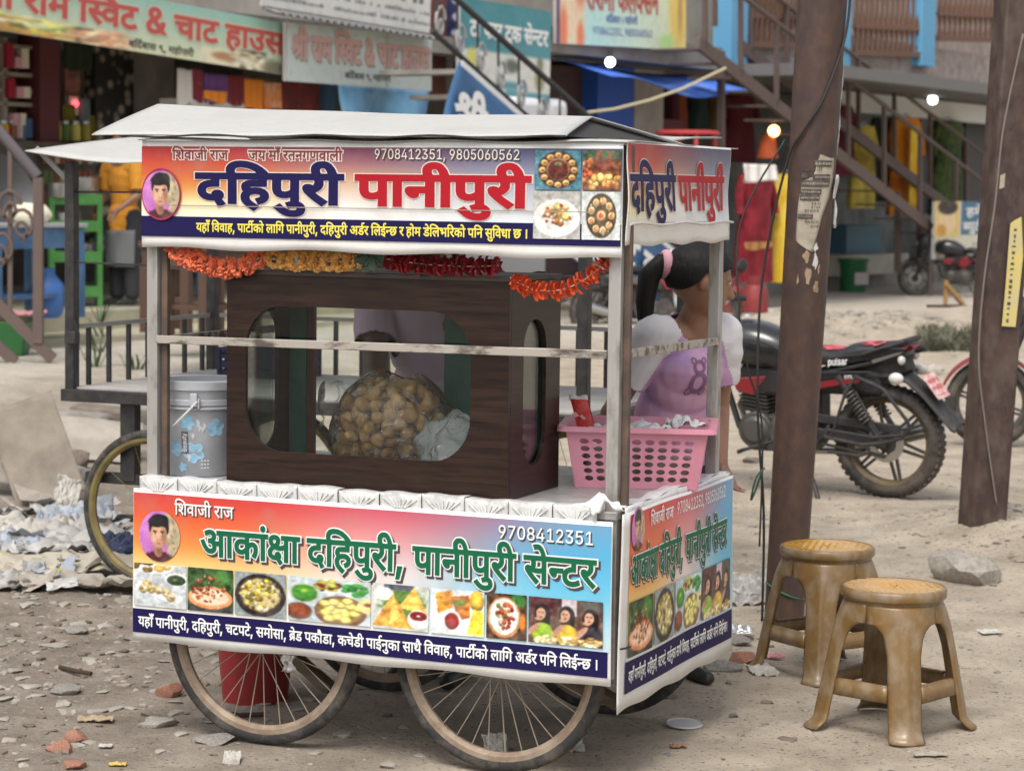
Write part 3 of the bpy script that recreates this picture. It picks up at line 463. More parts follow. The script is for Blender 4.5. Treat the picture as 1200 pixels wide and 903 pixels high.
3110:[[89,551,0,551,0,622,80,622,56,686,53,724,59,773,79,814,111,849,163,875,241,891,345,896,510,888,663,862,802,820,928,763,1043,695,1145,615,992,615,799,731,594,801,376,824,299,821,237,811,191,794,159,772,140,746,134,714,138,677,165,622,358,622,358,551,170,551,170,0,89,0]],
2690:[[89,551,0,551,0,622,80,622,56,686,53,724,59,773,79,814,111,849,154,875,207,891,270,896,364,888,450,862,530,820,602,763,667,695,725,615,638,615,528,731,411,801,287,824,243,821,205,811,174,794,152,772,138,746,135,695,150,647,165,622,277,622,277,551,170,551,170,0,89,0]]}
WORDS = {
'shivaji': (4425, [2840,0,58,259,57,939,66,1495,32,1754,68,2496,52,3015,66,3424,32,3683]),
'jay': (7271, [32,0,51,742,50,1582,66,2180,5,2439,52,2699,40,3108,44,3678,27,4233,39,4796,57,5519,66,6075,54,6334,68,7012]),
'dahi': (2546, [42,0,2720,520,61,779,46,1310,69,1878,52,1878,68,2287]),
'pani': (2877, [46,0,66,568,44,827,68,1382,46,1641,69,2209,52,2209,68,2618]),
'top': (32268, [51,0,61,580,66,1111,5,1370,2720,1630,57,1889,57,2445,66,3001,61,3260,5375,3791,46,4320,66,4888,35,5147,68,5651,181,5910,25,5910,79,6672,54,7191,66,7869,2750,8128,27,8387,46,9210,66,9778,44,10037,68,10592,46,10851,69,11419,52,11419,68,11828,5375,12087,42,12615,2720,13135,61,13394,46,13925,69,14493,52,14493,68,14902,9,15421,37,16185,181,16762,52,16762,2840,17431,54,17690,12,18368,202,18859,31,19217,52,20178,61,20847,79,21378,50,21637,37,22495,75,23072,2840,23072,54,23331,49,24009,2570,24712,52,24971,25,25380,79,26142,46,26661,2720,27229,44,27488,60,28303,69,28979,2720,28979,57,29238,43,29794,66,30409,31,30928,104,31889]),
'akan': (11434, [10,0,25,1023,66,1785,6,2044,179,2044,66,2756,42,3275,2720,3795,61,4054,46,4585,69,5153,52,5153,68,5562,5375,5821,46,6350,66,6918,44,7177,68,7732,46,7991,69,8559,52,8559,68,8968,60,9487,75,10163,202,10163,35,10521,52,11025]),
'low': (40047, [51,0,61,580,66,1111,5,1370,46,1630,66,2198,44,2457,68,3012,46,3271,69,3839,52,3839,68,4248,5375,4507,42,5036,2720,5556,61,5815,46,6346,69,6914,52,6914,68,7323,5375,7582,30,8110,35,8744,46,9248,35,9816,75,10320,5375,10320,60,10849,50,11525,79,12123,60,12382,66,13058,5375,13317,276,13845,75,14416,37,14416,46,15253,25,15821,80,16583,37,16842,66,17419,5375,17678,25,18207,30,18969,75,19603,37,19603,68,20180,46,20699,66,21267,12,21526,44,22017,69,22572,25,22572,66,23334,60,23853,66,24529,41,24788,76,25430,2720,25690,57,25949,57,26505,66,27061,61,27320,5375,27851,46,28379,66,28947,35,29206,68,29710,181,29969,25,29969,79,30731,54,31250,66,31928,2750,32187,27,32446,9,33269,37,34033,181,34610,52,34610,46,35279,2720,35847,44,36106,2840,36921,54,37180,12,37858,202,38349,31,38707,104,39668]),
'side': (29937, [51,0,61,580,66,1111,5,1370,46,1630,66,2198,44,2457,68,3012,46,3271,69,3839,52,3839,68,4248,5375,4507,42,5036,2720,5556,61,5815,46,6346,69,6914,52,6914,68,7323,5375,7582,30,8110,35,8744,46,9248,35,9816,75,10320,5375,10320,46,10849,66,11417,12,11676,44,12167,69,12722,25,12722,66,13484,60,14003,66,14679,41,14938,76,15580,2720,15840,57,16099,57,16655,66,17211,61,17470,5375,18001,46,18529,66,19097,35,19356,68,19860,181,20119,25,20119,79,20881,54,21400,66,22078,2750,22337,27,22596,9,23419,37,24183,181,24760,52,24760,46,25429,2720,25997,44,26256,2840,27071,54,27330,12,28008,202,28499,31,28857,104,29558]),
'shop': (9295, [284,0,68,707,52,1226,66,1635,50,1894,3110,2752,215,3011,57,3400,35,3956,5425,4720,30,5624,66,6258,35,6517,61,7281,66,7812,13,8071,60,8619]),
'bardi': (6933, [48,0,2690,571,42,830,181,1350,48,1350,66,1921,60,2180,115,3116,5375,3667,50,4196,61,4794,79,5325,521,5584,52,6265,68,6674]),
'shri': (2492, [284,0,68,707,52,1226,66,1635,50,1894]),
'truck': (6195, [35,0,68,504,47,1023,66,1794,52,2053,35,2722,69,3226,25,3226,60,4248,75,4924,202,4924,35,5282,52,5786]),
'coll': (5696, [52,0,79,409,58,668,44,1348,68,1903,25,2422,54,3184,75,3862,183,3862,60,4465,44,5141]),
'bardi5': (6664, [48,0,2690,571,42,830,181,1350,48,1350,66,1921,60,2180,111,3116,50,3927,61,4525,79,5056,521,5315,52,5996,68,6405]),
'beauty1': (1129, [61,0,50,531,75,1129]),
'beauty2': (1744, [205,0,51,401,69,981,35,981,68,1485]),
'num1': (13497, [5374,0,5366,648,5359,1297,5367,1945,5372,2594,5360,3242,5361,3891,5371,4539,5364,5188,5360,5836,5375,6484,5374,7013,5367,7661,5359,8310,5364,8958,5359,9607,5373,10255,5359,10904,5364,11552,5373,12200,5361,12849]),
'num2': (6484, [5374,0,5366,648,5359,1297,5367,1945,5372,2594,5360,3242,5361,3891,5371,4539,5364,5188,5360,5836]),
'word1': (3279, [4065,0,4614,654,4507,1237,4915,1799,4889,2390,4998,2717]),
'word2': (2945, [4843,0,4915,612,4751,1204,4871,1479,4507,2007,4852,2568]),
'word3': (2899, [4084,0,4411,722,4397,1367,5392,2009,4689,2657])}
def text2d(key, bold=0.0):
 adv, items = WORDS[key]; V = []; E = []
 for g, x0 in zip(items[::2], items[1::2]):
  for c in FONT[g]:
   P = np.array(c, float).reshape(-1, 2) + (x0, 0)
   if bold:
    d1 = P - np.roll(P, 1, 0); d2 = np.roll(P, -1, 0) - P
    d1 /= np.maximum(np.linalg.norm(d1, axis=1, keepdims=True), 1e-9); d2 /= np.maximum(np.linalg.norm(d2, axis=1, keepdims=True), 1e-9)
    n = np.stack([-(d1 + d2)[:, 1], (d1 + d2)[:, 0]], 1)
    l = np.maximum(np.linalg.norm(n, axis=1, keepdims=True), 0.35); n = n / l
    cs = np.clip((n * np.stack([-d1[:, 1], d1[:, 0]], 1)).sum(1, keepdims=True), 0.55, 1)
    P = P + n * bold / cs
   k = len(V); V += [tuple(p) for p in P]; E += [(k + i, k + (i + 1) % len(P)) for i in range(len(P))]
 r = delaunay_2d_cdt([Vector(p) for p in V], E, [], 0, 0.01)
 vo = np.array([tuple(p) for p in r[0]]); fo = np.array([f for f in r[2] if len(f) == 3])
 cen = vo[fo].mean(1)
 A = np.array([V[a] for a, b in E]); B = np.array([V[b] for a, b in E])
 wn = np.zeros(len(cen), int)
 for s in range(0, len(cen), 2000):
  X = cen[s:s + 2000, 0:1]; Y = cen[s:s + 2000, 1:2]
  up = (A[:, 1] <= Y) & (B[:, 1] > Y); dn = (A[:, 1] > Y) & (B[:, 1] <= Y)
  cr = (B[:, 0] - A[:, 0]) * (Y - A[:, 1]) - (X - A[:, 0]) * (B[:, 1] - A[:, 1])
  wn[s:s + 2000] = (up & (cr > 0)).sum(1) - (dn & (cr < 0)).sum(1)
 return vo, fo[wn != 0], adv
def lettering(key, m, parent, x, z, w, h, y, bold=0.0, warp=None, name='lettering', dx=0, dz=0, th=0.0):
 """one line of letters: left end x, baseline z, total width w, letter body height h, standing y in front of the sheet"""
 vo, fo, adv = text2d(key, bold)
 sx, sz = w / adv, h / 622.0
 mb = MB(); vs = []
 for a, b in vo:
  X, Z = x + a * sx + dx, z + b * sz + dz
  vs.append((X, -y + (warp(X, Z) if warp else 0), Z))
 mb.add(vs, [tuple(t) for t in fo.tolist()])
 return mb.build(name, m, parent, smooth=0, recalc=False)

# ------------------------------------------------------------------ helpers: printed pictures (colours painted on a fine sheet)
class Pic:
 def __init__(self, w, h, base):
  self.w, self.h = w, h
  self.a = np.ones((h, w, 3)) * np.array(base) / 255.0
  self.y, self.x = np.mgrid[0:h, 0:w].astype(float)
  self.x = (self.x + 0.5) / w; self.y = (self.y + 0.5) / h
 def noise(self, amt, sc=8, seed=1):
  n = fbm(self.x * sc, self.y * sc * self.h / self.w, seed, 4) - 0.47
  self.a = np.clip(self.a + n[..., None] * amt, 0, 1); return self
 def el(self, cx, cy, rx, ry, col, soft=0.15, shade=0.0, rot=0.0, n=0.0, seed=0):
  dx, dy = self.x - cx, self.y - cy
  c, s = math.cos(rot), math.sin(rot)
  d = np.sqrt(((dx * c + dy * s) / rx) ** 2 + ((-dx * s + dy * c) / ry) ** 2)
  if n: d = d + (fbm(self.x * 14, self.y * 14, seed) - 0.47) * n
  k = (1 - sm(1 - soft, 1 + soft * 0.3, d))[..., None]
  c0 = np.array(col) / 255.0
  cc = c0 * (1 + shade * (0.6 - d - (dy / ry) * 0.5))[..., None] if shade else c0
  self.a = self.a * (1 - k) + np.clip(cc, 0, 1) * k; return self
 def rc(self, x0, y0, x1, y1, col):
  k = ((self.x >= x0) & (self.x <= x1) & (self.y >= y0) & (self.y <= y1))[..., None]
  self.a = np.where(k, np.array(col) / 255.0, self.a); return self
 def many(self, n, cx, cy, rx, ry, r, cols, seed=0, shade=0.4, soft=0.25, asp=1.0):
  q = random.Random(seed)
  for i in range(n):
   a = q.random() * 6.283; d = math.sqrt(q.random())
   c = q.choice(cols); j = q.uniform(0.8, 1.15); rr = r * q.uniform(0.7, 1.3)
   self.el(cx + rx * d * math.cos(a), cy + ry * d * math.sin(a), rr, rr * asp * self.w / self.h, [min(255, t * j) for t in c], soft, shade, q.random() * 3)
  return self
 def poly(self, pts, col, shade=0.0):
  k = np.ones(self.x.shape, bool); n = len(pts)
  for i in range(n):
   (ax, ay), (bx, by) = pts[i], pts[(i + 1) % n]
   k &= ((bx - ax) * (self.y - ay) - (by - ay) * (self.x - ax)) >= 0
  c = np.array(col) / 255.0 * (1 + shade * (fbm(self.x * 10, self.y * 10, 3) - 0.4))[..., None]
  self.a = np.where(k[..., None], np.clip(c, 0, 1), self.a); return self
 def at(self, fx, fy):
  X = np.clip(np.asarray(fx) * self.w - 0.5, 0, self.w - 1.001); Y = np.clip(np.asarray(fy) * self.h - 0.5, 0, self.h - 1.001)
  i = X.astype(int); j = Y.astype(int); a = (X - i)[..., None]; b = (Y - j)[..., None]
  A = self.a
  return (A[j, i] * (1 - a) + A[j, np.minimum(i + 1, self.w - 1)] * a) * (1 - b) + (A[np.minimum(j + 1, self.h - 1), i] * (1 - a) + A[np.minimum(j + 1, self.h - 1), np.minimum(i + 1, self.w - 1)] * a) * b
def lin_np(a):
 return np.where(a <= 0.04045, a / 12.92, ((a + 0.055) / 1.055) ** 2.4)
def printed(name, pic, m, parent, x, z, w, h, y, warp=None, oval=False, nu=None, nv=None, thick=0):
 """a printed picture: lower left corner (x, z), size w x h, y in front of the sheet"""
 if name == 'food_photo': pic.noise(.30, 22, int(abs(x) * 99)).noise(.22, 9, 5)
 if oval:
  nr, ns = 26, 56; uu = [0.5]; vv = [0.5]; fs = []
  for i in range(1, nr + 1):
   for k in range(ns):
    uu.append(0.5 + 0.5 * i / nr * math.cos(2 * math.pi * k / ns)); vv.append(0.5 + 0.5 * i / nr * math.sin(2 * math.pi * k / ns))
  for k in range(ns): fs.append((0, 1 + k, 1 + (k + 1) % ns))
  for i in range(nr - 1):
   o = 1 + i * ns
   for k in range(ns): fs.append((o + k, o + ns + k, o + ns + (k + 1) % ns, o + (k + 1) % ns))
  uu = np.array(uu); vv = np.array(vv)
 else:
  nu = nu or pic.w; nv = nv or pic.h
  uu, vv = np.meshgrid(np.linspace(0, 1, nu + 1), np.linspace(0, 1, nv + 1)); uu = uu.ravel(); vv = vv.ravel()
  fs = [(j * (nu + 1) + i, j * (nu + 1) + i + 1, (j + 1) * (nu + 1) + i + 1, (j + 1) * (nu + 1) + i) for j in range(nv) for i in range(nu)]
 c = lin_np(np.clip(pic.at(uu, 1 - vv), 0, 1))
 mb = MB(); X = x + uu * w; Z = z + vv * h
 mb.add([(a, -y + (warp(a, b) if warp else 0), b) for a, b in zip(X, Z)], fs)
 me = mb.mesh(name)
 at = me.color_attributes.new('print', 'FLOAT_COLOR', 'POINT')
 at.data.foreach_set('color', np.concatenate([c, np.ones((len(c), 1))], 1).reshape(-1))
 return link(name, me, m, parent, smooth=180, solid=thick)
def crumple(w, d, amp, seed, nx=26, ny=20, sc=6.0, curl=0.0):
 mb = MB(); q = random.Random(seed); amp *= .6 if w < .16 else 1; ox, oy = q.random() * 50, q.random() * 50
 def fn(a, b):
  x, y = (a - 0.5) * w, (b - 0.5) * d
  r1 = abs(float(fbm(a * sc + ox, b * sc + oy, seed)) - 0.47) * 2
  r2 = abs(float(fbm(a * sc * 2.3 + oy, b * sc * 2.3 + ox, seed + 3)) - 0.47)
  e = 1 + (0.12 if amp > 0.02 else 0.02) * (float(vnoise(a * 5 + ox, b * 5, seed + 9)) - 0.5) * 2
  return (x * e, y * e, amp * (1.1 * r1 + 0.7 * r2) + curl * (x * x + y * y))
 return mb.grid(fn, nx, ny)

# ------------------------------------------------------------------ the ground
def hgt(x, y):
 x = np.asarray(x, float); y = np.asarray(y, float)
 rx, ry = x - FO.x, y - FO.y
 w = rx * FN.x + ry * FN.y; t = rx * FD.x + ry * FD.y
 rise = 0.20 * (1 - sm(4.0, 5.4, w + 0.5 * (fbm(x * .8, y * .8, 5) - .47))) * (1 - sm(7, 13, t))
 far = sm(10, 16, np.hypot(x, y))
 n = (fbm(x * 0.9, y * 0.9, 11, 3) - 0.47) * 0.07 * (1 - 0.6 * far)
 n = n + (fbm(x * 5, y * 5, 21, 4) - 0.47) * 0.045 * (1 - 0.7 * far) + (fbm(x * 17, y * 17, 31, 3) - 0.47) * 0.020 * (1 - far)
 mound = 0.13 * np.exp(-(((x - 2.5) / 0.55) ** 2 + ((y - 11.3) / 0.8) ** 2))            # heap of chips at the foot of the far pole
 heap = 0.13 * np.exp(-(((x + 2.7) / 0.9) ** 2 + ((y - 12.0) / 1.4) ** 2))
 verge = 0.14 * np.exp(-((w - 4.9) / 0.6) ** 2) * sm(4, 7, t) * (0.5 + fbm(x * 1.4, y * 1.4, 8))
 flat = 1 - 0.75 * np.exp(-(((x + 0.2) / 2.0) ** 2 + ((y - 6.6) / 1.6) ** 2))
 return rise + n * flat + mound + heap + verge
def H(x, y):
 return float(hgt(x, y))
def GG(u, v):                                # pixel of the photograph onto the uneven ground
 p = G(u, v)
 for _ in range(4): p = G(u, v, H(p.x, p.y))
 return p
def axis(lo, hi, step, outer):
 a = list(np.arange(lo, hi + 1e-6, step)); s = step
 while a[-1] < outer: s *= 1.25; a.append(a[-1] + s)
 s = step; b = []
 x = lo
 while x > -outer: s *= 1.25; x -= s; b.append(x)
 return np.array(b[::-1] + a)
ya = [4.2]
while ya[-1] < 400: ya.append(ya[-1] + max(0.014, (ya[-1] / 7.0) ** 1.9 * 0.020))
ya = np.array([-40, -5, 2.0] + ya); xa = axis(-3.0, 3.6, 0.021, 300)
gx, gy = np.meshgrid(xa, ya)
gz = hgt(gx, gy)
mb = MB(); nx = len(xa); ny = len(ya)
mb.v = [tuple(p) for p in np.stack([gx.ravel(), gy.ravel(), gz.ravel()], 1).tolist()]
mb.f = [(j * nx + i, j * nx + i + 1, (j + 1) * nx + i + 1, (j + 1) * nx + i) for j in range(ny - 1) for i in range(nx - 1)]
mb.mi = [0] * len(mb.f)
gm = bpy.data.materials.new('dirt'); gm.use_nodes = True
nt = gm.node_tree; N = nt.nodes; L = nt.links; bs = N['Principled BSDF']; bs.inputs['Roughness'].default_value = 0.95
tc = N.new('ShaderNodeTexCoord')
def nz_(sc, det=8, rg=0.6):
 n = N.new('ShaderNodeTexNoise'); n.inputs['Scale'].default_value = sc; n.inputs['Detail'].default_value = det; n.inputs['Roughness'].default_value = rg
 L.new(tc.outputs['Object'], n.inputs['Vector']); return n.outputs['Fac']
def rp_(src, lo, hi):
 n = N.new('ShaderNodeValToRGB'); n.color_ramp.elements[0].position = lo; n.color_ramp.elements[1].position = hi
 L.new(src, n.inputs[0]); return n.outputs[0]
def mx_(f, a, b):
 n = N.new('ShaderNodeMix'); n.data_type = 'RGBA'
 for k, q in (('A', a), ('B', b)):
  if isinstance(q, tuple): n.inputs[k].default_value = (*q, 1)
  else: L.new(q, n.inputs[k])
 L.new(f, n.inputs['Factor']); return n.outputs['Result']
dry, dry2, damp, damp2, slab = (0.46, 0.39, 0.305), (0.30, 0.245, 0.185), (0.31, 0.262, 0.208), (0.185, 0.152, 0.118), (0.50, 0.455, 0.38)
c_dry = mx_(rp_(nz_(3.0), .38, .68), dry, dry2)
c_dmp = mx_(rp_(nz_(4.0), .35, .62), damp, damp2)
sp = N.new('ShaderNodeSeparateXYZ'); L.new(tc.outputs['Object'], sp.inputs[0])
def lin_(ax, ay, c):                          # ax*x + ay*y + c (+ noise)
 m1 = N.new('ShaderNodeMath'); m1.operation = 'MULTIPLY'; m1.inputs[1].default_value = ax; L.new(sp.outputs[0], m1.inputs[0])
 m2 = N.new('ShaderNodeMath'); m2.operation = 'MULTIPLY_ADD'; m2.inputs[1].default_value = ay; L.new(sp.outputs[1], m2.inputs[0]); L.new(m1.outputs[0], m2.inputs[2])
 m3 = N.new('ShaderNodeMath'); m3.operation = 'ADD'; m3.inputs[1].default_value = c; L.new(m2.outputs[0], m3.inputs[0]); return m3.outputs[0]
def add_(a, b, k):
 m = N.new('ShaderNodeMath'); m.operation = 'MULTIPLY_ADD'; m.inputs[1].default_value = k; L.new(b, m.inputs[0]); L.new(a, m.inputs[2]); return m.outputs[0]
# darker, damper soil on the left, behind and under the cart, and a darker band before the paved apron
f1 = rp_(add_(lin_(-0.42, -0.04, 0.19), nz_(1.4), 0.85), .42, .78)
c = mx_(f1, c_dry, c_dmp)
wl = lin_(FN.x, FN.y, -(FO.x * FN.x + FO.y * FN.y))
f2 = rp_(add_(add_(wl, nz_(1.5), 1.0), nz_(8), 0.4), 0.0, 1.0)
mr = N.new('ShaderNodeMapRange'); mr.inputs['From Min'].default_value = 5.9; mr.inputs['From Max'].default_value = 4.9
L.new(add_(add_(wl, nz_(1.1), 1.3), nz_(6), 0.7), mr.inputs['Value'])
c_slab = mx_(rp_(nz_(2.2), .35, .7), slab, (0.40, 0.355, 0.29))
c = mx_(mr.outputs[0], c, c_slab)
c = mx_(rp_(nz_(60, 3), .58, .70), c, (0.10, 0.085, 0.07))
c = mx_(rp_(nz_(95, 2), .66, .74), c, (0.55, 0.50, 0.44))
L.new(c, bs.inputs['Base Color'])
bp = N.new('ShaderNodeBump'); bp.inputs['Strength'].default_value = 0.8; bp.inputs['Distance'].default_value = 0.02
L.new(nz_(38, 10, .7), bp.inputs['Height']); L.new(bp.outputs[0], bs.inputs['Normal'])
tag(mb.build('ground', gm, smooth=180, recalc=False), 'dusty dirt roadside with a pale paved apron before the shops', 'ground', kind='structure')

# ------------------------------------------------------------------ materials of the cart
M_steel = mat('old galvanised steel', (0.40, 0.385, 0.36), 0.5, 0.4, col2=(0.17, 0.15, 0.13), scale=20, lo=.48, hi=.72, bump=.15, stretch=(1, 1, .35))
M_rail = mat('scuffed rail steel', (0.42, 0.38, 0.33), 0.55, 0.3, col2=(0.11, 0.09, 0.075), scale=26, lo=.48, hi=.6, stretch=(.3, 1, 1))
M_brown = mat('brown painted steel', (0.075, 0.052, 0.042), 0.6, col2=(0.14, 0.09, 0.06), scale=14)
M_flex = mat('white flex sheet', (0.74, 0.73, 0.70), 0.42, col2=(0.60, 0.57, 0.52), scale=7, lo=.52, hi=.8, bump=.05, bscale=9)
M_print = print_mat('printed flex', 0.38, 0.35)
M_navy = mat('navy print', (0.009, 0.006, 0.065), 0.5, spec=.25)
M_white = mat('white print', (0.80, 0.80, 0.78), 0.4)
M_green = mat('green print', (0.006, 0.125, 0.055), 0.5, spec=.25)
M_red = mat('red print', (0.40, 0.008, 0.018), 0.5, spec=.25)
M_yel = mat('yellow print', (0.82, 0.70, 0.10), 0.4)
M_dark = mat('dark print', (0.05, 0.04, 0.05), 0.45)
M_cream = mat('cream print', (0.72, 0.62, 0.55), 0.4)
M_shadow = mat('grey print', (0.06, 0.055, 0.06), 0.45)
M_roof = mat('white roof tarpaulin', (0.46, 0.455, 0.43), 0.55, col2=(0.40, 0.39, 0.365), scale=5, lo=.5, hi=.8, bump=.10, bscale=5, col3=(0.43, 0.42, 0.395), scale3=30)
M_end_shade = mat('open end shade', (0.035, 0.032, 0.03), 0.8)  # near-black colour for the shade inside the open roof end
M_zinc = mat('counter sheet metal', (0.55, 0.54, 0.53), 0.4, 0.4, col2=(0.36, 0.34, 0.33), scale=9)
M_trim = mat('embossed silver white plastic', (0.70, 0.70, 0.69), 0.28, col2=(0.5, 0.5, 0.49), scale=30, lo=.5, hi=.7, bump=.2, bscale=50)
M_tyre = mat('dusty tyre rubber', (0.028, 0.027, 0.026), 0.85, col2=(0.13, 0.11, 0.09), scale=18, lo=.45, hi=.75, bump=.3, bscale=120)
M_rim = mat('rusty rim', (0.23, 0.165, 0.115), 0.65, 0.25, col2=(0.34, 0.27, 0.20), scale=20)
M_spoke = mat('dull spoke wire', (0.36, 0.30, 0.24), 0.5, 0.4)
M_black = mat('black painted metal', (0.018, 0.018, 0.019), 0.5, col2=(0.045, 0.04, 0.035), scale=16)
M_wood_raw = mat('grey timber', (0.17, 0.13, 0.095), 0.8, col2=(0.09, 0.07, 0.05), scale=12, stretch=(.3, 3, 3), bump=.2)

YAW = R(22.9)
CART = Vector((0.293, 6.37, 0.0))
def CW(x, y, z):                             # cart frame (x along the front, y back, z up) to world
 return CART + Vector((math.cos(YAW) * x + math.sin(YAW) * y, -math.sin(YAW) * x + math.cos(YAW) * y, z))
cart = thing('food_cart', 'four wheeled street snack cart with printed banners and white roof, in front', 'food cart', CART, -YAW)

# frame posts and rails
def post(x, y, z0=0.31, z1=1.775, s=0.036, m=None):
 mb = MB(); mb.box2((x - s / 2, y - s / 2, z0), (x + s / 2, y + s / 2, z1))
 return mb.build('post', m or M_steel, cart, bevel=.003)
for x, y in ((-1.487, .03), (-.024, .03), (-.028, .915), (-1.487, .915)): post(x, y)
for x, y in ((-1.452, .034), (.004, .046)):                      # darker angle iron behind the front posts
 post(x, y, s=.02, m=M_brown)
def rail(a, b, w=.013, h=.024):
 mb = MB(); mb.bar(a, b, w, h); return mb.build('rail', M_rail, cart, bevel=.002)
rail((-1.469, .012, 1.196), (-.042, .012, 1.206)); rail((-.002, .06, 1.207), (-.014, .90, 1.197))
rail((-1.486, .048, 1.19), (-1.486, .897, 1.19))
for a, b in (((-1.487, .03, 1.76), (-.024, .03, 1.76)), ((-.024, .05, 1.76), (-.028, .9, 1.76)), ((-1.487, .915, 1.76), (-.028, .915, 1.76)), ((-1.487, .05, 1.76), (-1.487, .9, 1.76))):
 rail(a, b, .03, .03)

# counter and the silver edging
mb = MB(); mb.box2((-1.508, .0, .752), (-.002, .95, .776)); mb.build('counter', M_zinc, cart, bevel=.003)
mb = MB()
nseg = 11; xs = np.linspace(-1.512, -.052, nseg + 1)
for i in range(nseg):
 a, b = xs[i] + .002, xs[i + 1] - .0015
 zt = .788 + .002 * math.sin(i * 2.1); zb = .742 + .003 * math.sin(i * 1.3)
 def fn(s, t, a=a, b=b, zt=zt, zb=zb, i=i):
  x = a + (b - a) * s; bul = .004 * math.sin(math.pi * min(1, t * 1.1)) + .003 * math.sin(s * 9 + i)
  return (x, .030 - .045 * min(1, t * 3) - bul * .6, zt - (zt - zb) * max(0, (t * 3 - 1) / 2) + .002 * math.sin(7 * s + i))
 mb.grid(fn, 10, 9)
 for k in range(7):                       # fan embossing
  u = k / 6; p0 = ((a + b) / 2 + (u - .5) * .03, -.0215, zb + .006); p1 = (a + .012 + (b - a - .024) * u, -.0215, zt - .012)
  mb.bar(p0, p1, .0028, .0016, (0, 1, 0))
mb.build('edge_trim', M_trim, cart, solid=.0025)
mb = MB()
mb.grid(lambda s, t: (.012 - .05 * min(1, t * 2.2) + .004 * math.sin(s * 11), .02 + .96 * s, .788 + .004 * math.sin(s * 17) - (0 if t < .5 else .0) + .003 * math.sin(s * 40) - .004 * t), 40, 4)
mb.grid(lambda s, t: (.014 + .004 * math.sin(s * 11 + t), .02 + .96 * s, .788 - .05 * t + .004 * math.sin(s * 17) * (1 - t)), 40, 4)
mb.build('plastic_edging', M_trim, cart, solid=.0015)
mb = MB()                                    # loose twist of plastic at the corner
for k in range(3):
 a0 = .5 + k * 1.3
 mb.grid(lambda s, t, a0=a0, k=k: (-.03 + (.07 + .02 * k) * s * math.cos(a0) - .02 * t, -.012 - .03 * s * abs(math.sin(a0)) - .006 * math.sin(5 * t), .80 - .055 * s * (.4 + .3 * k) + .025 * t + .006 * math.sin(8 * s + k)), 8, 5)
mb.build('plastic_twist', M_trim, cart, solid=.0015)

# underframe
mb = MB()
for y in (.04, .91): mb.bar((-1.49, y, .72), (-.02, y, .72), .04, .05)
for x in (-1.487, -.75, -.024): mb.bar((x, .06, .72), (x, .89, .72), .04, .05)
for y in (.10, .86):
 mb.bar((-1.49, y, .36), (-.02, y, .36), .03, .04)
for x in (-1.14, -.36):
 for y in (.10, .86): mb.bar((x, y, .34), (x, y, .72), .03, .012)
mb.build('chassis', M_brown, cart, bevel=.003)
for x in (-1.14, -.37):
 mb = MB(); mb.tube([(x, .02, .325), (x, .93, .325)], .011, 10); mb.build('axle', M_brown, cart)
mb = MB(); mb.box2((-1.3, .32, .29), (-.2, .74, .31)); mb.bar((-1.30, .34, .29), (-1.05, .34, .12), .05, .03); mb.bar((-.55, .5, .3), (-.15, .45, .14), .05, .03)
mb.build('under_shelf', M_wood_raw, cart)

# wheels
def make_wheel(x, y, parent, r=.325, mr=None, nsp=32, mt=None, tyre=.021, fat=.011, loc=None):
 Mx = Matrix.Rotation(R(90), 4, 'X')
 w = MB()
 w.lathe([(.010, -.035), (.019, -.034), (.020, -.026), (.012, -.02), (.012, .02), (.020, .026), (.019, .034), (.010, .035)], 14, Mx)
 o = w.build('wheel', M_brown, parent, loc=loc or (x, y, r))
 t = MB(); pr = []
 rc = r - tyre
 for k in range(14):
  a = 2 * math.pi * k / 14; pr.append((rc + tyre * math.cos(a), tyre * .92 * math.sin(a)))
 t.lathe(pr, 64, Mx, closed=True); t.build('tyre', mt or M_tyre, o)
 t = MB()
 t.lathe([(rc - tyre * .55, -.016), (rc - tyre * .5, .016), (rc - tyre * 1.2, .015), (rc - tyre * 1.75, .006), (rc - tyre * 1.75, -.006), (rc - tyre * 1.2, -.015)], 64, Mx, closed=True)
 t.build('rim', mr or M_rim, o)
 t = MB()
 for k in range(nsp):
  a = 2 * math.pi * k / nsp; s = 1 if k % 2 else -1; off = .85 * (1 if (k // 2) % 2 else -1)
  t.tube([(.018 * math.cos(a + off), s * .028, .018 * math.sin(a + off)), ((rc - tyre * 1.7) * math.cos(a), 0, (rc - tyre * 1.7) * math.sin(a))], fat * .16 if fat < .05 else fat, 5)
 t.build('spokes', M_spoke if mr is None else mr, o)
 return o
for x, y in ((-1.135, .065), (-.372, .065), (-1.14, .89), (-.36, .89)):
 o = make_wheel(x, y, cart); o.rotation_euler = (0, rnd.random() * 6, 0)
mb = MB(); mb.grid(lambda s, t: (-1.05 + .045 * s + .006 * math.sin(8 * t), .02 + .008 * math.sin(9 * s + 4 * t), .235 + .055 * t), 7, 7); mb.build('foil_scrap', mat('foil', (.7, .7, .7), .3, .8), cart, solid=.001)

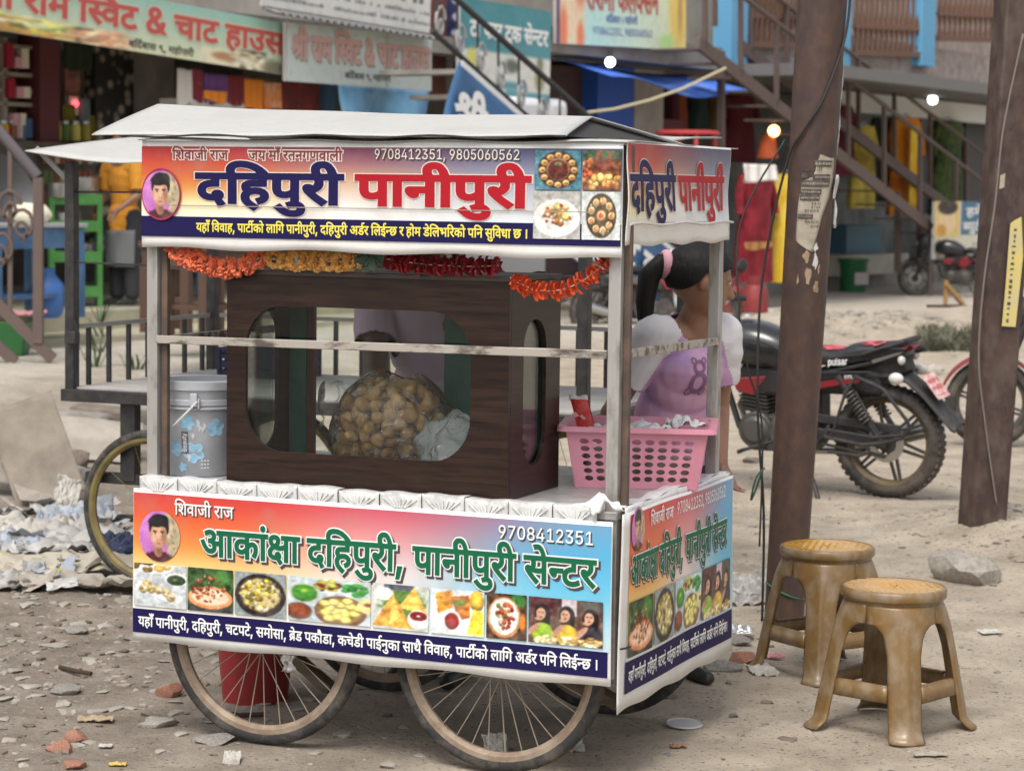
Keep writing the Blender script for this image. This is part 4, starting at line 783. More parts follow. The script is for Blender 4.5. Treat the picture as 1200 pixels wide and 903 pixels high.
# roof: sheet with a low ridge, open at the right end
def roof_mesh(x0, x1, xr0, xr1, y0, y1, ze, zr0, zr1, th):
 def fn(s, t):
  ye = y0 + (y1 - y0) * t; k = 1 - abs(t * 2 - 1)
  xa = x0 + (xr0 - x0) * k; xb = x1 + (xr1 - x1) * k; x = xa + (xb - xa) * s
  zr = zr0 + (zr1 - zr0) * s
  sag = -.008 * math.sin(s * math.pi) * k + .0015 * math.sin(s * 15 + 3 * t)
  return (x, ye, ze + (zr - ze) * k ** .92 + sag)
 mb = MB(); mb.grid(fn, 40, 24); return mb
roof_mesh(-1.665, -.155, -1.75, -.275, -.035, .985, 1.797, 1.905, 1.868, 0).build('roof', M_roof, cart, solid=.004)
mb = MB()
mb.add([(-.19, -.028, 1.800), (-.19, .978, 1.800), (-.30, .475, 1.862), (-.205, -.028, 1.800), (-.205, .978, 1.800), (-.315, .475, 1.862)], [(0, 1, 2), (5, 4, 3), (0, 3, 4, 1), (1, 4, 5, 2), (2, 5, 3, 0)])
mb.build('gable_shade', M_end_shade, cart, smooth=0)  # dark triangle standing in for the shade under the open roof end
mb = MB(); mb.grid(lambda s, t: (-1.515 + 1.53 * s, -.02 + 1.0 * t, 1.789 + .003 * math.sin(s * 22 + 2 * t) - .006 * (t < .05)), 30, 12)
mb.build('top_sheet', mat('grey plastic sheet', (.46, .46, .43), .4, col2=(.36, .36, .34), scale=8), cart, solid=.003)
mb = MB(); mb.tube([(-1.53 + i * .051, -.041 + .003 * math.sin(i), 1.795 - .004 * math.sin(i * .9)) for i in range(28)], .003, 6); mb.build('cord', M_black, cart)

# ------------------------------------------------------------------ printed pictures
def pic_boy(w=72, h=84):
 p = Pic(w, h, (196, 120, 190)).noise(.25, 7, 3)
 p.poly([(.62, 0), (1, 0), (1, 1), (.80, 1), (.60, .5)], (176, 160, 128), .7)
 for k in range(7): p.el(.80 + .03 * (k % 3), .1 + .13 * k, .06, .02, (120, 104, 84), .5, rot=.8)
 p.el(.47, 1.03, .42, .25, (70, 26, 34), .1, n=.15); p.el(.30, 1.02, .13, .16, (92, 34, 44), .4); p.el(.62, 1.02, .1, .14, (96, 40, 50), .4)
 p.el(.47, .76, .12, .17, (168, 118, 92), .2); p.el(.50, .80, .08, .08, (136, 92, 72), .5)
 p.el(.485, .22, .26, .17, (26, 22, 26), .12, n=.25); p.el(.30, .32, .07, .16, (34, 28, 30), .25); p.el(.68, .32, .055, .15, (30, 26, 28), .25)
 p.el(.475, .47, .205, .275, (206, 160, 130), .12, shade=.12); p.el(.61, .50, .09, .22, (160, 112, 88), .8); p.el(.36, .56, .07, .09, (222, 176, 146), .8)
 p.el(.45, .225, .245, .11, (28, 24, 28), .18, n=.3); p.el(.60, .25, .11, .07, (28, 24, 28), .25, rot=.4)
 for x in (.385, .565):
  p.el(x, .405, .062, .014, (44, 34, 32), .4); p.el(x, .45, .046, .020, (236, 226, 216), .3); p.el(x + .005, .45, .022, .021, (36, 26, 26), .3); p.el(x, .436, .05, .008, (50, 36, 34), .5)
 p.el(.48, .525, .022, .075, (222, 178, 148), .8); p.el(.452, .575, .018, .012, (140, 90, 72), .6); p.el(.510, .575, .018, .012, (134, 86, 70), .6); p.el(.48, .565, .028, .022, (212, 164, 134), .6)
 p.el(.48, .645, .066, .013, (150, 76, 72), .4); p.el(.48, .660, .052, .016, (186, 106, 98), .5); p.el(.265, .48, .024, .06, (190, 140, 112), .3)
 return p.noise(.10, 20, 8)
def pic_puriplate():                          # ring of puris round a bowl of red water
 p = Pic(56, 60, (70, 120, 136)).noise(.3, 16, 2)
 p.el(.5, .5, .44, .48, (58, 40, 26), .05)
 for k in range(12):
  a = k * math.pi / 6; p.el(.5 + .345 * math.cos(a), .5 + .375 * math.sin(a), .085, .085, (214, 170, 104), .2, .6); p.el(.51 + .345 * math.cos(a), .51 + .375 * math.sin(a), .045, .04, (150, 96, 52), .5)
 p.el(.5, .48, .26, .29, (170, 110, 80), .06); p.el(.5, .50, .23, .26, (92, 34, 22), .1, .3); p.el(.5, .34, .10, .05, (150, 170, 120), .6); p.el(.5, .35, .05, .03, (60, 120, 50), .5)
 return p
def pic_puriglass():
 p = Pic(50, 60, (120, 70, 40)).noise(.5, 9, 4)
 p.rc(0, 0, 1, .25, (60, 80, 50)); p.noise(.35, 12, 7)
 p.many(26, .5, .78, .5, .26, .09, [(222, 160, 84), (236, 184, 104), (196, 120, 60)], 5, .6)
 p.many(10, .15, .45, .15, .22, .08, [(190, 90, 50), (214, 140, 80)], 6, .6)
 p.el(.55, .24, .23, .30, (176, 78, 48), .08, .5); p.el(.55, .20, .18, .2, (110, 60, 40), .3); p.el(.58, .10, .12, .1, (56, 100, 50), .5, n=.6); p.el(.47, .68, .10, .13, (244, 204, 120), .15, .7); p.el(.30, .70, .08, .12, (230, 180, 96), .15, .6)
 return p
def pic_dahi(seed=1):                          # white plate with filled puris
 p = Pic(56, 56, (178, 176, 170)).noise(.2, 12, seed)
 p.el(.5, .56, .5, .40, (238, 238, 232), .04); p.el(.5, .55, .40, .31, (222, 220, 212), .2)
 p.many(15, .5, .50, .32, .22, .085, [(214, 170, 90), (232, 200, 130), (186, 120, 60), (200, 150, 70)], seed, .7)
 p.many(22, .5, .50, .32, .23, .03, [(160, 44, 30), (240, 232, 210), (110, 120, 50), (250, 240, 220)], seed + 1, .4)
 return p
def pic_round(seed=2):
 p = Pic(56, 64, (206, 210, 208)).noise(.12, 9, seed)
 p.el(.5, .5, .40, .47, (66, 62, 40), .04); p.el(.5, .49, .37, .44, (90, 70, 48), .1)
 for k in range(9):
  a = k * 2 * math.pi / 9; x, y = .5 + .27 * math.cos(a), .5 + .31 * math.sin(a)
  p.el(x, y, .095, .09, (232, 200, 140), .15, .6); p.el(x, y, .05, .045, (196, 90, 56), .4); p.el(x + .01, y, .02, .02, (240, 236, 210), .5)
 p.el(.5, .5, .13, .12, (228, 190, 130), .15, .6); p.el(.5, .5, .07, .06, (206, 84, 60), .4); p.many(26, .5, .5, .34, .4, .016, [(180, 40, 30), (250, 240, 226), (60, 120, 50)], seed)
 return p
def pic_platter():
 p = Pic(64, 50, (196, 202, 204)).noise(.22, 16, 5)
 p.el(.35, .06, .42, .17, (236, 236, 230), .05); p.many(12, .2, .06, .18, .1, .05, [(90, 70, 40), (120, 90, 50), (60, 60, 36)], 3); p.el(.47, .10, .11, .08, (236, 180, 90), .15, .5); p.el(.62, .06, .08, .06, (226, 190, 110), .2, .5)
 p.el(.80, .33, .22, .155, (244, 244, 240), .05); p.el(.80, .345, .185, .125, (40, 62, 34), .1); p.el(.78, .33, .06, .03, (110, 130, 60), .5)
 p.poly([(.08, .40), (.95, .72), (.80, .93), (.02, .60)], (240, 240, 234), .1)
 for x, y in ((.25, .47), (.33, .60), (.47, .60), (.62, .66), (.70, .76), (.18, .60)):
  p.el(x, y, .09, .10, (212, 180, 120), .15, .6); p.many(5, x, y, .05, .05, .025, [(110, 120, 60), (150, 110, 60), (230, 226, 200)], int(x * 99))
 return p
def pic_noodles(seed=1):
 p = Pic(56, 52, (54, 84, 44)).noise(.5, 10, seed)
 p.el(.75, .2, .2, .2, (70, 130, 50), .4, n=.5); p.rc(0, .85, 1, 1, (60, 64, 60))
 p.el(.5, .68, .50, .26, (234, 150, 96), .04); p.el(.5, .66, .44, .21, (250, 210, 180), .2)
 p.many(60, .46, .48, .36, .30, .045, [(150, 70, 36), (186, 104, 60), (120, 50, 30), (206, 140, 90), (96, 40, 24)], seed, .6, asp=.5)
 return p
def pic_curd(seed=1):
 p = Pic(56, 50, (150, 160, 160)); p.el(.5, .52, .50, .5, (44, 34, 34), .04); p.el(.5, .50, .43, .42, (70, 60, 50), .1)
 p.el(.5, .5, .40, .38, (214, 196, 140), .2, n=.4)
 p.many(70, .5, .5, .38, .36, .05, [(236, 224, 170), (206, 180, 90), (120, 110, 50), (240, 232, 200), (150, 120, 60), (226, 200, 60)], seed, .5)
 return p
def pic_dips(seed=1):
 p = Pic(64, 52, (196, 210, 214)).noise(.15, 14, seed)
 p.el(.20, .36, .19, .24, (190, 196, 180), .05); p.el(.20, .36, .165, .20, (70, 140, 50), .1, .3); p.el(.2, .3, .05, .05, (170, 200, 60), .5)
 p.el(.13, .78, .17, .2, (120, 90, 80), .05); p.el(.13, .78, .14, .165, (140, 66, 36), .1, .3)
 p.el(.50, .16, .17, .18, (226, 230, 226), .05); p.many(14, .5, .16, .12, .12, .05, [(110, 60, 40), (180, 180, 80), (130, 40, 40)], 2)
 p.el(.82, .20, .17, .19, (230, 234, 230), .05); p.many(14, .82, .2, .12, .12, .05, [(40, 110, 50), (70, 150, 70)], 3)
 p.el(.64, .72, .32, .36, (130, 92, 70), .04); p.el(.64, .70, .28, .30, (150, 120, 70), .1)
 for k in range(15):
  a = k * 2.4; d = .24 * math.sqrt((k + .4) / 15); p.el(.64 + d * math.cos(a), .68 + d * 1.1 * math.sin(a), .075, .085, (236, 216, 120), .15, .6)
 p.el(.97, .55, .13, .17, (236, 220, 150), .05); p.el(.97, .52, .05, .05, (130, 70, 40), .3)
 return p
def pic_samosa():
 p = Pic(60, 50, (206, 210, 200)).noise(.2, 8, 3); p.el(.55, .4, .45, .34, (96, 130, 60), .3, n=.6); p.rc(.2, 0, .75, .12, (90, 96, 104)); p.el(.2, .22, .18, .15, (240, 240, 238), .05)
 p.poly([(.74, .02), (.99, .62), (.46, .50)], (232, 176, 84), .9); p.poly([(.36, .20), (.74, .97), (.0, .93)], (228, 164, 70), .9); p.poly([(.36, .20), (.50, .70), (.30, .90)], (250, 206, 110), .5)
 p.el(.82, .74, .2, .22, (240, 240, 240), .05); p.el(.82, .66, .16, .11, (130, 24, 24), .1); p.el(.82, .66, .05, .03, (230, 230, 230), .5)
 return p
def pic_pakoda():
 p = Pic(56, 50, (216, 226, 228)).noise(.1, 8, 3); p.el(.5, .6, .5, .5, (236, 240, 240), .06)
 p.poly([(.08, .10), (.40, .02), (.42, .38), (.14, .56)], (206, 140, 50), 1.1); p.poly([(.38, .16), (.72, .10), (.74, .60), (.52, .66)], (176, 104, 40), 1.2); p.el(.55, .28, .14, .09, (120, 140, 60), .3, rot=-.3, n=.5)
 p.el(.86, .22, .14, .24, (226, 180, 70), .1, .6); p.poly([(.80, .40), (.98, .44), (.98, .98), (.68, .96)], (236, 212, 70), .6)
 p.el(.40, .70, .18, .25, (244, 246, 246), .05); p.el(.40, .70, .14, .19, (150, 24, 30), .1, .3)
 return p
def pic_fry():
 p = Pic(50, 50, (90, 60, 40)).noise(.4, 8, 5); p.el(.78, .14, .22, .16, (60, 120, 50), .3, n=.6); p.el(.9, .6, .1, .2, (220, 130, 40), .4); p.el(.44, .52, .42, .46, (196, 140, 90), .04); p.el(.44, .50, .37, .41, (236, 232, 224), .06)
 p.many(44, .44, .48, .26, .30, .05, [(176, 80, 44), (200, 110, 60), (140, 40, 30), (210, 190, 160), (120, 120, 60)], 4, .6)
 return p
def pic_women():
 p = Pic(84, 56, (96, 66, 58)).noise(.35, 4, 6); p.rc(.45, 0, .66, .35, (200, 190, 196)); p.rc(.70, 0, 1, .2, (80, 80, 76)); p.rc(.02, 0, .4, .4, (92, 52, 54)); p.noise(.1, 9, 2)
 for x, top, y0 in ((.19, (150, 190, 50), .36), (.52, (226, 190, 60), .36), (.84, (44, 40, 50), .38)):
  p.el(x, y0 + .02, .115, .24, (26, 20, 22), .12); p.el(x + .06, y0 + .2, .05, .26, (28, 22, 24), .3)
  p.el(x, .78, .15, .24, top, .1, n=.2); p.el(x - .12, .70, .05, .18, (200, 150, 124), .3, rot=.5)
  p.el(x - .02, y0, .068, .135, (216, 168, 140), .12); p.el(x - .05, y0 + .11, .06, .05, (206, 156, 128), .3)
  for dx in (-.045, .005): p.el(x + dx, y0 - .03, .014, .014, (40, 26, 26), .4)
  p.el(x - .02, y0 + .07, .022, .016, (140, 50, 50), .4)
 for x in (.22, .53, .84): p.many(20, x, .92, .14, .12, .042, [(226, 200, 140), (200, 160, 96), (240, 220, 170)], int(x * 50), .7)
 return p

# ------------------------------------------------------------------ banners
def grad_low(p):                              # red and orange at left turning to pale pink and blue
 x, y = p.x, p.y
 c = np.array
 A, B, C, D = c((206, 40, 38)), c((232, 130, 40)), c((244, 214, 130)), c((250, 244, 226))
 def mixs(cols, t):
  o = np.zeros((*t.shape, 3)); n = len(cols) - 1; q = np.clip(t, 0, .9999) * n; i = q.astype(int); f = (q - i)[..., None]
  L_ = np.array(cols, float); return L_[i] * (1 - f) + L_[i + 1] * f
 left = mixs([A, (222, 82, 36), B, C, D, (244, 240, 234)], y * .95)
 midc = mixs([(196, 70, 90), (222, 140, 140), (236, 206, 200), (240, 232, 230), (244, 242, 240)], y)
 rgt = mixs([(96, 150, 190), (60, 166, 214), (90, 186, 222), (170, 214, 230), (220, 232, 238)], y * .9)
 t1 = sm(.22, .58, x + .06 * np.sin(4 * y))[..., None]; t2 = sm(.50, .95, x + .10 * (y - .4))[..., None]
 p.a = np.clip(((left * (1 - t1) + midc * t1) * (1 - t2) + rgt * t2) / 255, 0, 1) * .88 + .10; return p
def grad_top(p):
 x, y = p.x, p.y
 def mixs(cols, t):
  n = len(cols) - 1; q = np.clip(t, 0, .9999) * n; i = q.astype(int); f = (q - i)[..., None]
  L_ = np.array(cols, float); return L_[i] * (1 - f) + L_[i + 1] * f
 left = mixs([(168, 44, 44), (190, 66, 48), (204, 100, 50), (214, 150, 80), (240, 224, 176), (236, 230, 214)], y)
 mid = mixs([(120, 60, 84), (150, 96, 104), (196, 150, 120), (214, 190, 170), (230, 226, 218), (232, 230, 226)], y)
 rgt = mixs([(70, 72, 104), (110, 112, 136), (150, 154, 172), (176, 180, 190), (200, 204, 208), (220, 224, 226)], y)
 t1 = sm(.12, .45, x)[..., None]; t2 = sm(.42, .80, x)[..., None]
 p.a = ((left * (1 - t1) + mid * t1) * (1 - t2) + rgt * t2) / 255; return p
def banner(name, x0, z0, x1, z1, th, M, warp, label=None):
 """white sheet as wide as the cart side; returns the part"""
 mb = MB(); nx_, nz2 = 60, 16
 mb.grid(lambda a, b: (x0 + (x1 - x0) * a, warp(x0 + (x1 - x0) * a, z0 + (z1 - z0) * b), z0 + (z1 - z0) * b + .004 * math.sin(a * 21) * (1 - b)), nx_, nz2)
 o = mb.build(name, M_flex, cart, solid=th, smooth=180); o.matrix_local = M
 return o
D1, D2, D3, D4 = .003, .0045, .006, .0075
def stripe(par, x0, z0, x1, z1, y, warp, m=M_navy, name='stripe'):
 mb = MB(); mb.grid(lambda a, b: (x0 + (x1 - x0) * a, -y + warp(x0 + (x1 - x0) * a, z0 + (z1 - z0) * b), z0 + (z1 - z0) * b), 50, 4)
 return mb.build(name, m, par, smooth=180)
I4 = Matrix.Identity(4)
wf_top = lambda x, z: .0025 * math.sin(x * 9 + z * 5) + .0018 * math.sin(x * 21 + 3 * z)
wf_low = lambda x, z: .0022 * math.sin(x * 7 + z * 8) + .0012 * math.sin(x * 16)
wf_ts = lambda x, z: .0035 * math.sin(z * 26 + x * 3) + .0012 * math.sin(x * 15)
wf_ls = lambda x, z: .004 * math.sin(x * 10 + z * 6) + .010 * max(0, .38 - z) * 6 * max(0, math.sin(x * 5))

# top banner, front
bt = banner('top_banner', -1.505, 1.468, .004, 1.782, .002, Matrix.Translation((0, -.012, 0)), wf_top)
p = grad_top(Pic(150, 34, (0, 0, 0))); printed('printed_ground', p, M_print, bt, -1.505, 1.560, 1.509, .205, D1, wf_top)
stripe(bt, -1.505, 1.502, .002, 1.561, D2, wf_top)
for k, wd, x, w in ((0, 'shivaji', -1.401, .190), (1, 'jay', -1.144, .30)):
 lettering(wd, M_cream, bt, x, 1.728, w, .026, D2, 95, wf_top); lettering(wd, mat('maroon print', (.20, .02, .025), .4), bt, x, 1.728, w, .026, D3, 18, wf_top)
for wd, x, w, m in (('dahi', -1.317, .471, M_navy), ('pani', -.797, .528, M_red)):
 lettering(wd, M_cream, bt, x, 1.605, w, .080, D2, 62, wf_top); lettering(wd, m, bt, x, 1.605, w, .080, D3, 40, wf_top)
lettering('num1', M_shadow, bt, -.744, 1.733, .45, .024, D2, 14, wf_top, dx=.003, dz=-.003); lettering('num1', M_cream, bt, -.744, 1.733, .45, .024, D3, 8, wf_top)
lettering('top', M_yel, bt, -1.320, 1.519, 1.053, .0235, D3, 24, wf_top)
stripe(bt, -1.42, 1.592, -.02, 1.5945, D4, wf_top, mat('stitching', (.30, .25, .2), .8), 'stitching')
b_ov = printed('portrait', pic_boy(), M_print, bt, -1.500, 1.552, .126, .146, D4, wf_top, oval=True)
mb = MB(); mb.tube([(-1.437 + .064 * math.cos(a), -D4 + wf_top(-1.437, 1.625), 1.625 + .074 * math.sin(a)) for a in np.linspace(0, 2 * math.pi, 50)[:-1]], .003, 6, closed=True); mb.build('portrait_border', mat('crimson print', (.35, .02, .07), .4), bt)
xx = -.288
for pc, x, z, w, h in ((pic_puriplate(), -.250, 1.653, .134, .107), (pic_puriglass(), -.111, 1.653, .112, .107), (pic_dahi(4), -.252, 1.519, .136, .130), (pic_round(3), -.111, 1.519, .112, .130)):
 printed('food_photo', pc, M_print, bt, x, z, w, h, D4, wf_top)

# top banner, right side
MS = Matrix.Translation((.012, 0, 0)) @ Matrix.Rotation(R(90), 4, 'Z')
bs_ = banner('top_side_banner', .002, 1.504, .905, 1.786, .002, MS, wf_ts)
p = grad_top(Pic(90, 30, (0, 0, 0)))
printed('printed_ground', p, M_print, bs_, .006, 1.566, .89, .215, D1, wf_ts)
for wd, x, w, m in (('dahi', .012, .375, M_navy), ('pani', .42, .415, M_red)):
 lettering(wd, M_cream, bs_, x, 1.602, w, .092, D2, 55, wf_ts); lettering(wd, m, bs_, x, 1.602, w, .092, D3, 34, wf_ts)
mb = MB(); mb.tube([(.0 + i * .0227, -.012 + wf_ts(i * .0227, 1.565), 1.562 + .003 * math.sin(i * .4)) for i in range(41)], .0035, 6); mb.build('cord', mat('white cord', (.55, .53, .5), .8), bs_)

# lower banner, front
bl = banner('lower_banner', -1.53, .293, -.004, .752, .003, Matrix.Translation((0, -.022, 0)), wf_low)
p = grad_low(Pic(180, 44, (0, 0, 0)))
printed('printed_ground', p, M_print, bl, -1.528, .390, 1.522, .350, D1, wf_low)
stripe(bl, -1.528, .320, -.012, .392, D2, wf_low)
lettering('shivaji', M_shadow, bl, -1.385, .683, .200, .033, D2, 18, wf_low, dx=.003, dz=-.003); lettering('shivaji', M_white, bl, -1.385, .683, .200, .033, D3, 16, wf_low)
lettering('num2', M_shadow, bl, -.345, .686, .290, .031, D2, 14, wf_low, dx=.003, dz=-.004); lettering('num2', M_white, bl, -.345, .686, .290, .031, D3, 10, wf_low)
lettering('akan', M_shadow, bl, -1.295, .569, 1.245, .073, D2, 62, wf_low, dx=.006, dz=-.007)
lettering('akan', M_white, bl, -1.295, .569, 1.245, .073, D3, 62, wf_low); lettering('akan', M_green, bl, -1.295, .569, 1.245, .073, D4, 26, wf_low)
lettering('low', M_white, bl, -1.508, .341, 1.470, .027, D3, 22, wf_low)
printed('portrait', pic_boy(), M_print, bl, -1.507, .538, .140, .152, D3, wf_low, oval=True)
xs_ = [-1.522, -1.338, -1.180, -1.002, -.728, -.545, -.375, -.248]
pcs = [pic_platter(), pic_noodles(2), pic_curd(1), pic_dips(2), pic_samosa(), pic_pakoda(), pic_fry(), pic_women()]
we = [-1.342, -1.186, -1.010, -.735, -.552, -.382, -.254, -.026]
for pc, a, b in zip(pcs, xs_, we):
 printed('food_photo', pc, M_print, bl, a, .402, b - a, .128, D4, wf_low)

# lower banner, right side
wls = wf_ls
b2 = banner('lower_side_banner', -.028, .222, .985, .775, .002, Matrix.Translation((.022, 0, 0)) @ Matrix.Rotation(R(90), 4, 'Z'), wls)
p = grad_low(Pic(120, 44, (0, 0, 0)))
printed('printed_ground', p, M_print, b2, .028, .355, .945, .412, D1, wls)
stripe(b2, .022, .268, .965, .358, D2, wls)
lettering('shivaji', M_white, b2, .20, .716, .20, .031, D3, 16, wls); lettering('num1', M_white, b2, .43, .720, .46, .030, D3, 10, wls)
lettering('akan', M_shadow, b2, .03, .571, .87, .076, D2, 50, wls, dx=.005, dz=-.006); lettering('akan', M_white, b2, .03, .571, .87, .076, D3, 52, wls); lettering('akan', M_green, b2, .03, .571, .87, .076, D4, 24, wls)
lettering('side', M_white, b2, .045, .298, .87, .029, D3, 20, wls)
printed('portrait', pic_boy(), M_print, b2,   .030, .660, .11, .125, D3, wls, oval=True)
for pc, a, b in ((pic_noodles(5), .030, .215), (pic_curd(4), .228, .415), (pic_dips(5), .428, .655), (pic_women(), .668, .935)):
 printed('food_photo', pc, M_print, b2, a, .368, b - a, .156, D4, wls)
mb = MB(); mb.tube([(-.028, -.004, .405), (-.01, -.012, .405), (.03, -.012, .403)], .003, 6); mb.build('cord', M_black, b2)

# ------------------------------------------------------------------ display case on the counter
M_lam = mat('dark wood laminate', (0.032, 0.016, 0.011), 0.34, spec=.3, col2=(0.010, 0.006, 0.005), scale=4.5, lo=.36, hi=.66, stretch=(1.0, 7, 13), col3=(0.040, 0.021, 0.014), scale3=4, bump=.03)
M_lam_edge = mat('laminate edge', (0.055, 0.036, 0.028), 0.5)
M_glass = glass_mat('case glass', (0.93, 0.96, 0.95), .8)
M_gpost = mat('green painted board', (0.015, 0.085, 0.068), 0.55, col2=(0.03, 0.13, 0.10), scale=9)
M_maroon = mat('maroon board', (0.09, 0.02, 0.018), 0.55)
case = thing('display_case', 'dark wood laminate display case with rounded glass windows, on the cart counter', 'display case', CW(-.806, .06, .777), -YAW)
CX, CD, CH = .906, .385, .617                # width, depth, height
def holed(w, h, hx0, hx1, hz0, hz1, rr, th, ns=10):
 """upright board w x h (x right, z up) with a round-cornered opening"""
 def rrect(x0, x1, z0, z1, r):
  P = []
  for cx, cz, a0 in ((x1 - r, z1 - r, 0), (x0 + r, z1 - r, 90), (x0 + r, z0 + r, 180), (x1 - r, z0 + r, 270)):
   for k in range(ns + 1):
    a = R(a0 + 90 * k / ns); P.append((cx + r * math.cos(a), cz + r * math.sin(a)))
  return P
 inner = rrect(hx0, hx1, hz0, hz1, rr); n = len(inner); outer = []
 corners = [(w / 2, h), (-w / 2, h), (-w / 2, 0), (w / 2, 0)]
 for q in range(4):
  cx, cz = corners[q]
  for k in range(ns + 1):
   ix, iz = inner[q * (ns + 1) + k]; t = k / ns
   if q == 0: o = (w / 2, iz + (h - iz) * min(1, t * 2)) if t <= .5 else (ix + (w / 2 - ix) * min(1, 2 - 2 * t), h)
   elif q == 1: o = (ix + (-w / 2 - ix) * min(1, t * 2), h) if t <= .5 else (-w / 2, iz + (h - iz) * min(1, 2 - 2 * t))
   elif q == 2: o = (-w / 2, iz + (0 - iz) * min(1, t * 2)) if t <= .5 else (ix + (-w / 2 - ix) * min(1, 2 - 2 * t), 0)
   else: o = (ix + (w / 2 - ix) * min(1, t * 2), 0) if t <= .5 else (w / 2, iz + (0 - iz) * min(1, 2 - 2 * t))
   outer.append(o)
 mb = MB(); vs = []
 for y in (0, th):
  vs += [(x, y, z) for x, z in inner] + [(x, y, z) for x, z in outer]
 fs = []
 for i in range(n):
  j = (i + 1) % n
  fs += [(i, j, n + j, n + i), (2 * n + j, 2 * n + i, 3 * n + i, 3 * n + j), (i, 2 * n + i, 2 * n + j, j), (n + i, n + j, 3 * n + j, 3 * n + i)]
 mb.add(vs, fs); return mb, inner
def pane(inner, y, name, parent, m, grow=.012):
 cx = sum(x for x, z in inner) / len(inner); cz = sum(z for x, z in inner) / len(inner)
 mb = MB(); mb.prism([(x + grow * (1 if x > cx else -1), z + grow * (1 if z > cz else -1)) for x, z in inner], y, y + .004)
 return mb.build(name, m, parent, smooth=0)
mb, inn = holed(CX, CH, -.390, .335, .100, .528, .125, .014)
fp = mb.build('front_panel', M_lam, case, smooth=20); pane(inn, .0145, 'glass_pane', fp, M_glass)
mb, inn = holed(CD - .016, CH - .002, -.095, .075, .085, .505, .083, .012)
sp_ = mb.build('side_panel', M_lam, case, smooth=20); sp_.matrix_local = Matrix.Translation((CX / 2, .016 + (CD - .016) / 2, 0)) @ Matrix.Rotation(R(90), 4, 'Z')
pane(inn, .0125, 'glass_pane', sp_, M_glass)
mb, inn = holed(CD - .016, CH - .002, -.095, .095, .085, .505, .083, .012)
sp2 = mb.build('side_panel', M_lam, case, smooth=20); sp2.matrix_local = Matrix.Translation((-CX / 2 + .012, .016 + (CD - .016) / 2, 0)) @ Matrix.Rotation(R(90), 4, 'Z')
pane(inn, .0125, 'glass_pane', sp2, M_glass)
mb = MB(); mb.box2((-CX / 2 - .004, -.004, CH), (CX / 2 + .004, CD, CH + .014)); mb.build('top_board', M_lam_edge, case, bevel=.002)
mb = MB(); mb.box2((-CX / 2 + .014, .02, .0), (CX / 2 - .014, CD - .002, .014)); mb.build('base_board', mat('pale case floor', (.42, .38, .30), .5, col2=(.25, .2, .14), scale=14), case)
mb = MB(); mb.box2((-.436, CD - .03, .016), (-.378, CD - .004, CH - .002)); mb.build('back_post', M_gpost, case, bevel=.002); mb = MB(); mb.box2((.085, CD - .02, .016), (CX / 2 - .014, CD - .004, CH - .002)); mb.build('back_panel', M_gpost, case, bevel=.002)
mb = MB(); mb.box2((-.376, CD - .026, .016), (-.354, CD - .006, CH - .002)); mb.build('back_rail', M_maroon, case)

# puris and the clear bag that holds them
M_puri = mat('fried puri', (0.80, 0.46, 0.16), 0.42, col2=(0.46, 0.21, 0.06), scale=30, lo=.35, hi=.7, bump=.25, bscale=60, col3=(.70, .50, .26), scale3=26)
BC = Vector((-.815, .27, .792))              # cart frame
def puri_mesh(seed):
 q = random.Random(seed); mb = MB(); mb.ball((0, 0, 0), (1, .96, .86), 18, 12)
 mb.v = [tuple(Vector(p) * (1 + .13 * mnoise.noise(Vector(p) * 1.4 + Vector((seed, 0, 0))))) for p in mb.v]
 me = mb.mesh('puri'); me.materials.append(M_puri); me.polygons.foreach_set('use_smooth', [True] * len(me.polygons)); return me
pm = [puri_mesh(k) for k in range(5)]
q = random.Random(5); spots = []
A, B_, Hh = .175, .115, .285
tries = 0
while len(spots) < 190 and tries < 60000:
 tries += 1
 x, y, z = q.uniform(-A, A), q.uniform(-B_, B_), q.uniform(.02, Hh)
 k = z / Hh; prof = math.sqrt(max(.02, 1 - ((k - .40) / .66) ** 2))
 if (x / (A * prof)) ** 2 + (y / (B_ * prof)) ** 2 > 1: continue
 if (x / (A * prof)) ** 2 + (y / (B_ * prof)) ** 2 < .36 and z < Hh * .7: continue
 r = q.uniform(.0195, .0255)
 if all((x - a) ** 2 + (y - b) ** 2 + (z - c) ** 2 > ((r + d) * .80) ** 2 for a, b, c, d in spots): spots.append((x, y, z, r))
for i, (x, y, z, r) in enumerate(spots):
 o = bpy.data.objects.new('puri', pm[i % 5]); COL.objects.link(o)
 o.location = CW(BC.x + x, BC.y + y, BC.z + z); o.rotation_euler = (q.random() * 6, q.random() * 6, q.random() * 6); o.scale = (r, r, r)
 tag(o, 'round golden fried puri packed in the clear bag inside the display case', 'puri', 'puris in the clear bag')
M_film = glass_mat('clear plastic film', (.98, .97, .95), 2.2, .10, .03, 1.0, 15)
M_film2 = glass_mat('milky plastic film', (.86, .88, .86), 1.8, .16, .34, 1.0, 20)
bag = thing('plastic_bag', 'large clear plastic bag full of golden puris inside the display case', 'bag', CW(BC.x, BC.y, BC.z - .002), -YAW)
def fn(s, t):
 a = 2 * math.pi * s; k = t
 pr = 1.10 * math.sqrt(max(.05, 1 - ((k - .40) / .66) ** 2))
 n = mnoise.noise(Vector((math.cos(a) * 2.2, math.sin(a) * 2.2, k * 4))) * .07 + mnoise.noise(Vector((math.cos(a) * 7, math.sin(a) * 7, k * 9))) * .03
 rr = pr * (1 + n)
 z = .002 + k * .31
 return ((A + .008) * rr * math.cos(a) - .03 * max(0, k - .7), (B_ + .006) * rr * math.sin(a), z + .012 * math.sin(3 * a + 1) * k)
mb = MB(); mb.grid(fn, 72, 40); mb.build('film', M_film, bag, smooth=180)
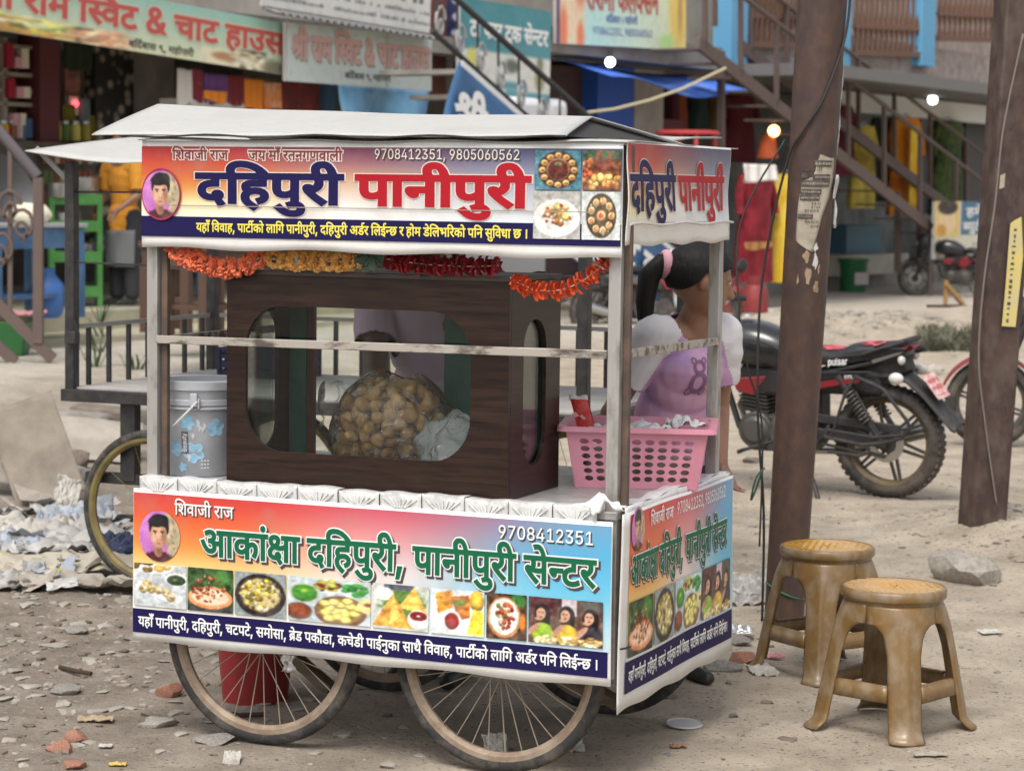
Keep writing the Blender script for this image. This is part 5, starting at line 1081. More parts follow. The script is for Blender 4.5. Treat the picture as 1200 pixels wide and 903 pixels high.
mb = MB(); mb.grid(lambda s, t: (-.12 - .09 * s + .02 * math.sin(6 * t), -.05 + .04 * math.sin(5 * s + 3 * t) - .03 * t, .215 + .075 * t + .03 * math.sin(4 * s) - .05 * s), 14, 14); mb.build('neck', M_film, bag, smooth=180)
b2g = thing('plastic_bag', 'small crumpled milky plastic bag beside the puris in the display case', 'bag', CW(-.560, .135, .792), -YAW)
mb = MB(); mb.ball((0, 0, .100), (.105, .06, .112), 40, 30)
mb.v = [tuple(Vector(p) + Vector(p).normalized() * 0 + Vector((1, .6, 1)) * (mnoise.noise(Vector(p) * 22) * .016) + (Vector(p) - Vector((0, 0, .100))) * (mnoise.noise(Vector(p) * 30 + Vector((5, 1, 2))) * .28)) for p in mb.v]
mb.v = [(x, y, max(z, .001)) for x, y, z in mb.v]
mb.build('film', M_film2, b2g, smooth=180)
mb = MB(); mb.grid(lambda s, t: (-.04 + .07 * s, -.01 + .03 * math.sin(3 * s + 2 * t), .03 + .07 * t - .03 * s + .01 * math.sin(7 * s)), 10, 10); mb.build('paper_scrap', mat('white scrap', (.7, .7, .7), .6), b2g, solid=.001)
# crumbs of puri at the bag's foot and a folded note
mb = MB(); mb.grid(lambda s, t: (-.5 * .09 + .09 * s, .02 * t, .004 + .006 * math.sin(5 * s)), 8, 4)
o = mb.build('napkin', mat('white paper', (.68, .68, .64), .8), None, solid=.0012, loc=CW(-1.075, .13, .796), rot=(0, 0, -YAW + .2)); tag(o, 'small folded white paper lying at the left end of the case floor', 'paper')

# ------------------------------------------------------------------ grey bucket with printed flowers
M_buck = mat('grey bucket plastic', (0.44, 0.455, 0.48), 0.42, col2=(0.36, 0.375, 0.40), scale=7)
bk = thing('bucket', 'grey plastic bucket printed with blue flowers, on the cart counter beside the case', 'bucket', CW(-1.440, .215, .777), -YAW + R(8))
mb = MB(); mb.lathe([(.098, .0), (.102, .004), (.124, .215), (.130, .218), (.130, .232), (.127, .235), (.133, .262), (.139, .264), (.139, .288), (.134, .292), (.129, .288), (.127, .24), (.098, .012), (.0, .010)], 56, cap=False)
mb.lathe([(0, .0), (.098, 0)], 56, cap=False); mb.build('body', M_buck, bk, smooth=40)
mb = MB(); mb.lathe([(.126, .205), (.137, .206), (.137, .211), (.126, .212)], 56, closed=True); mb.build('rim_band', M_buck, bk)
mb = MB(); mb.tube([(.128 * math.sin(R(a)) * 1.10, -.128 * math.cos(R(a)) * 1.07 - .012, .232 - .125 * math.sin(R((a + 20) * 1.2)) ** 1.0) for a in range(-20, 131, 6)][::-1], .0035, 8)
mb.v = [(-x, y, z) for x, y, z in mb.v]; mb.f = [f[::-1] for f in mb.f]
hd = mb.build('handle', mat('white wire', (.6, .6, .58), .4), bk)
mb = MB(); mb.box((.036, -.137, .236), (.022, .012, .04)); mb.box((.050, -.132, .225), (.006, .012, .03)); mb.build('handle_lug', M_buck, bk, bevel=.002)
M_flw = mat('pale blue print', (.22, .45, .62), .45, col2=(.38, .58, .70), scale=40); M_flw2 = mat('pale grey print', (.55, .57, .58), .5)
def on_bucket(ang, z, mb, poly):
 vs = []
 for x, zz in poly:
  zc = z + zz; r = .1022 + .0220 * (zc / .215) + .0010; a = ang + .5 + x / r
  vs.append((r * math.sin(a), -r * math.cos(a), zc))
 n = len(vs); mb.add(vs + [tuple(np.mean(np.array(vs), 0) * 1.004)], [(n, i, (i + 1) % n) for i in range(n)])
def flower_poly(r, n, deep, ph=0.0, N_=40):
 return [((r * (1 - deep + deep * abs(math.cos(n * (a + ph) / 2)))) * math.cos(a), (r * (1 - deep + deep * abs(math.cos(n * (a + ph) / 2)))) * math.sin(a)) for a in [2 * math.pi * k / N_ for k in range(N_)]]
mb = MB()
for a, z, r in ((-.42, .165, .024), (-.28, .075, .034), (-.80, .085, .026), (-.62, .03, .016), (.3, .15, .03)): on_bucket(a, z, mb, flower_poly(r, 5, .35, a * 3))
mb.build('flower_print', M_flw, bk, smooth=0)
mb = MB()
for a, z, r in ((-.17, .165, .012), (-.12, .15, .010), (-.42, .06, .012), (-.7, .165, .011), (-.3, .125, .009), (.0, .155, .010), (-.05, .145, .008)): on_bucket(a, z, mb, [(x * .55, y * 1.1) for x, y in flower_poly(r, 3, .4, a)])
for i in range(3):
 for j in range(3): on_bucket(-.06 + i * .085, .028 + j * .011, mb, [(-.003, -.003), (.003, -.003), (.003, .003), (-.003, .003)])
mb.build('leaf_print', M_flw2, bk, smooth=0)
mb = MB(); on_bucket(-.52, .105, mb, [(-.011, -.034), (.011, -.034), (.011, .034), (-.011, .034)]); mb.build('label_print', mat('dark grey print', (.12, .12, .13), .5), bk, smooth=0)
vo, fo, adv = text2d('word1', 10); mb = MB(); vs = []
for a, b in vo:
 zc = .076 + a / adv * .058; xx = -(b - 260) / 622 * .012; r = .1022 + .0220 * (zc / .215) + .0026; an = -.02 + xx / r; vs.append((r * math.sin(an), -r * math.cos(an), zc))
mb.add(vs, [tuple(t) for t in fo.tolist()]); mb.build('lettering', M_white, bk, smooth=0, recalc=False)

# ------------------------------------------------------------------ pink basket
M_pink = mat('pink basket plastic', (0.66, 0.275, 0.36), 0.38, col2=(0.57, 0.225, 0.30), scale=6)
bkt = thing('basket', 'pink plastic basket with rows of round holes, on the right end of the counter', 'basket', CW(-.170, .640, .777), -YAW + R(17))
BW, BDp, BHt = .42, .335, .185                # at the rim; narrower at the foot
def holed_wall(L0, L1, h, nc, nr, par, M, rx, rz, skew=0):
 """tapered wall: foot length L0, rim length L1; nc x nr oval holes"""
 mb = MB(); cell = []
 zz0, zz1 = .018, h - .032
 for i in range(nc):
  for j in range(nr):
   u0, u1 = i / nc, (i + 1) / nc; v0, v1 = j / nr, (j + 1) / nr
   cell.append((u0, u1, v0, v1))
 def P(u, v):
  z = zz0 + (zz1 - zz0) * v; k = z / h; L_ = L0 + (L1 - L0) * k
  return ((u - .5) * L_ * .86, 0, z)
 ns = 12
 for u0, u1, v0, v1 in cell:
  sq = []; el = []
  for k in range(ns):
   a = 2 * math.pi * (k + .5) / ns; c, s = math.cos(a), math.sin(a); m_ = max(abs(c), abs(s))
   sq.append(P((u0 + u1) / 2 + c / m_ * (u1 - u0) / 2, (v0 + v1) / 2 + s / m_ * (v1 - v0) / 2))
   el.append(P((u0 + u1) / 2 + c * (u1 - u0) / 2 * rx + s * skew * (u1 - u0), (v0 + v1) / 2 + s * (v1 - v0) / 2 * rz))
  mb.add(sq + el, [(k, (k + 1) % ns, ns + (k + 1) % ns, ns + k) for k in range(ns)])
 mb.add([(-L0 / 2, 0, 0), (L0 / 2, 0, 0), P(1, 0), P(0, 0)], [(0, 1, 2, 3)])
 mb.add([P(0, 1), P(1, 1), (L1 / 2, 0, h), (-L1 / 2, 0, h)], [(0, 1, 2, 3)])
 mb.add([(-L0 / 2, 0, 0), P(0, 0), P(0, 1), (-L1 / 2, 0, h)], [(0, 1, 2, 3)])
 mb.add([(L0 / 2, 0, 0), (L1 / 2, 0, h), P(1, 1), P(1, 0)], [(0, 1, 2, 3)])
 b = mb.build('side_wall', M_pink, par, smooth=0, solid=.003); b.matrix_local = M; return b
sl = math.atan2(.030, BHt)
for k, (L0, L1, off, nc) in enumerate(((BW - .065, BW, BDp / 2, 9), (BDp - .06, BDp, BW / 2, 8), (BW - .065, BW, BDp / 2, 9), (BDp - .06, BDp, BW / 2, 8))):
 M = Matrix.Rotation(R(90 * k), 4, 'Z') @ Matrix.Translation((0, -off + .030, 0)) @ Matrix.Rotation(sl, 4, 'X')
 holed_wall(L0, L1, BHt, nc, 6, bkt, M, .72, .74, .12 if k % 2 else 0)
mb = MB(); mb.box2((-(BW - .06) / 2, -(BDp - .06) / 2, .0), ((BW - .06) / 2, (BDp - .06) / 2, .004)); mb.build('floor_plate', M_pink, bkt)
mb = MB(); ring = []
for cx, cy, a0 in ((1, 1, 0), (-1, 1, 90), (-1, -1, 180), (1, -1, 270)):
 for k in range(7):
  a = R(a0 + 15 * k); ring.append((cx * (BW / 2 - .02) + .022 * math.cos(a), cy * (BDp / 2 - .02) + .022 * math.sin(a)))
n = len(ring); prof = [(.0, -.004), (.024, -.001), (.027, -.016), (.024, -.016), (.021, -.004), (.0, -.008)]
vs = []
for x, y in ring:
 d = Vector((x, y, 0)).normalized()
 ez = -.012 * max(0, 1 - abs(x) / .06) * (abs(y) > BDp / 2 - .01)
 for o_, z in prof: vs.append((x + d.x * o_ * 1.1, y + d.y * o_ * 1.1, BHt + z + ez))
mb.add(vs, [(i * 6 + k, ((i + 1) % n) * 6 + k, ((i + 1) % n) * 6 + (k + 1) % 6, i * 6 + (k + 1) % 6) for i in range(n) for k in range(6)])
mb.build('rim', M_pink, bkt, smooth=35)
# things in the basket
def in_basket(x, y, z):
 M = Matrix.Translation(CW(-.170, .640, .777)) @ Matrix.Rotation(-YAW + R(17), 4, 'Z'); return M @ Vector((x, y, z))
pk = thing('packet', 'small red packet with white top, sticking out of the pink basket', 'packet', in_basket(-.155, -.07, .165), -YAW + R(10))
mb = MB(); mb.grid(lambda s, t: (-.026 + .052 * s - .025 * t, .006 * math.sin(3 * s) * (1 - t) - .008 * math.sin(math.pi * s), .09 * t), 8, 8); mb.grid(lambda s, t: (-.026 + .052 * s - .025 * t, .012 + .008 * math.sin(math.pi * s), .09 * t), 8, 8)
mb.build('pouch', mat('red foil packet', (.50, .025, .03), .35, col2=(.62, .10, .08), scale=30), pk)
mb = MB(); mb.grid(lambda s, t: (-.053 + .056 * s - .004 * t, .001 + .012 * t, .086 + .014 * t + .003 * math.sin(9 * s)), 8, 3); mb.build('seal', mat('white foil', (.72, .70, .68), .4), pk, solid=.002)
mb = MB(); mb.grid(lambda s, t: (-.030 + .03 * s - .012 * t, -.0125 + .004 * s, .035 + .012 * t + .006 * math.sin(6 * s)), 6, 2); mb.build('label_mark', mat('pink foil mark', (.66, .30, .28), .4), pk)
for i, (x, y, z, w, d, lab) in enumerate(((-.12, -.07, .165, .10, .09, 'white cloth heaped at the left side of the pink basket'), (.02, -.06, .165, .17, .13, 'pale crumpled cloth in the middle of the pink basket'), (.13, .02, .175, .10, .10, 'white cup shaped cloth bundle at the right side of the pink basket'))):
 o = crumple(w, d, .05 if i < 2 else .07, 30 + i, 20, 16, 4.0, -2.2).build('cloth', mat('white basket cloth', (.62, .60, .60), .8, bump=.2, bscale=60), None, smooth=180, solid=.002, loc=in_basket(x, y, z), rot=(0, 0, i)); tag(o, lab, 'cloth')
mb = MB(); mb.box((0, 0, .052), (.32, .24, .10)); mb.v = [(x + .02 * mnoise.noise(Vector((x, y, z)) * 30), y, z + .02 * mnoise.noise(Vector((y, z, x)) * 30)) for x, y, z in mb.v]
o = mb.build('folded_cloth', mat('dull rag', (.30, .24, .22), .9, col2=(.16, .12, .11), scale=20), None, loc=in_basket(0, 0, .0), rot=(0, 0, -YAW + R(17)), bevel=.02); tag(o, 'dull brown rag at the bottom of the pink basket, seen through its holes', 'rag')

# ------------------------------------------------------------------ garlands
def petal_mesh(seed, ruffle, n=5):
 q = random.Random(seed); mb = MB()
 for k in range(n):
  a0 = 2 * math.pi * k / n + q.uniform(-.2, .2); lift = q.uniform(.1, .5)
  def fn(s, t, a0=a0, lift=lift):
   wd = math.sin(math.pi * min(.92, .12 + t * .86)) ** .7 * .52
   x = t; y = (s - .5) * 2 * wd
   z = lift * t * t + ruffle * math.sin(s * 9 + a0 * 3) * t * .5 + .25 * abs(s - .5)
   return (x * math.cos(a0) - y * math.sin(a0), x * math.sin(a0) + y * math.cos(a0), z)
  mb.grid(fn, 5, 4)
 return mb.mesh('flower')
def marigold_mesh(seed):
 q = random.Random(seed); mb = MB()
 for k in range(46):
  z = q.uniform(-.5, 1); a0 = q.random() * 6.283; rr = math.sqrt(max(0, 1 - z * z))
  d = Vector((rr * math.cos(a0), rr * math.sin(a0), z)); tq = d.to_track_quat('X', 'Z').to_matrix().to_4x4() @ Matrix.Rotation(q.uniform(-.5, .5), 4, 'X')
  mb.grid(lambda s, t: (.45 + .55 * t, (s - .5) * .55 * math.sin(math.pi * min(.9, .2 + .7 * t)), .10 * math.sin(6 * s) * t), 4, 3, tq)
 return mb.mesh('flower')
def garland(label, pts, n, kind, m, rad, group, seed):
 g = thing('flower_garland', label, 'garland', pts[0], 0, group)
 P0 = Vector(pts[0])
 mb = MB(); mb.tube([Vector(p) - P0 for p in pts], .002, 6); mb.build('string', mat('garland thread', (.5, .45, .4), .8), g)
 q = random.Random(seed); meshes = []
 for k in range(3):
  me = petal_mesh(seed + k, .35) if kind == 'petal' else marigold_mesh(seed + k)
  me.materials.append(m); me.polygons.foreach_set('use_smooth', [True] * len(me.polygons)); meshes.append(me)
 L_ = [0.0]
 for a, b in zip(pts, pts[1:]): L_.append(L_[-1] + (Vector(b) - Vector(a)).length)
 for i in range(n):
  d = L_[-1] * (i + .5) / n; j = max(k for k in range(len(L_)) if L_[k] <= d); j = min(j, len(pts) - 2)
  t = (d - L_[j]) / (L_[j + 1] - L_[j]); a, b = Vector(pts[j]), Vector(pts[j + 1]); p = a.lerp(b, t)
  o = bpy.data.objects.new('flower', meshes[i % 3]); COL.objects.link(o); o.parent = g; o.location = p - P0 + Vector((0, 0, q.uniform(-.004, .004)))
  tq = (b - a).to_track_quat('Z', 'Y') if kind == 'petal' else Vector((q.uniform(-.4, .4), -1, q.uniform(-.2, .8))).to_track_quat('Z', 'Y')
  o.rotation_mode = 'QUATERNION'; o.rotation_quaternion = (tq.to_matrix() @ Euler((q.uniform(-.35, .35), q.uniform(-.35, .35), q.random() * 6)).to_matrix()).to_quaternion()
  s = rad * q.uniform(.85, 1.15); o.scale = (s, s, s * (.9 if kind == 'petal' else .8))
 return g
M_or = mat('orange petals', (0.72, 0.075, 0.018), 0.6, col2=(.80, .16, .05), scale=25); M_or2 = mat('coral orange petals', (0.70, 0.12, 0.05), 0.65, col2=(.78, .26, .12), scale=25)
M_go = mat('marigold yellow petals', (0.66, 0.29, 0.04), 0.65, col2=(.74, .45, .16), scale=30); M_rd = mat('crimson petals', (0.33, 0.015, 0.022), 0.65, col2=(.20, .008, .012), scale=25)
def arc(a, b, sag, n=12):
 a = CW(*a); b = CW(*b); return [a.lerp(b, i / n) - Vector((0, 0, sag * 4 * (i / n) * (1 - i / n))) for i in range(n + 1)]
garland('string of bright orange petal flowers drooping between the case and right front post', arc((-.345, .04, 1.408), (-.045, .03, 1.470), .062), 22, 'petal', M_or, .026, 'garlands above the display case', 3)
garland('cluster of crimson petal flowers along the top of the case front', arc((-.74, .045, 1.452), (-.385, .05, 1.440), .010), 24, 'petal', M_rd, .030, 'garlands above the display case', 13)
garland('row of golden marigolds along the top of the case front', arc((-1.11, .045, 1.442), (-.79, .045, 1.446), .006), 9, 'ball', M_go, .033, 'garlands above the display case', 23)
garland('string of coral orange flowers from the left post to the case', arc((-1.425, .03, 1.470), (-1.13, .04, 1.448), .045), 9, 'ball', M_or2, .037, 'garlands above the display case', 33)
mb = MB()
for k in range(16):
 a = k * 2.4; mb.grid(lambda s, t, a=a: ((.01 + .035 * t) * math.cos(a) + (s - .5) * .03 * math.sin(a), -.01 * t, (.01 + .035 * t) * math.sin(a) + (s - .5) * .03 * math.cos(a) + .006 * math.sin(5 * s)), 4, 4)
o = mb.build('leaf_sprig', mat('dark leaf', (.03, .055, .03), .6), None, loc=CW(-.775, .03, 1.462), rot=(0, 0, -YAW)); tag(o, 'dark green leaf sprig between the golden and crimson flowers', 'leaves')

# ------------------------------------------------------------------ red bucket and bowl under the cart
ub = thing('bucket', 'red plastic bucket standing on the dirt under the cart', 'bucket', CW(-1.46, .60, .0), -YAW)
mb = MB(); mb.lathe([(.105, 0), (.13, .26), (.136, .26), (.136, .29), (.128, .285), (.1, .012), (.0, .01)], 40, cap=False); mb.build('body', mat('red bucket plastic', (.30, .022, .024), .45, col2=(.2, .016, .018), scale=8), ub)
mb = MB(); mb.tube([(.137 * math.cos(R(a)), -.03, .27 + .1 * math.sin(R(a))) for a in range(0, 181, 12)], .003, 6); mb.build('handle', M_black, ub)
ub = thing('bowl', 'dark metal bowl of scraps hanging below the cart', 'bowl', CW(-.50, .55, .205), -YAW)
mb = MB(); mb.lathe([(0, 0), (.08, .008), (.125, .05), (.128, .055), (.12, .052), (.078, .016), (0, .01)], 36, cap=False); mb.build('dish', mat('dark iron', (.03, .03, .032), .5, .3), ub)
mb = MB()
for k in range(26): mb.ball((.085 * math.cos(k * 2.4) * math.sqrt(k / 26), .085 * math.sin(k * 2.4) * math.sqrt(k / 26), .04), .018, 8, 6)
mb.build('scraps', mat('scraps', (.3, .27, .22), .8, col2=(.12, .1, .08), scale=50), ub)

# ------------------------------------------------------------------ plastic stools
M_stool = mat('brown gold plastic', (0.205, 0.118, 0.036), 0.40, col2=(0.150, 0.086, 0.030), scale=9, lo=.35, hi=.75, stretch=(1, 1, .7), col3=(.27, .21, .14), scale3=14, bump=.03, coat=.25)
M_seat = mat('gold woven plastic', (0.56, 0.30, 0.035), 0.24, col2=(0.42, 0.21, 0.025), scale=7, coat=.5)
def make_stool(label, loc, rz):
 st = thing('plastic_stool', label, 'stool', loc, rz, 'plastic stools beside the cart')
 Ht, zt = .44, .400
 def shell(phi, z):                       # superellipse: round at the seat, squarish at the floor
  k = 1 - z / zt; k = max(0, min(1, k))
  e = 2 + 3.2 * k ** .8
  r = .149 + .053 * k ** 1.15 + .018 * max(0, (k - .93) / .07)
  c, s = abs(math.cos(phi)) + 1e-9, abs(math.sin(phi))
  return r / ((c ** e + s ** e) ** (1 / e)) * (1 - .045 * k)
 zspring, ztop = .275, .345               # arch opening
 for q in range(4):                        # a leg = the shell between two arches
  mb = MB(); a0 = R(45 + 90 * q)
  zs = [0, .012, .03, .06, .10, .15, .20, .25] + [zspring + (ztop - zspring) * math.sin(R(t)) for t in (8, 20, 32, 44, 56, 68, 78, 86)] + [ztop + .0002, .37, .39, zt]
  nphi = 14; rows = []
  for z in zs:
   if z > ztop: half = R(45)
   elif z > zspring: half = R(45) - R(26) * math.sqrt(max(0, 1 - ((z - zspring) / (ztop - zspring)) ** 2))
   else: half = R(17) - R(4) * (1 - z / zspring)
   row = []
   for i in range(nphi + 1):
    u = -1 + 2 * i / nphi; ph = a0 + half * u
    rr = shell(ph, z) + .007 * math.exp(-(u / .26) ** 2) * min(1, z * 30) * (1 - max(0, (z - .33) / .07)) - .005 * (abs(u) ** 10) * (z < ztop)
    if z < .03: rr += (.010 * (1 - z / .03) ** 2)
    row.append((rr * math.cos(ph), rr * math.sin(ph), z))
   rows.append(row)
  vs = [p for r_ in rows for p in r_]; n = nphi + 1
  mb.add(vs, [(j * n + i, j * n + i + 1, (j + 1) * n + i + 1, (j + 1) * n + i) for j in range(len(rows) - 1) for i in range(nphi)])
  mb.build('leg', M_stool, st, smooth=50, solid=.0065)
  mb = MB(); b0, b1 = R(45 + 90 * q + 15.8), R(45 + 90 * q + 74.2)
  def fn(s, t):
   ph = b0 + (b1 - b0) * s; z = .112 + .048 * t; rr = shell(ph, z) - .004
   return (rr * math.cos(ph), rr * math.sin(ph), z)
  mb.grid(fn, 12, 2)
  mb.grid(lambda s, t: ((shell(b0 + (b1 - b0) * s, .16) - .004 - .016 * t) * math.cos(b0 + (b1 - b0) * s), (shell(b0 + (b1 - b0) * s, .16) - .004 - .016 * t) * math.sin(b0 + (b1 - b0) * s), .160), 12, 1)
  mb.build('stretcher', M_stool, st, smooth=40, solid=.006)
 mb = MB(); mb.lathe([(.130, .395), (.150, .397), (.153, .403), (.153, .408), (.160, .410), (.164, .415), (.164, .434), (.160, .4405), (.1525, .4425)], 56, cap=False); mb.build('collar', M_stool, st, smooth=40)
 mb = MB(); nr, ns = 22, 72; rr = [.012 + (.153 - .012) * i / nr for i in range(nr + 1)]
 vs = []
 for r_ in rr:
  for k in range(ns):
   a = 2 * math.pi * k / ns; x, y = r_ * math.cos(a), r_ * math.sin(a)
   wv = .0022 * math.sin(x * 190) * math.sin(y * 190) * min(1, (.1515 - r_) * 60)
   vs.append((x, y, .4415 + wv))
 mb.add(vs, [(j * ns + i, j * ns + (i + 1) % ns, (j + 1) * ns + (i + 1) % ns, (j + 1) * ns + i) for j in range(nr) for i in range(ns)])
 mb.lathe([(.012, .4415), (.0105, .438), (.0105, .42)], ns, cap=False)
 mb.build('seat', M_seat, st, smooth=60)
 return st
p = GG(1043, 850); make_stool('nearer of two brown gold plastic stools, standing out on the dirt away from the pole', p, R(-38) - .07)
p = GG(966, 786); make_stool('farther brown gold plastic stool, half hidden, standing right against the iron pole', p, R(-58))

# ------------------------------------------------------------------ iron poles
M_pole = mat('rusty brown pole paint', (0.046, 0.027, 0.024), 0.5, col2=(0.070, 0.036, 0.028), scale=7, lo=.4, hi=.7, stretch=(1.3, 1.3, .8), col3=(0.085, 0.046, 0.028), scale3=16, bump=.2, bscale=30)
M_paper = mat('old newsprint', (.40, .355, .28), .9, col2=(.26, .215, .16), scale=14, bump=.1, bscale=60)
dark_news = mat('newsprint black', (.055, .05, .045), .8, col2=(.12, .11, .09), scale=60)
M_wht = mat('torn white paper', (.58, .55, .54), .8, col2=(.44, .42, .42), scale=20)
M_wire = mat('black cable', (.02, .018, .017), .6)
b0 = GG(918, 727); b1 = PY(964, -14, b0.y - .02)
pole = thing('utility_pole', 'nearer rusty brown iron pole with torn notices, behind the stools', 'pole', (b0.x, b0.y, b0.z - .05))
ax = (b1 - b0)
mb = MB(); n_ = 16; mb.tube([Vector((0, 0, 0)) + ax * (1.45 * i / n_) for i in range(n_ + 1)], [.0755 + .018 * min(1, i / n_ * 1.5) for i in range(n_ + 1)], 40); mb.build('shaft', M_pole, pole, smooth=50)
def on_pole(h, ang, off=.002):               # h metres up, ang around (0 = to the camera, + = right)
 k = h / ax.length; r = .0755 + .018 * min(1, k / 1.45 * 1.5) + off
 c = b0 + ax.normalized() * h
 return c + Vector((r * math.sin(ang), -r * math.cos(ang), 0))
def pole_sheet(name, poly, m, label, cat, off=.003, lift=0.0, parent=None):
 """a sheet that follows the shaft; poly: (angle, height) outline, filled as a fan grid"""
 mb = MB(); ha = [q[1] for q in poly]; z0, z1 = min(ha), max(ha); nz_r = 26; vs = []; rows = []
 for j in range(nz_r + 1):
  z = z0 + (z1 - z0) * j / nz_r; xs = []
  zz = min(max(z, z0 + 1e-4), z1 - 1e-4)
  for (a, ha_), (b, hb_) in zip(poly, poly[1:] + poly[:1]):
   if (ha_ <= zz < hb_) or (hb_ <= zz < ha_): xs.append(a + (b - a) * (zz - ha_) / (hb_ - ha_))
  rows.append((z, min(xs), max(xs)))
 for z, a, b in rows:
  for i in range(9):
   t = i / 8; an = a + (b - a) * t
   vs.append(on_pole(z, an, off + lift * (max(0, abs(t - .5) - .3) * 2) * (.5 + .5 * math.sin(z * 37 + i)) + .0008 * math.sin(z * 80 + i * 2)))
 mb.add(vs, [(j * 9 + i, j * 9 + i + 1, (j + 1) * 9 + i + 1, (j + 1) * 9 + i) for j in range(nz_r) for i in range(8)])
 o = mb.build(name, m, parent, smooth=180, solid=.0008)
 if label: tag(o, label, cat)
 return o
def hz(v):                                   # height up the pole of picture row v
 return (727 - v) / 727 * (b1 - b0).length * .98
nt_ = pole_sheet('torn_notice', [(-.62, hz(278)), (-.2, hz(285)), (.12, hz(290)), (.30, hz(270)), (.42, hz(252)), (.80, hz(225)), (1.05, hz(185)), (.9, hz(178)), (.2, hz(177)), (-.05, hz(205)), (-.45, hz(205)), (-.58, hz(230))], M_paper, 'torn newsprint notice with dark headline bars pasted on the nearer pole', 'notice', lift=.006)
for a0, a1, v0, v1 in ((-.02, .78, 184, 191), (-.5, -.25, 199, 205), (-.05, .74, 200, 206), (-.5, .72, 207, 214), (-.52, .35, 217, 223), (-.52, .28, 224, 230), (-.56, .05, 246, 251)):
 pole_sheet('headline_bar', [(a0, hz(v0)), (a1, hz(v0)), (a1, hz(v1)), (a0, hz(v1))], dark_news, None, None, off=.0062, parent=nt_)
qn = random.Random(4)
mb = MB()
for v0, v1, a0, a1 in ((184, 191, -.02, .78), (200, 206, .0, .74), (207, 214, -.5, .72), (217, 223, -.52, .35), (224, 230, -.52, .28), (246, 251, -.56, .05)):
 a = a0 + .05
 while a < a1 - .06:
  wd = qn.uniform(.02, .06); zt_, zb_ = hz(v0 + 2), hz(v1 - 1.6)
  mb.add([on_pole(zb_ + qn.uniform(0, .004), a, .0078), on_pole(zb_, a + wd, .0078), on_pole(zt_, a + wd, .0078), on_pole(zt_ - qn.uniform(0, .004), a, .0078)], [(0, 1, 2, 3)]); a += wd + qn.uniform(.02, .05)
mb.build('newspaper_print', M_paper, nt_, smooth=0)
mb = MB()
for v0 in (193, 196, 235, 239, 243, 256, 261):
 a = qn.uniform(-.4, 0)
 while a < .3:
  wd = qn.uniform(.02, .06); z_ = hz(v0)
  mb.add([on_pole(z_, a, .0066), on_pole(z_, a + wd, .0066), on_pole(z_ + .008, a + wd, .0066), on_pole(z_ + .007, a, .0066)], [(0, 1, 2, 3)]); a += wd + qn.uniform(.03, .07)
mb.build('newspaper_print', dark_news, nt_, smooth=0)
pole_sheet('paper_strip', [(1.30, hz(178)), (1.38, hz(120)), (1.28, hz(70)), (1.52, hz(64)), (1.62, hz(110)), (1.55, hz(178))], M_wht, 'narrow white paper strip down the right edge of the nearer pole', 'paper', lift=.012)
pole_sheet('paper_scrap', [(1.05, hz(228)), (1.1, hz(205)), (1.5, hz(200)), (1.55, hz(228))], M_wht, 'pinkish white torn scrap at the pole edge beside the notice', 'paper', off=.006, lift=.03)
pole_sheet('paper_scrap', [(1.30, hz(258)), (1.34, hz(230)), (1.62, hz(228)), (1.52, hz(262))], M_wht, 'limp white scrap hanging at the right edge below the notice', 'paper', off=.008, lift=.03)
M_glue = mat('glued paper remnants', (.36, .28, .19), .9, col2=(.24, .15, .08), scale=30)
for a, v, w, h in ((-.1, 295, .3, 12), (.28, 284, .2, 8), (.3, 300, .22, 16), (.02, 318, .26, 18), (.42, 330, .24, 12), (-.42, 322, .09, 10), (.5, 310, .1, 10)):
 poly = [(a + w * .5 * math.cos(t) * (1 + .35 * math.sin(3 * t + a * 9)), hz(v) + hz(727 - h * .55) * math.sin(t) * (1 + .3 * math.cos(4 * t + v))) for t in [2 * math.pi * k / 14 for k in range(14)]]
 pole_sheet('glue_patch', poly, M_glue if abs(a - .3) > .05 else M_wht, None, None, off=.002, parent=nt_)
def cable(label, pts, r, m=M_wire, name='cable'):
 P = [Vector(p) for p in pts]; out = []
 for i in range(len(P) - 1):
  p0 = P[max(0, i - 1)]; p1 = P[i]; p2 = P[i + 1]; p3 = P[min(len(P) - 1, i + 2)]
  for k in range(8):
   t = k / 8; out.append(.5 * ((2 * p1) + (p2 - p0) * t + (2 * p0 - 5 * p1 + 4 * p2 - p3) * t * t + (3 * p1 - p0 - 3 * p2 + p3) * t ** 3))
 out.append(P[-1]); mb = MB(); mb.tube(out, r, 6)
 o = mb.build(name, m, None, smooth=180); tag(o, label, 'cable'); return o
cable('black cable slung across the nearer pole and hanging down its left side', [on_pole(hz(-20), 1.5, .012), on_pole(hz(40), 1.1, .01), on_pole(hz(110), .2, .01), on_pole(hz(150), -.5, .012), on_pole(hz(190), -1.2, .02), PY(893, 330, 8.95), PY(888, 480, 8.9), PY(895, 600, 8.9), PY(893, 727, 8.95)], .005)
cable('thin black cable hanging slackly left of the nearer pole', [on_pole(hz(160), -1.4, .02), PY(868, 260, 8.9), PY(866, 360, 8.85), PY(876, 430, 8.85), PY(893, 500, 8.88), PY(890, 640, 8.9)], .004)
cable('green cord tangled at the foot of the nearer pole', [PY(893, 552, 8.86), PY(885, 575, 8.84), PY(880, 585, 8.84), PY(886, 560, 8.83), PY(896, 548, 8.85)], .004, mat('dark green cord', (.02, .06, .035), .7))
cable('green string tied round the nearer pole behind the stool', [on_pole(hz(680), -1.3, .005), on_pole(hz(686), -.6, .006), on_pole(hz(694), .2, .006), on_pole(hz(700), 1.2, .005)], .004, mat('green string', (.03, .12, .06), .7))
c0 = GG(1150, 616); c1 = PY(1195, -14, c0.y + .03)
p2 = thing('utility_pole', 'farther square iron pole with a yellow strip, right of the motorcycle', 'pole', (c0.x, c0.y, c0.z - .05))
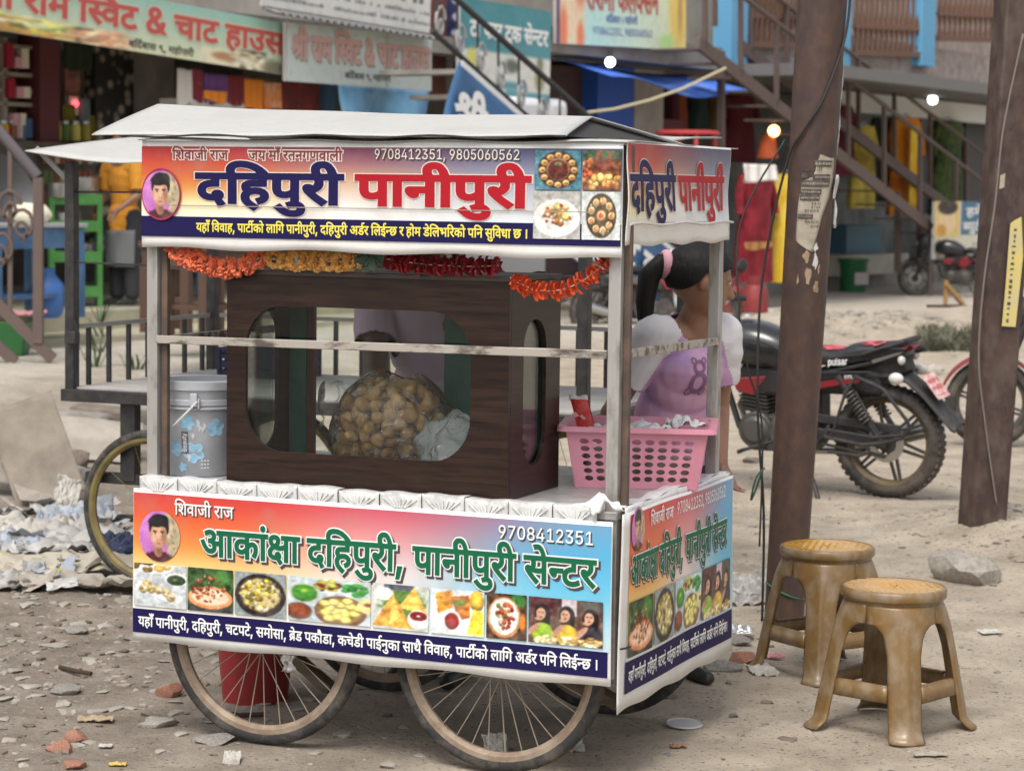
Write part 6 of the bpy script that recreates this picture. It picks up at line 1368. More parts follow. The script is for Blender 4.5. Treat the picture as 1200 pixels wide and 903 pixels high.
ax2 = c1 - c0; mb = MB(); s0 = .094
fr = Matrix.Rotation(R(14), 4, 'Z')
vs = []
for k, s in ((0, s0), (1.5, s0 * 1.06)):
 for i, j in ((-1, -.8), (1, -.8), (1, .8), (-1, .8)): vs.append(fr @ Vector((i * s, j * s, 0)) + ax2 * k)
mb.add(vs, [(0, 1, 2, 3), (7, 6, 5, 4), (0, 4, 5, 1), (1, 5, 6, 2), (2, 6, 7, 3), (3, 7, 4, 0)]); mb.build('shaft', mat('dark maroon pole paint', (0.043, 0.024, 0.022), 0.55, col2=(0.075, 0.042, 0.032), scale=8, stretch=(1.3, 1.3, .8), bump=.2, bscale=30, col3=(.10, .075, .06), scale3=9), p2, bevel=.012, smooth=40)
def on_p2(u, v, off=.006):
 n = fr @ Vector((0, -1, 0)); base = c0 + n * (s0 * .8 + off)
 return plane(u, v, base + ax2 * 0, n) 
def p2_sheet(px, m, label, name, off=.012):
 mb = MB(); v = [on_p2(a, b, off) for a, b in px] ; mb.add(v, [tuple(range(len(v)))]); o = mb.build(name, m, None, smooth=0, solid=.0015)
 if label: tag(o, label, 'sticker')
 return o
p2_sheet([(1174, 382), (1178, 340), (1184, 262), (1189, 258), (1197, 254), (1199, 300), (1190, 383)], mat('yellow sticker', (.62, .50, .14), .6, col2=(.52, .46, .26), scale=8), 'long peeling yellow sticker strip on the farther pole', 'yellow_sticker')
mb = MB(); qn = random.Random(9)
for k in range(17):
 v = 268 + k * 6.6; u = 1190 - (v - 268) * .09
 w = qn.uniform(2, 5); h = qn.uniform(1.5, 4.5)
 mb.add([on_p2(u - w / 2, v, .0145), on_p2(u + w / 2, v, .0145), on_p2(u + w / 2, v + h, .0145), on_p2(u - w / 2, v + h, .0145)], [(0, 1, 2, 3)])
tag(mb.build('sticker_print', dark_news, None, smooth=0), 'small dark printed marks down the yellow sticker strip', 'print')
p2_sheet([(1171, 222), (1172, 206), (1178, 203), (1177, 219)], M_paper, 'small square paper remnant high on the farther pole', 'paper_remnant')
cable('thin pale wire running down the farther pole', [on_p2(1199, 40, .03), on_p2(1176, 150, .02), on_p2(1166, 240, .02), on_p2(1153, 330, .015), on_p2(1147, 420, .015), on_p2(1155, 500, .012), on_p2(1168, 592, .012)], .004, mat('pale wire', (.20, .17, .15), .6))

# ------------------------------------------------------------------ second cart, black frame, behind on the left
C2 = Vector((-1.83, 9.73, 0))
cart2 = thing('cart_frame', 'second handcart with black iron frame, low railing and drooping white roof, behind the food cart', 'cart', C2, -YAW)
L2, D2_ = 2.28, 1.15
ZP = .80
for x, y in ((0, 0), (L2, 0), (L2, D2_), (0, D2_)):
 mb = MB(); mb.box2((x - .022, y - .022, ZP - .03), (x + .022, y + .022, 1.745)); mb.build('post', M_black, cart2, bevel=.003)
mb = MB(); mb.bar((-.03, -.02, ZP - .02), (L2 + .03, -.02, ZP - .02), .045, .05); mb.bar((-.03, D2_ + .02, ZP - .02), (L2 + .03, D2_ + .02, ZP - .02), .045, .05)
for x in (-.01, L2 * .33, L2 * .66, L2 + .01): mb.bar((x, .0, ZP - .025), (x, D2_, ZP - .025), .04, .04)
mb.build('platform_frame', M_black, cart2, bevel=.003)
mb = MB(); mb.box2((0, 0, ZP - .004), (L2, D2_, ZP + .012)); mb.build('platform', mat('dusty grey board', (.40, .385, .36), .9, col2=(.31, .29, .27), scale=6), cart2)
def rail2(a, b, n, sub=True):
 a = Vector(a); b = Vector(b); mb = MB(); h = Vector((0, 0, .25))
 mb.bar(a + h, b + h, .014, .018); mb.build('top_rail', mat('worn grey rail', (.28, .27, .26), .5, .2), cart2)
 for k in range(n):
  p = a.lerp(b, (k + .6) / n); mb = MB(); mb.bar(p, p + h - Vector((0, 0, .009)), .017, .017); mb.build('baluster', M_black, cart2)
rail2((.0, .03, ZP + .012), (.0, D2_ - .03, ZP + .012), 7)
rail2((.04, D2_, ZP + .012), (L2 - .03, D2_, ZP + .012), 17)
mb = MB()
for x in (.27, L2 - .3):
 mb.bar((x, .02, .43), (x, .02, ZP - .04), .07, .05); mb.bar((x, D2_ - .1, .43), (x, D2_ - .1, ZP - .04), .05, .05)
mb.bar((.06, .02, .44), (L2 - .1, .02, .44), .04, .045); mb.bar((.06, D2_ - .1, .44), (L2 - .1, D2_ - .1, .44), .04, .045)
mb.build('chassis', M_black, cart2, bevel=.003)
M_ylw = mat('old yellow rim paint', (.20, .155, .045), .6, col2=(.12, .09, .04), scale=14)
for x, y in ((.405, -.03), (L2 - .45, -.03), (.405, D2_ - .05), (L2 - .45, D2_ - .05)):
 make_wheel(x, y, cart2, .328, M_ylw, 10, None, .021, .007)
mb = MB()
def fn(s, t):
 x = -.16 + (L2 + .30) * s; k = math.sin(math.pi * min(1, t * 1.0) * .5)
 edge = -.10 - .05 * math.sin(math.pi * min(1, s * 2.2)) * (1 - t)
 return (x + .20 * t * (1 - s) , edge + (D2_ + .15) * t, 1.785 - .045 * math.sin(math.pi * min(1, s * 3.0)) * (1 - t) ** 2 + .10 * k + .006 * math.sin(s * 18))
mb.grid(fn, 40, 16); mb.build('roof', M_roof, cart2, solid=.006)
mb = MB(); mb.bar((-.16, -.02, 1.80), (.02, .02, 1.62), .012, .02); mb.build('roof_strut', mat('grey strut', (.3, .3, .3), .5, .3), cart2)
mb = MB(); mb.tube([(.02, 0, 1.62), (L2, 0, 1.63)], .004, 6); mb.tube([(.02, 0, 1.33), (.6, 0, 1.322), (L2, 0, 1.33)], .004, 6); mb.build('tie_wire', M_black, cart2)
mb = MB(); mb.box((.02, -.03, 1.02), (.05, .04, .05)); mb.tube([(.02, -.02, 1.04), (.03, -.03, 1.09), (.04, -.02, 1.03)], .006, 6); mb.build('padlock', M_black, cart2, bevel=.004)
# navy crate standing on the second cart
def crate(label, loc, rz, size, m, group=None):
 t = thing('plastic_crate', label, 'crate', loc, rz, group); w, d, h = size
 mb = MB()
 for zz in (0, h * .33, h * .66, h - .02):
  for a, b in (((-w / 2, -d / 2), (w / 2, -d / 2)), ((-w / 2, d / 2), (w / 2, d / 2)), ((-w / 2, -d / 2), (-w / 2, d / 2)), ((w / 2, -d / 2), (w / 2, d / 2))):
   mb.bar((a[0], a[1], zz + .015), (b[0], b[1], zz + .015), .012, .03)
 for i in range(5):
  for s in (-1, 1):
   mb.bar((-w / 2 + w * i / 4, s * d / 2, 0), (-w / 2 + w * i / 4, s * d / 2, h), .02, .014); mb.bar((s * w / 2, -d / 2 + d * i / 4, 0), (s * w / 2, -d / 2 + d * i / 4, h), .014, .02)
 mb.build('side_frame', m, t)
 mb = MB(); mb.box2((-w / 2 + .01, -d / 2 + .01, 0.004), (w / 2 - .01, d / 2 - .01, .014)); mb.box2((-w / 2 + .012, d / 2 - .014, .01), (w / 2 - .012, d / 2 - .01, h - .03)); mb.build('floor_plate', m, t)
 return t
def C2W(x, y, z): return C2 + Vector((math.cos(YAW) * x + math.sin(YAW) * y, -math.sin(YAW) * x + math.cos(YAW) * y, z))
crate('navy plastic crate standing on the second cart behind the grey bucket', C2W(.42, D2_ - .22, ZP + .012), -YAW, (.36, .26, .12), mat('navy crate plastic', (.012, .016, .055), .5))

# ------------------------------------------------------------------ motorcycles (x forward, y left, z up; rear wheel contact at the origin)
M_bk = mat('black gloss paint', (0.012, 0.012, 0.014), 0.22, coat=.4, col2=(0.035, 0.032, 0.03), scale=7, lo=.5, hi=.85)
M_bkm = mat('matt black plastic', (0.022, 0.021, 0.021), 0.6, col2=(0.07, 0.062, 0.055), scale=8, lo=.5, hi=.8)
M_bseat = mat('black seat vinyl', (0.016, 0.015, 0.016), 0.45, bump=.1, bscale=120)
M_bred = mat('red bike paint', (0.20, 0.008, 0.014), 0.4, coat=.3)
M_bflame = mat('pink red flame print', (0.55, 0.07, 0.10), 0.45)
M_eng = mat('dirty engine alloy', (0.055, 0.052, 0.05), 0.55, .4, col2=(0.12, 0.10, 0.085), scale=14)
M_chr = mat('worn chrome', (0.45, 0.44, 0.42), 0.28, .9)
M_gold = mat('dusty gold alloy', (0.17, 0.12, 0.055), 0.55, .3, col2=(0.10, 0.08, 0.06), scale=12)
M_mtyre = mat('dusty motorcycle tyre', (0.03, 0.028, 0.026), 0.85, col2=(0.12, 0.10, 0.08), scale=9, lo=.42, hi=.7)
M_plate = mat('pale red plate', (0.60, 0.27, 0.25), 0.55, col2=(0.70, 0.52, 0.49), scale=40, lo=.42, hi=.6)
M_plw = mat('white plate paint', (.70, .66, .64), .5)
M_lens = mat('clear lens', (.62, .60, .56), .2, spec=.8); M_rlens = mat('dark red lens', (.12, .008, .01), .2)
def make_bike(label, group=None):
 b = thing('motorcycle', label, 'motorcycle', (0, 0, 0), 0, group)
 Mx = Matrix.Rotation(R(90), 4, 'X'); WB = 1.33; rr, rf = .312, .300
 def wheel(x, r, tw):
  o = MB(); o.lathe([(.03, -.05), (.055, -.045), (.06, -.02), (.035, -.015), (.035, .015), (.06, .02), (.055, .045), (.03, .05)], 24, Mx)
  w = o.build('wheel', M_eng, b, loc=(x, 0, r))
  t = MB(); pr = []
  for k in range(18):
   a = 2 * math.pi * k / 18; pr.append((r - .052 + .052 * math.cos(a) * (1 if math.cos(a) > 0 else .55), tw * math.sin(a)))
  t.lathe(pr, 72, Mx, closed=True)
  for k in range(48):                   # tread blocks
   a = 2 * math.pi * k / 48
   for s in (-1, 1):
    c = Vector(((r - .0085) * math.cos(a), s * tw * .40, (r - .0085) * math.sin(a)))
    t.box(c, (.012, tw * .62, .022), Euler((s * -.38, -a, 0)))
  t.build('tyre', M_mtyre, w, smooth=40)
  t = MB(); rc = r - .085
  t.lathe([(rc + .018, -tw * .62), (rc + .018, tw * .62), (rc + .006, tw * .58), (rc - .012, .018), (rc - .012, -.018), (rc + .006, -tw * .58)], 72, Mx, closed=True); t.build('rim', M_gold, w, smooth=40)
  t = MB()
  for k in range(6):
   a = 2 * math.pi * k / 6 + .3; d = Vector((math.cos(a), 0, math.sin(a))); n = Vector((-math.sin(a), 0, math.cos(a)))
   for sgn in (-1, 1): t.bar(d * .045 + n * sgn * .022, d * (rc) + n * sgn * .012, .016, .012, (0, 1, 0))
  t.build('spokes', M_eng, w)
  t = MB(); t.lathe([(.062, -.052), (.105, -.056), (.105, -.060), (.062, -.060)], 36, Mx, closed=True); t.build('brake_disc', M_chr, w)
  return w
 wheel(0, rr, .062); wheel(WB, rf, .046)
 t = MB()
 for s in (-1, 1): t.bar((-.02, s * .085, rr), (.48, s * .085, rr + .055), .03, .045)
 t.build('swing_arm', M_bkm, b, bevel=.004)
 t = MB(); t.bar((-.10, .088, rr + .085), (.42, .09, rr + .125), .02, .05)
 t.build('chain_guard', M_bkm, b, bevel=.006)
 t = MB(); t.tube([(0, .075, rr + .075), (.45, .075, rr + .10)], .008, 6); t.tube([(0, .075, rr - .075), (.45, .075, rr - .01)], .008, 6); t.build('chain', mat('greasy chain', (.05, .04, .03), .7), b)
 for s in (-1, 1):
  a = Vector((.03, s * .125, rr + .06)); c = Vector((.245, s * .125, .68))
  t = MB(); t.tube([a, a.lerp(c, .5)], .016, 10); t.tube([a.lerp(c, .45), c], .022, 10); sh = t.build('shock', M_bkm, b)
  t = MB(); P = []
  d = (c - a).normalized(); u = d.cross(Vector((0, 1, 0))).normalized(); v = d.cross(u)
  for k in range(110):
   q = k / 109; an = q * 2 * math.pi * 10; P.append(a.lerp(c, .18 + .58 * q) + (u * math.cos(an) + v * math.sin(an)) * .030)
  t.tube(P, .0062, 6); t.build('spring', mat('dusty spring steel', (.10, .088, .078), .5, .3), sh)
 t = MB()
 for s in (-1, 1):
  t.tube([(1.02, s * .03, .88), (.80, s * .08, .74), (.42, s * .10, .66), (.05, s * .10, .76), (-.18, s * .09, .82)], .016, 8)
  t.tube([(.42, s * .10, .66), (.46, s * .10, .40), (.52, s * .10, .26)], .017, 8)
 t.tube([(1.04, 0, .84), (.98, 0, .58), (.90, 0, .34), (.58, 0, .24)], .02, 8)
 t.build('frame', M_bkm, b)
 t = MB(); t.tube([(.52, -.12, .34), (.52, .15, .34)], .135, 28); t.tube([(.74, -.10, .35), (.74, .14, .35)], .105, 26); t.box((.63, 0, .33), (.30, .22, .20)); en = t.build('engine', M_eng, b, bevel=.01)
 t = MB(); t.lathe([(.0, .165), (.07, .163), (.095, .15), (.1, .13)], 26, Matrix.Translation((.52, 0, .34)) @ Matrix.Rotation(R(-90), 4, 'X'), cap=False); t.lathe([(.0, .158), (.06, .156), (.08, .14)], 26, Matrix.Translation((.74, 0, .35)) @ Matrix.Rotation(R(-90), 4, 'X'), cap=False); t.build('crankcase_cover', mat('grey engine cover', (.09, .085, .08), .45, .4), en)
 t = MB()
 for k in range(8):
  z = .46 + k * .021; t.box((.76 + k * .004, 0, z), (.17, .19, .009), Euler((0, -.12, 0)))
 t.box((.78, 0, .54), (.12, .14, .2), Euler((0, -.12, 0))); t.build('cylinder_fins', M_eng, en)
 t = MB(); t.tube([(.86, -.06, .56), (.93, -.08, .45), (.88, -.11, .27), (.62, -.14, .20), (.2, -.16, .22)], .022, 10); t.tube([(.34, -.17, .23), (.20, -.18, .26), (-.22, -.20, .38)], [.03, .048, .052], 16); t.build('exhaust', M_chr, b)
 t = MB(); t.box((.68, 0, .62), (.36, .19, .17)); t.box((.44, 0, .50), (.14, .17, .30)); t.build('air_box', M_bkm, b, bevel=.03)
 t = MB(); t.box((.20, 0, .64), (.38, .17, .15)); t.build('battery_cover', M_bkm, b, bevel=.03)
 def tuck(m_):
  o_ = []
  for x, y, z in m_.v:
   k = max(0, .34 - x); o_.append((.34 - k * .74 if x < .34 else x, y, z - .065 * min(1, k / .4) - .02 * (z > .7)))
  m_.v = o_; return m_
 def loft(secs, seg=20):                   # sections: (x, zc, half width, half height, power)
  m_ = MB(); vs = []
  for x, zc, hw, hh, pw in secs:
   for k in range(seg):
    a = 2 * math.pi * k / seg; c, s = math.cos(a), math.sin(a)
    vs.append((x, hw * math.copysign(abs(c) ** (2 / pw), c), zc + hh * math.copysign(abs(s) ** (2 / pw), s)))
  n = len(secs); fs = [(i * seg + k, i * seg + (k + 1) % seg, (i + 1) * seg + (k + 1) % seg, (i + 1) * seg + k) for i in range(n - 1) for k in range(seg)]
  fs += [tuple(range(seg))[::-1], tuple((n - 1) * seg + k for k in range(seg))]; m_.add(vs, fs); return m_
 t = loft([(.50, .75, .055, .055, 2.4), (.54, .775, .10, .085, 2.4), (.62, .80, .135, .115, 2.4), (.74, .825, .160, .135, 2.5), (.86, .84, .165, .13, 2.5), (.96, .84, .14, .11, 2.3), (1.03, .83, .09, .08, 2.2), (1.06, .825, .04, .04, 2)], 28)
 t.v = [(x, y, z - .015) for x, y, z in t.v]; tk = t.build('fuel_tank', M_bk, b, smooth=60, subd=1)
 t = MB(); t.lathe([(0, .012), (.036, .010), (.04, 0)], 24, Matrix.Translation((.84, 0, .972)), cap=False); t.build('filler_cap', M_chr, tk)
 for s in (-1, 1):
  t = MB(); t.prism([(.66, .66), (.84, .64), (.90, .70), (.84, .57), (.74, .55)], min(s * .150, s * .158), max(s * .150, s * .158)); t.build('tank_panel', M_bred, b, bevel=.004)
 for s in (-1, 1):
  t = MB(); y0, y1 = (.12, .135) if s > 0 else (-.135, -.12); t.prism([(.58, .66), (.46, .69), (.40, .60), (.50, .50), (.62, .53)], y0, y1); t.build('side_panel', M_bred, b, bevel=.006)
  t = MB(); t.prism([(.43, .71), (.10, .77), (-.06, .80), (.02, .74), (.20, .66), (.38, .61), (.46, .62)], .125 * s, .137 * s); tuck(t).build('side_panel', M_bk, b, bevel=.005)
  t = MB(); t.prism([(.36, .605), (.20, .655), (.05, .715), (.0, .755), (.08, .735), (.24, .675), (.38, .635)], .138 * s, .142 * s); tuck(t).build('trim_stripe', M_bred, b)
  t = MB(); pts_ = [(.36, .755), (.14, .80), (-.10, .865), (-.30, .915), (-.33, .935), (-.20, .930), (.04, .875), (.28, .81), (.38, .79)]
  t.prism(pts_, .105 * s, .122 * s); tuck(t).build('tail_cowl', M_bk, b, bevel=.006)
  t = MB(); t.prism([(-.06, .842), (-.26, .895), (-.30, .912), (-.24, .905), (-.05, .858)], .1225 * s, .1245 * s); tuck(t).build('trim_stripe', M_chr, b)
 for wd, x, z, w, h in (('word2', .285, .765, .155, .036), ('word3', .155, .712, .09, .022)):
  vo, fo, adv = text2d(wd, 22); t = MB(); vs = [(x - u / adv * w, .1385, z + (u / adv * w) * .22 + vv_ / 700 * h) for u, vv_ in vo]
  t.add(vs, [tuple(f) for f in fo.tolist()]); tuck(t).build('lettering', M_white, b, smooth=0, recalc=False)
 t = loft([(.52, .775, .08, .045, 3), (.46, .79, .115, .05, 3), (.34, .79, .125, .048, 3), (.22, .80, .12, .05, 3), (.16, .835, .115, .055, 3), (.06, .868, .11, .052, 3), (-.10, .90, .095, .045, 3), (-.20, .925, .075, .03, 3), (-.23, .93, .05, .015, 3)], 24)
 tuck(t).build('seat', M_bseat, b, smooth=60)
 t = MB(); qf = random.Random(3)
 def seat_top(x, y):
  xs_, zs_ = [-.23, -.20, -.10, .06, .16, .22, .34, .46, .52], [.946, .956, .946, .921, .892, .852, .840, .842, .822]
  return float(np.interp(x, xs_, zs_)) - 1.1 * abs(y) ** 2.2 * 1.0 + .002
 for x0, x1, yo in ((-.16, .10, -.03), (-.12, .10, .03), (-.10, .12, .0), (-.14, .06, -.065), (-.13, .05, .068), (.20, .40, .0), (.24, .42, .05), (.24, .42, -.05)):
  def fn(s, u, x0=x0, x1=x1, yo=yo):
   x = x0 + (x1 - x0) * s; y = yo + (u - .5) * .05 * math.sin(math.pi * min(.95, s + .1)) + .014 * math.sin(s * 12 + yo * 60)
   return (x, y, seat_top(x, y))
  t.grid(fn, 14, 2)
 tuck(t).build('flame_print', M_bflame, b, smooth=60)
 t = MB(); t.prism([(-.26, .875), (-.345, .925), (-.33, .945), (-.24, .925)], -.06, .06); tuck(t).build('tail_light', M_rlens, b, bevel=.005)
 t = MB()
 for s in (-1, 1): t.tube([(.02, s * .125, .875), (-.12, s * .13, .925), (-.30, s * .10, .965)], .011, 8)
 t.tube([(-.30, .10, .965), (-.335, .05, .97), (-.335, -.05, .97), (-.30, -.10, .965)], .011, 8); tuck(t).build('grab_rail', M_bkm, b)
 t = MB()
 def fn(s, u):
  P = [(.14, .70), (-.02, .715), (-.13, .69), (-.22, .62), (-.31, .525), (-.385, .445), (-.41, .435)]
  k = s * (len(P) - 1); i = min(int(k), len(P) - 2); f = k - i; x = P[i][0] * (1 - f) + P[i + 1][0] * f; z = P[i][1] * (1 - f) + P[i + 1][1] * f
  w = .085 + .012 * s; return (x, (u - .5) * 2 * w, z - .035 * (abs(u - .5) * 2) ** 3)
 t.grid(fn, 30, 8); t.build('rear_mudguard', M_bkm, b, smooth=60, solid=.006)
 t = MB(); t.prism([(.05, .80), (-.26, .87), (-.30, .80), (-.16, .74), (.1, .72)], -.07, .07); tuck(t).build('tail_base', M_bkm, b, bevel=.01)
 PM = Matrix.Translation((-.245, 0, .615)) @ Matrix.Rotation(R(38), 4, 'Y') @ Matrix.Rotation(R(0), 4, 'Z')
 t = MB(); t.box((-.03, 0, 0), (.006, .17, .155)); pl = t.build('number_plate', M_plate, b, bevel=.002); pl.matrix_local = PM
 t = MB(); qp = random.Random(2)
 for z_ in (.035, -.01):
  for k in range(6): t.box((-.0345, -.06 + k * .024, z_), (.002, .014 * qp.uniform(.5, 1), .030 * qp.uniform(.6, 1)))
 for k in range(7): t.box((-.0345, -.065 + k * .021 + qp.uniform(-.004, .004), -.055), (.002, .006, .006))
 t.build('plate_marks', mat('deep red paint', (.42, .07, .08), .5), pl)
 for s in (-1, 1):
  t = MB(); t.tube([(-.10, s * .07, .69), (-.10, s * .15, .69)], .009, 8); ind = t.build('indicator', M_bkm, b)
  t = MB(); t.ball((-.11, s * .175, .69), (.042, .028, .032), 16, 10); t.build('lens', M_lens, ind)
  t = MB(); t.ball((-.27, s * .10, .865), (.03, .022, .028), 14, 8); tuck(t).build('side_reflector', M_lens, b)
 t = MB(); yg = .235
 t.tube([(.28, yg, .36), (.06, yg, .33), (-.06, yg, .35), (-.16, yg, .38), (-.205, yg, .43), (-.20, yg, .47), (-.06, yg, .64), (.0, yg, .665), (.12, yg - .05, .69)], .011, 8)
 t.tube([(.24, yg, .36), (.16, yg, .60), (.12, yg - .05, .69)], .009, 8); t.tube([(-.06, yg, .35), (.10, yg, .62)], .007, 8); t.tube([(.26, yg, .40), (.0, yg, .375), (-.17, yg, .40)], .009, 8)
 t.tube([(.30, yg - .1, .40), (.28, yg, .36)], .011, 8); t.tube([(.26, yg, .28), (.08, yg, .27), (.02, yg, .29), (.03, yg, .33)], .010, 8); t.build('foot_guard', M_bkm, b)
 for s in (-1, 1):
  for x, z in ((.34, .33), (.60, .28)):
   t = MB(); t.tube([(x, s * .12, z), (x - .01, s * .20, z)], .014, 8); t.tube([(x - .01, s * .19, z), (x - .02, s * .28, z + .01)], .02, 10); t.build('foot_peg', M_bkm, b)
 t = MB(); t.tube([(.46, .12, .26), (.33, .24, .05), (.31, .26, .015)], .014, 8); t.box((.30, .265, .012), (.09, .05, .014)); t.build('side_stand', M_bkm, b)
 t = MB(); t.tube([(.62, .15, .30), (.80, .18, .24)], .01, 8); t.tube([(.80, .15, .24), (.80, .23, .24)], .012, 8); t.build('gear_lever', M_bkm, b)
 t = MB()
 for s in (-1, 1): t.tube([(WB, s * .09, rf), (1.14, s * .09, .80), (1.09, s * .09, .94)], [.026, .026, .018], 12)
 t.box((1.11, 0, .86), (.06, .22, .03)); t.build('front_fork', M_bkm, b)
 t = MB()
 def fn(s, u):
  a = R(15 + 120 * s); r_ = rf + .035; return (WB + r_ * math.cos(a), (u - .5) * .12, rf + r_ * math.sin(a) - .02 * (abs(u - .5) * 2) ** 2)
 t.grid(fn, 18, 6); t.build('front_mudguard', M_bk, b, smooth=60, solid=.005)
 t = loft([(1.12, .90, .10, .11, 2.2), (1.20, .90, .115, .125, 2.3), (1.27, .89, .10, .105, 2.2), (1.30, .885, .06, .07, 2)], 20); hl = t.build('headlight_cowl', M_bkm, b, smooth=60)
 t = MB(); t.ball((1.285, 0, .885), (.03, .075, .07), 18, 10); t.build('headlight', M_lens, hl)
 t = MB(); t.tube([(1.02, .33, 1.02), (1.06, .26, 1.03), (1.09, .10, .98), (1.09, -.10, .98), (1.06, -.26, 1.03), (1.02, -.33, 1.02)], .011, 8); hb = t.build('handlebar', M_chr, b)
 for s in (-1, 1):
  t = MB(); t.tube([(1.02, s * .34, 1.02), (1.05, s * .23, 1.03)], .018, 10); t.build('grip', M_bkm, hb)
  t = MB(); t.tube([(1.06, s * .22, 1.03), (1.05, s * .26, 1.12), (1.03, s * .30, 1.18)], .006, 6); t.ball((1.02, s * .32, 1.21), (.018, .062, .042), 14, 8); t.build('mirror', M_bkm, hb)
 return b
def put_bike(b, u, v, heading, lean=R(-5), z=None):
 p = GG(u, v); b.location = (p.x, p.y, p.z - .004 if z is None else z); b.rotation_euler = Euler((lean, 0, heading), 'XYZ')
bike = make_bike('black motorcycle with red flames on its seat and a red plate, behind the nearer pole', 'motorcycles parked along the road')
put_bike(bike, 1043, 582, R(180 - 31))
def bike_copy(label, mats):
 c = copy_tree(bike, None, None, mats); c['label'] = label; return c
redm = {'black gloss paint': M_bred, 'pink red flame print': M_bseat, 'dusty gold alloy': M_eng}
c = bike_copy('red motorcycle behind the farther pole at the right edge of the picture', redm)
put_bike(c, 1402, 531, R(180 - 10))
c = bike_copy('dark motorcycle parked far off under the beauty sign beside the shop step', {'dusty gold alloy': M_eng, 'pink red flame print': M_bseat, 'pale red plate': M_bkm})
put_bike(c, 1168, 349, R(180 - 18))
c = bike_copy('dusty grey motorcycle parked beyond the woman in pink', {'dusty gold alloy': M_eng, 'pink red flame print': M_bseat, 'black gloss paint': mat('grey dusty paint', (.09, .09, .09), .5), 'pale red plate': M_bkm})
put_bike(c, 700, 398, R(10))

# ------------------------------------------------------------------ the row of shops (t along the row, w outwards, z up)
def fbox(name, u0, v0, u1, v1, w, dep, m, parent=None, label=None, cat=None, group=None, bevel=0, pic=None):
 """upright box filling the picture rectangle on the plane w of the row; dep goes back from it"""
 vm, um = (v0 + v1) / 2, (u0 + u1) / 2
 t0, t1 = FP(u0, vm, w)[0], FP(u1, vm, w)[0]; z0, z1 = FP(um, v1, w)[2], FP(um, v0, w)[2]
 o = FW((t0 + t1) / 2, w, z0); W_, H_ = t1 - t0, z1 - z0
 mb = MB(); mb.box2((-W_ / 2, 0, 0), (W_ / 2, dep, H_))
 ob = mb.build(name, m, None, loc=o, rot=(0, 0, FTH), bevel=bevel)
 if parent is not None: ob.parent = parent
 if label: tag(ob, label, cat, group)
 ob['wh'] = (W_, H_); return ob
def tbox(name, t0, t1, w0, w1, z0, z1, m, parent, bevel=0):
 mb = MB(); mb.box2((t0, -w1, z0), (t1, -w0, z1)); return mb.build(name, m, parent, loc=(0, 0, 0), bevel=bevel)
def froot(name, label, cat, t=0):            # building: origin on the row line; children in row coordinates
 return thing(name, label, cat, FW(0, 0, 0), FTH)
def fl(o, parent):                            # put a world-placed object under a row-frame parent
 o.parent = parent; o.matrix_parent_inverse = (Matrix.Translation(FW(0, 0, 0)) @ Matrix.Rotation(FTH, 4, 'Z')).inverted(); return o
def fpt(u, v, w):                             # row-frame coordinates of a pixel
 t, w_, z = FP(u, v, w); return Vector((t, -w_, z))
K = lambda n, c, r_=.75, **k: mat(n, c, r_, **k)
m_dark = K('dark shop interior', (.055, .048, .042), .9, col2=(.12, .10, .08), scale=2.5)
m_conc = K('grey concrete', (.30, .28, .25), .9, col2=(.20, .185, .165), scale=2.2, bump=.15)
m_plas = K('pale worn plaster', (.46, .43, .38), .9, col2=(.33, .30, .26), scale=1.8)
m_step = K('shop step paint', (.44, .40, .27), .85, col2=(.33, .31, .25), scale=3)
m_brn = K('dark brown wood', (.05, .026, .018), .7); m_mar = K('maroon panel', (.095, .018, .02), .7)
m_rustm = K('brown stair iron', (.11, .075, .066), .65, col2=(.12, .085, .07), scale=6)
m_ltblue = K('light blue column paint', (.13, .38, .60), .6); m_blue = K('royal blue paint', (.03, .12, .50), .6)
m_shut = K('brown roller shutter', (.10, .055, .045), .6, stretch=(.1, 1, 9), col2=(.045, .025, .022), scale=4)
m_stl = K('bright steel', (.42, .42, .41), .3, metal=.7)

# left: sweet shop building
b1_ = froot('sweet_shop', 'open fronted sweet shop building on the left under a long mint sign', 'building')
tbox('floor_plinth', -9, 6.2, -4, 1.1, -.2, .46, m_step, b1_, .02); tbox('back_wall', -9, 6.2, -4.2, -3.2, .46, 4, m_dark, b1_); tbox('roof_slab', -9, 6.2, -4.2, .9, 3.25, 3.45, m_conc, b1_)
tbox('upper_wall', -9, 6.2, -.2, .0, 3.45, 8, m_plas, b1_); tbox('side_wall', 6.0, 6.2, -3.2, 0, .46, 3.25, m_conc, b1_)
tbox('step', -9, 6.2, 1.1, 1.75, -.1, .27, m_step, b1_, .02)
fl(fbox('pillar', 47, 40, 70, 262, -.2, .3, m_mar), b1_); fl(fbox('pillar', 182, 60, 204, 300, -.1, .3, m_conc), b1_)
m_patt = mat('black wall with pale stone pattern', (.018, .017, .016), .6)
_n = m_patt.node_tree.nodes; _l = m_patt.node_tree.links; _v = _n.new('ShaderNodeTexVoronoi'); _v.inputs['Scale'].default_value = 7.5; _t = _n.new('ShaderNodeTexCoord'); _c = _n.new('ShaderNodeValToRGB')
_c.color_ramp.elements[0].position = .22; _c.color_ramp.elements[0].color = (.30, .27, .21, 1); _c.color_ramp.elements[1].position = .48; _c.color_ramp.elements[1].color = (.018, .017, .016, 1)
_l.new(_t.outputs['Object'], _v.inputs['Vector']); _l.new(_v.outputs['Distance'], _c.inputs[0]); _l.new(_c.outputs[0], _n['Principled BSDF'].inputs['Base Color'])
fl(fbox('patterned_wall', 112, 40, 182, 300, -.4, .15, m_patt), b1_)
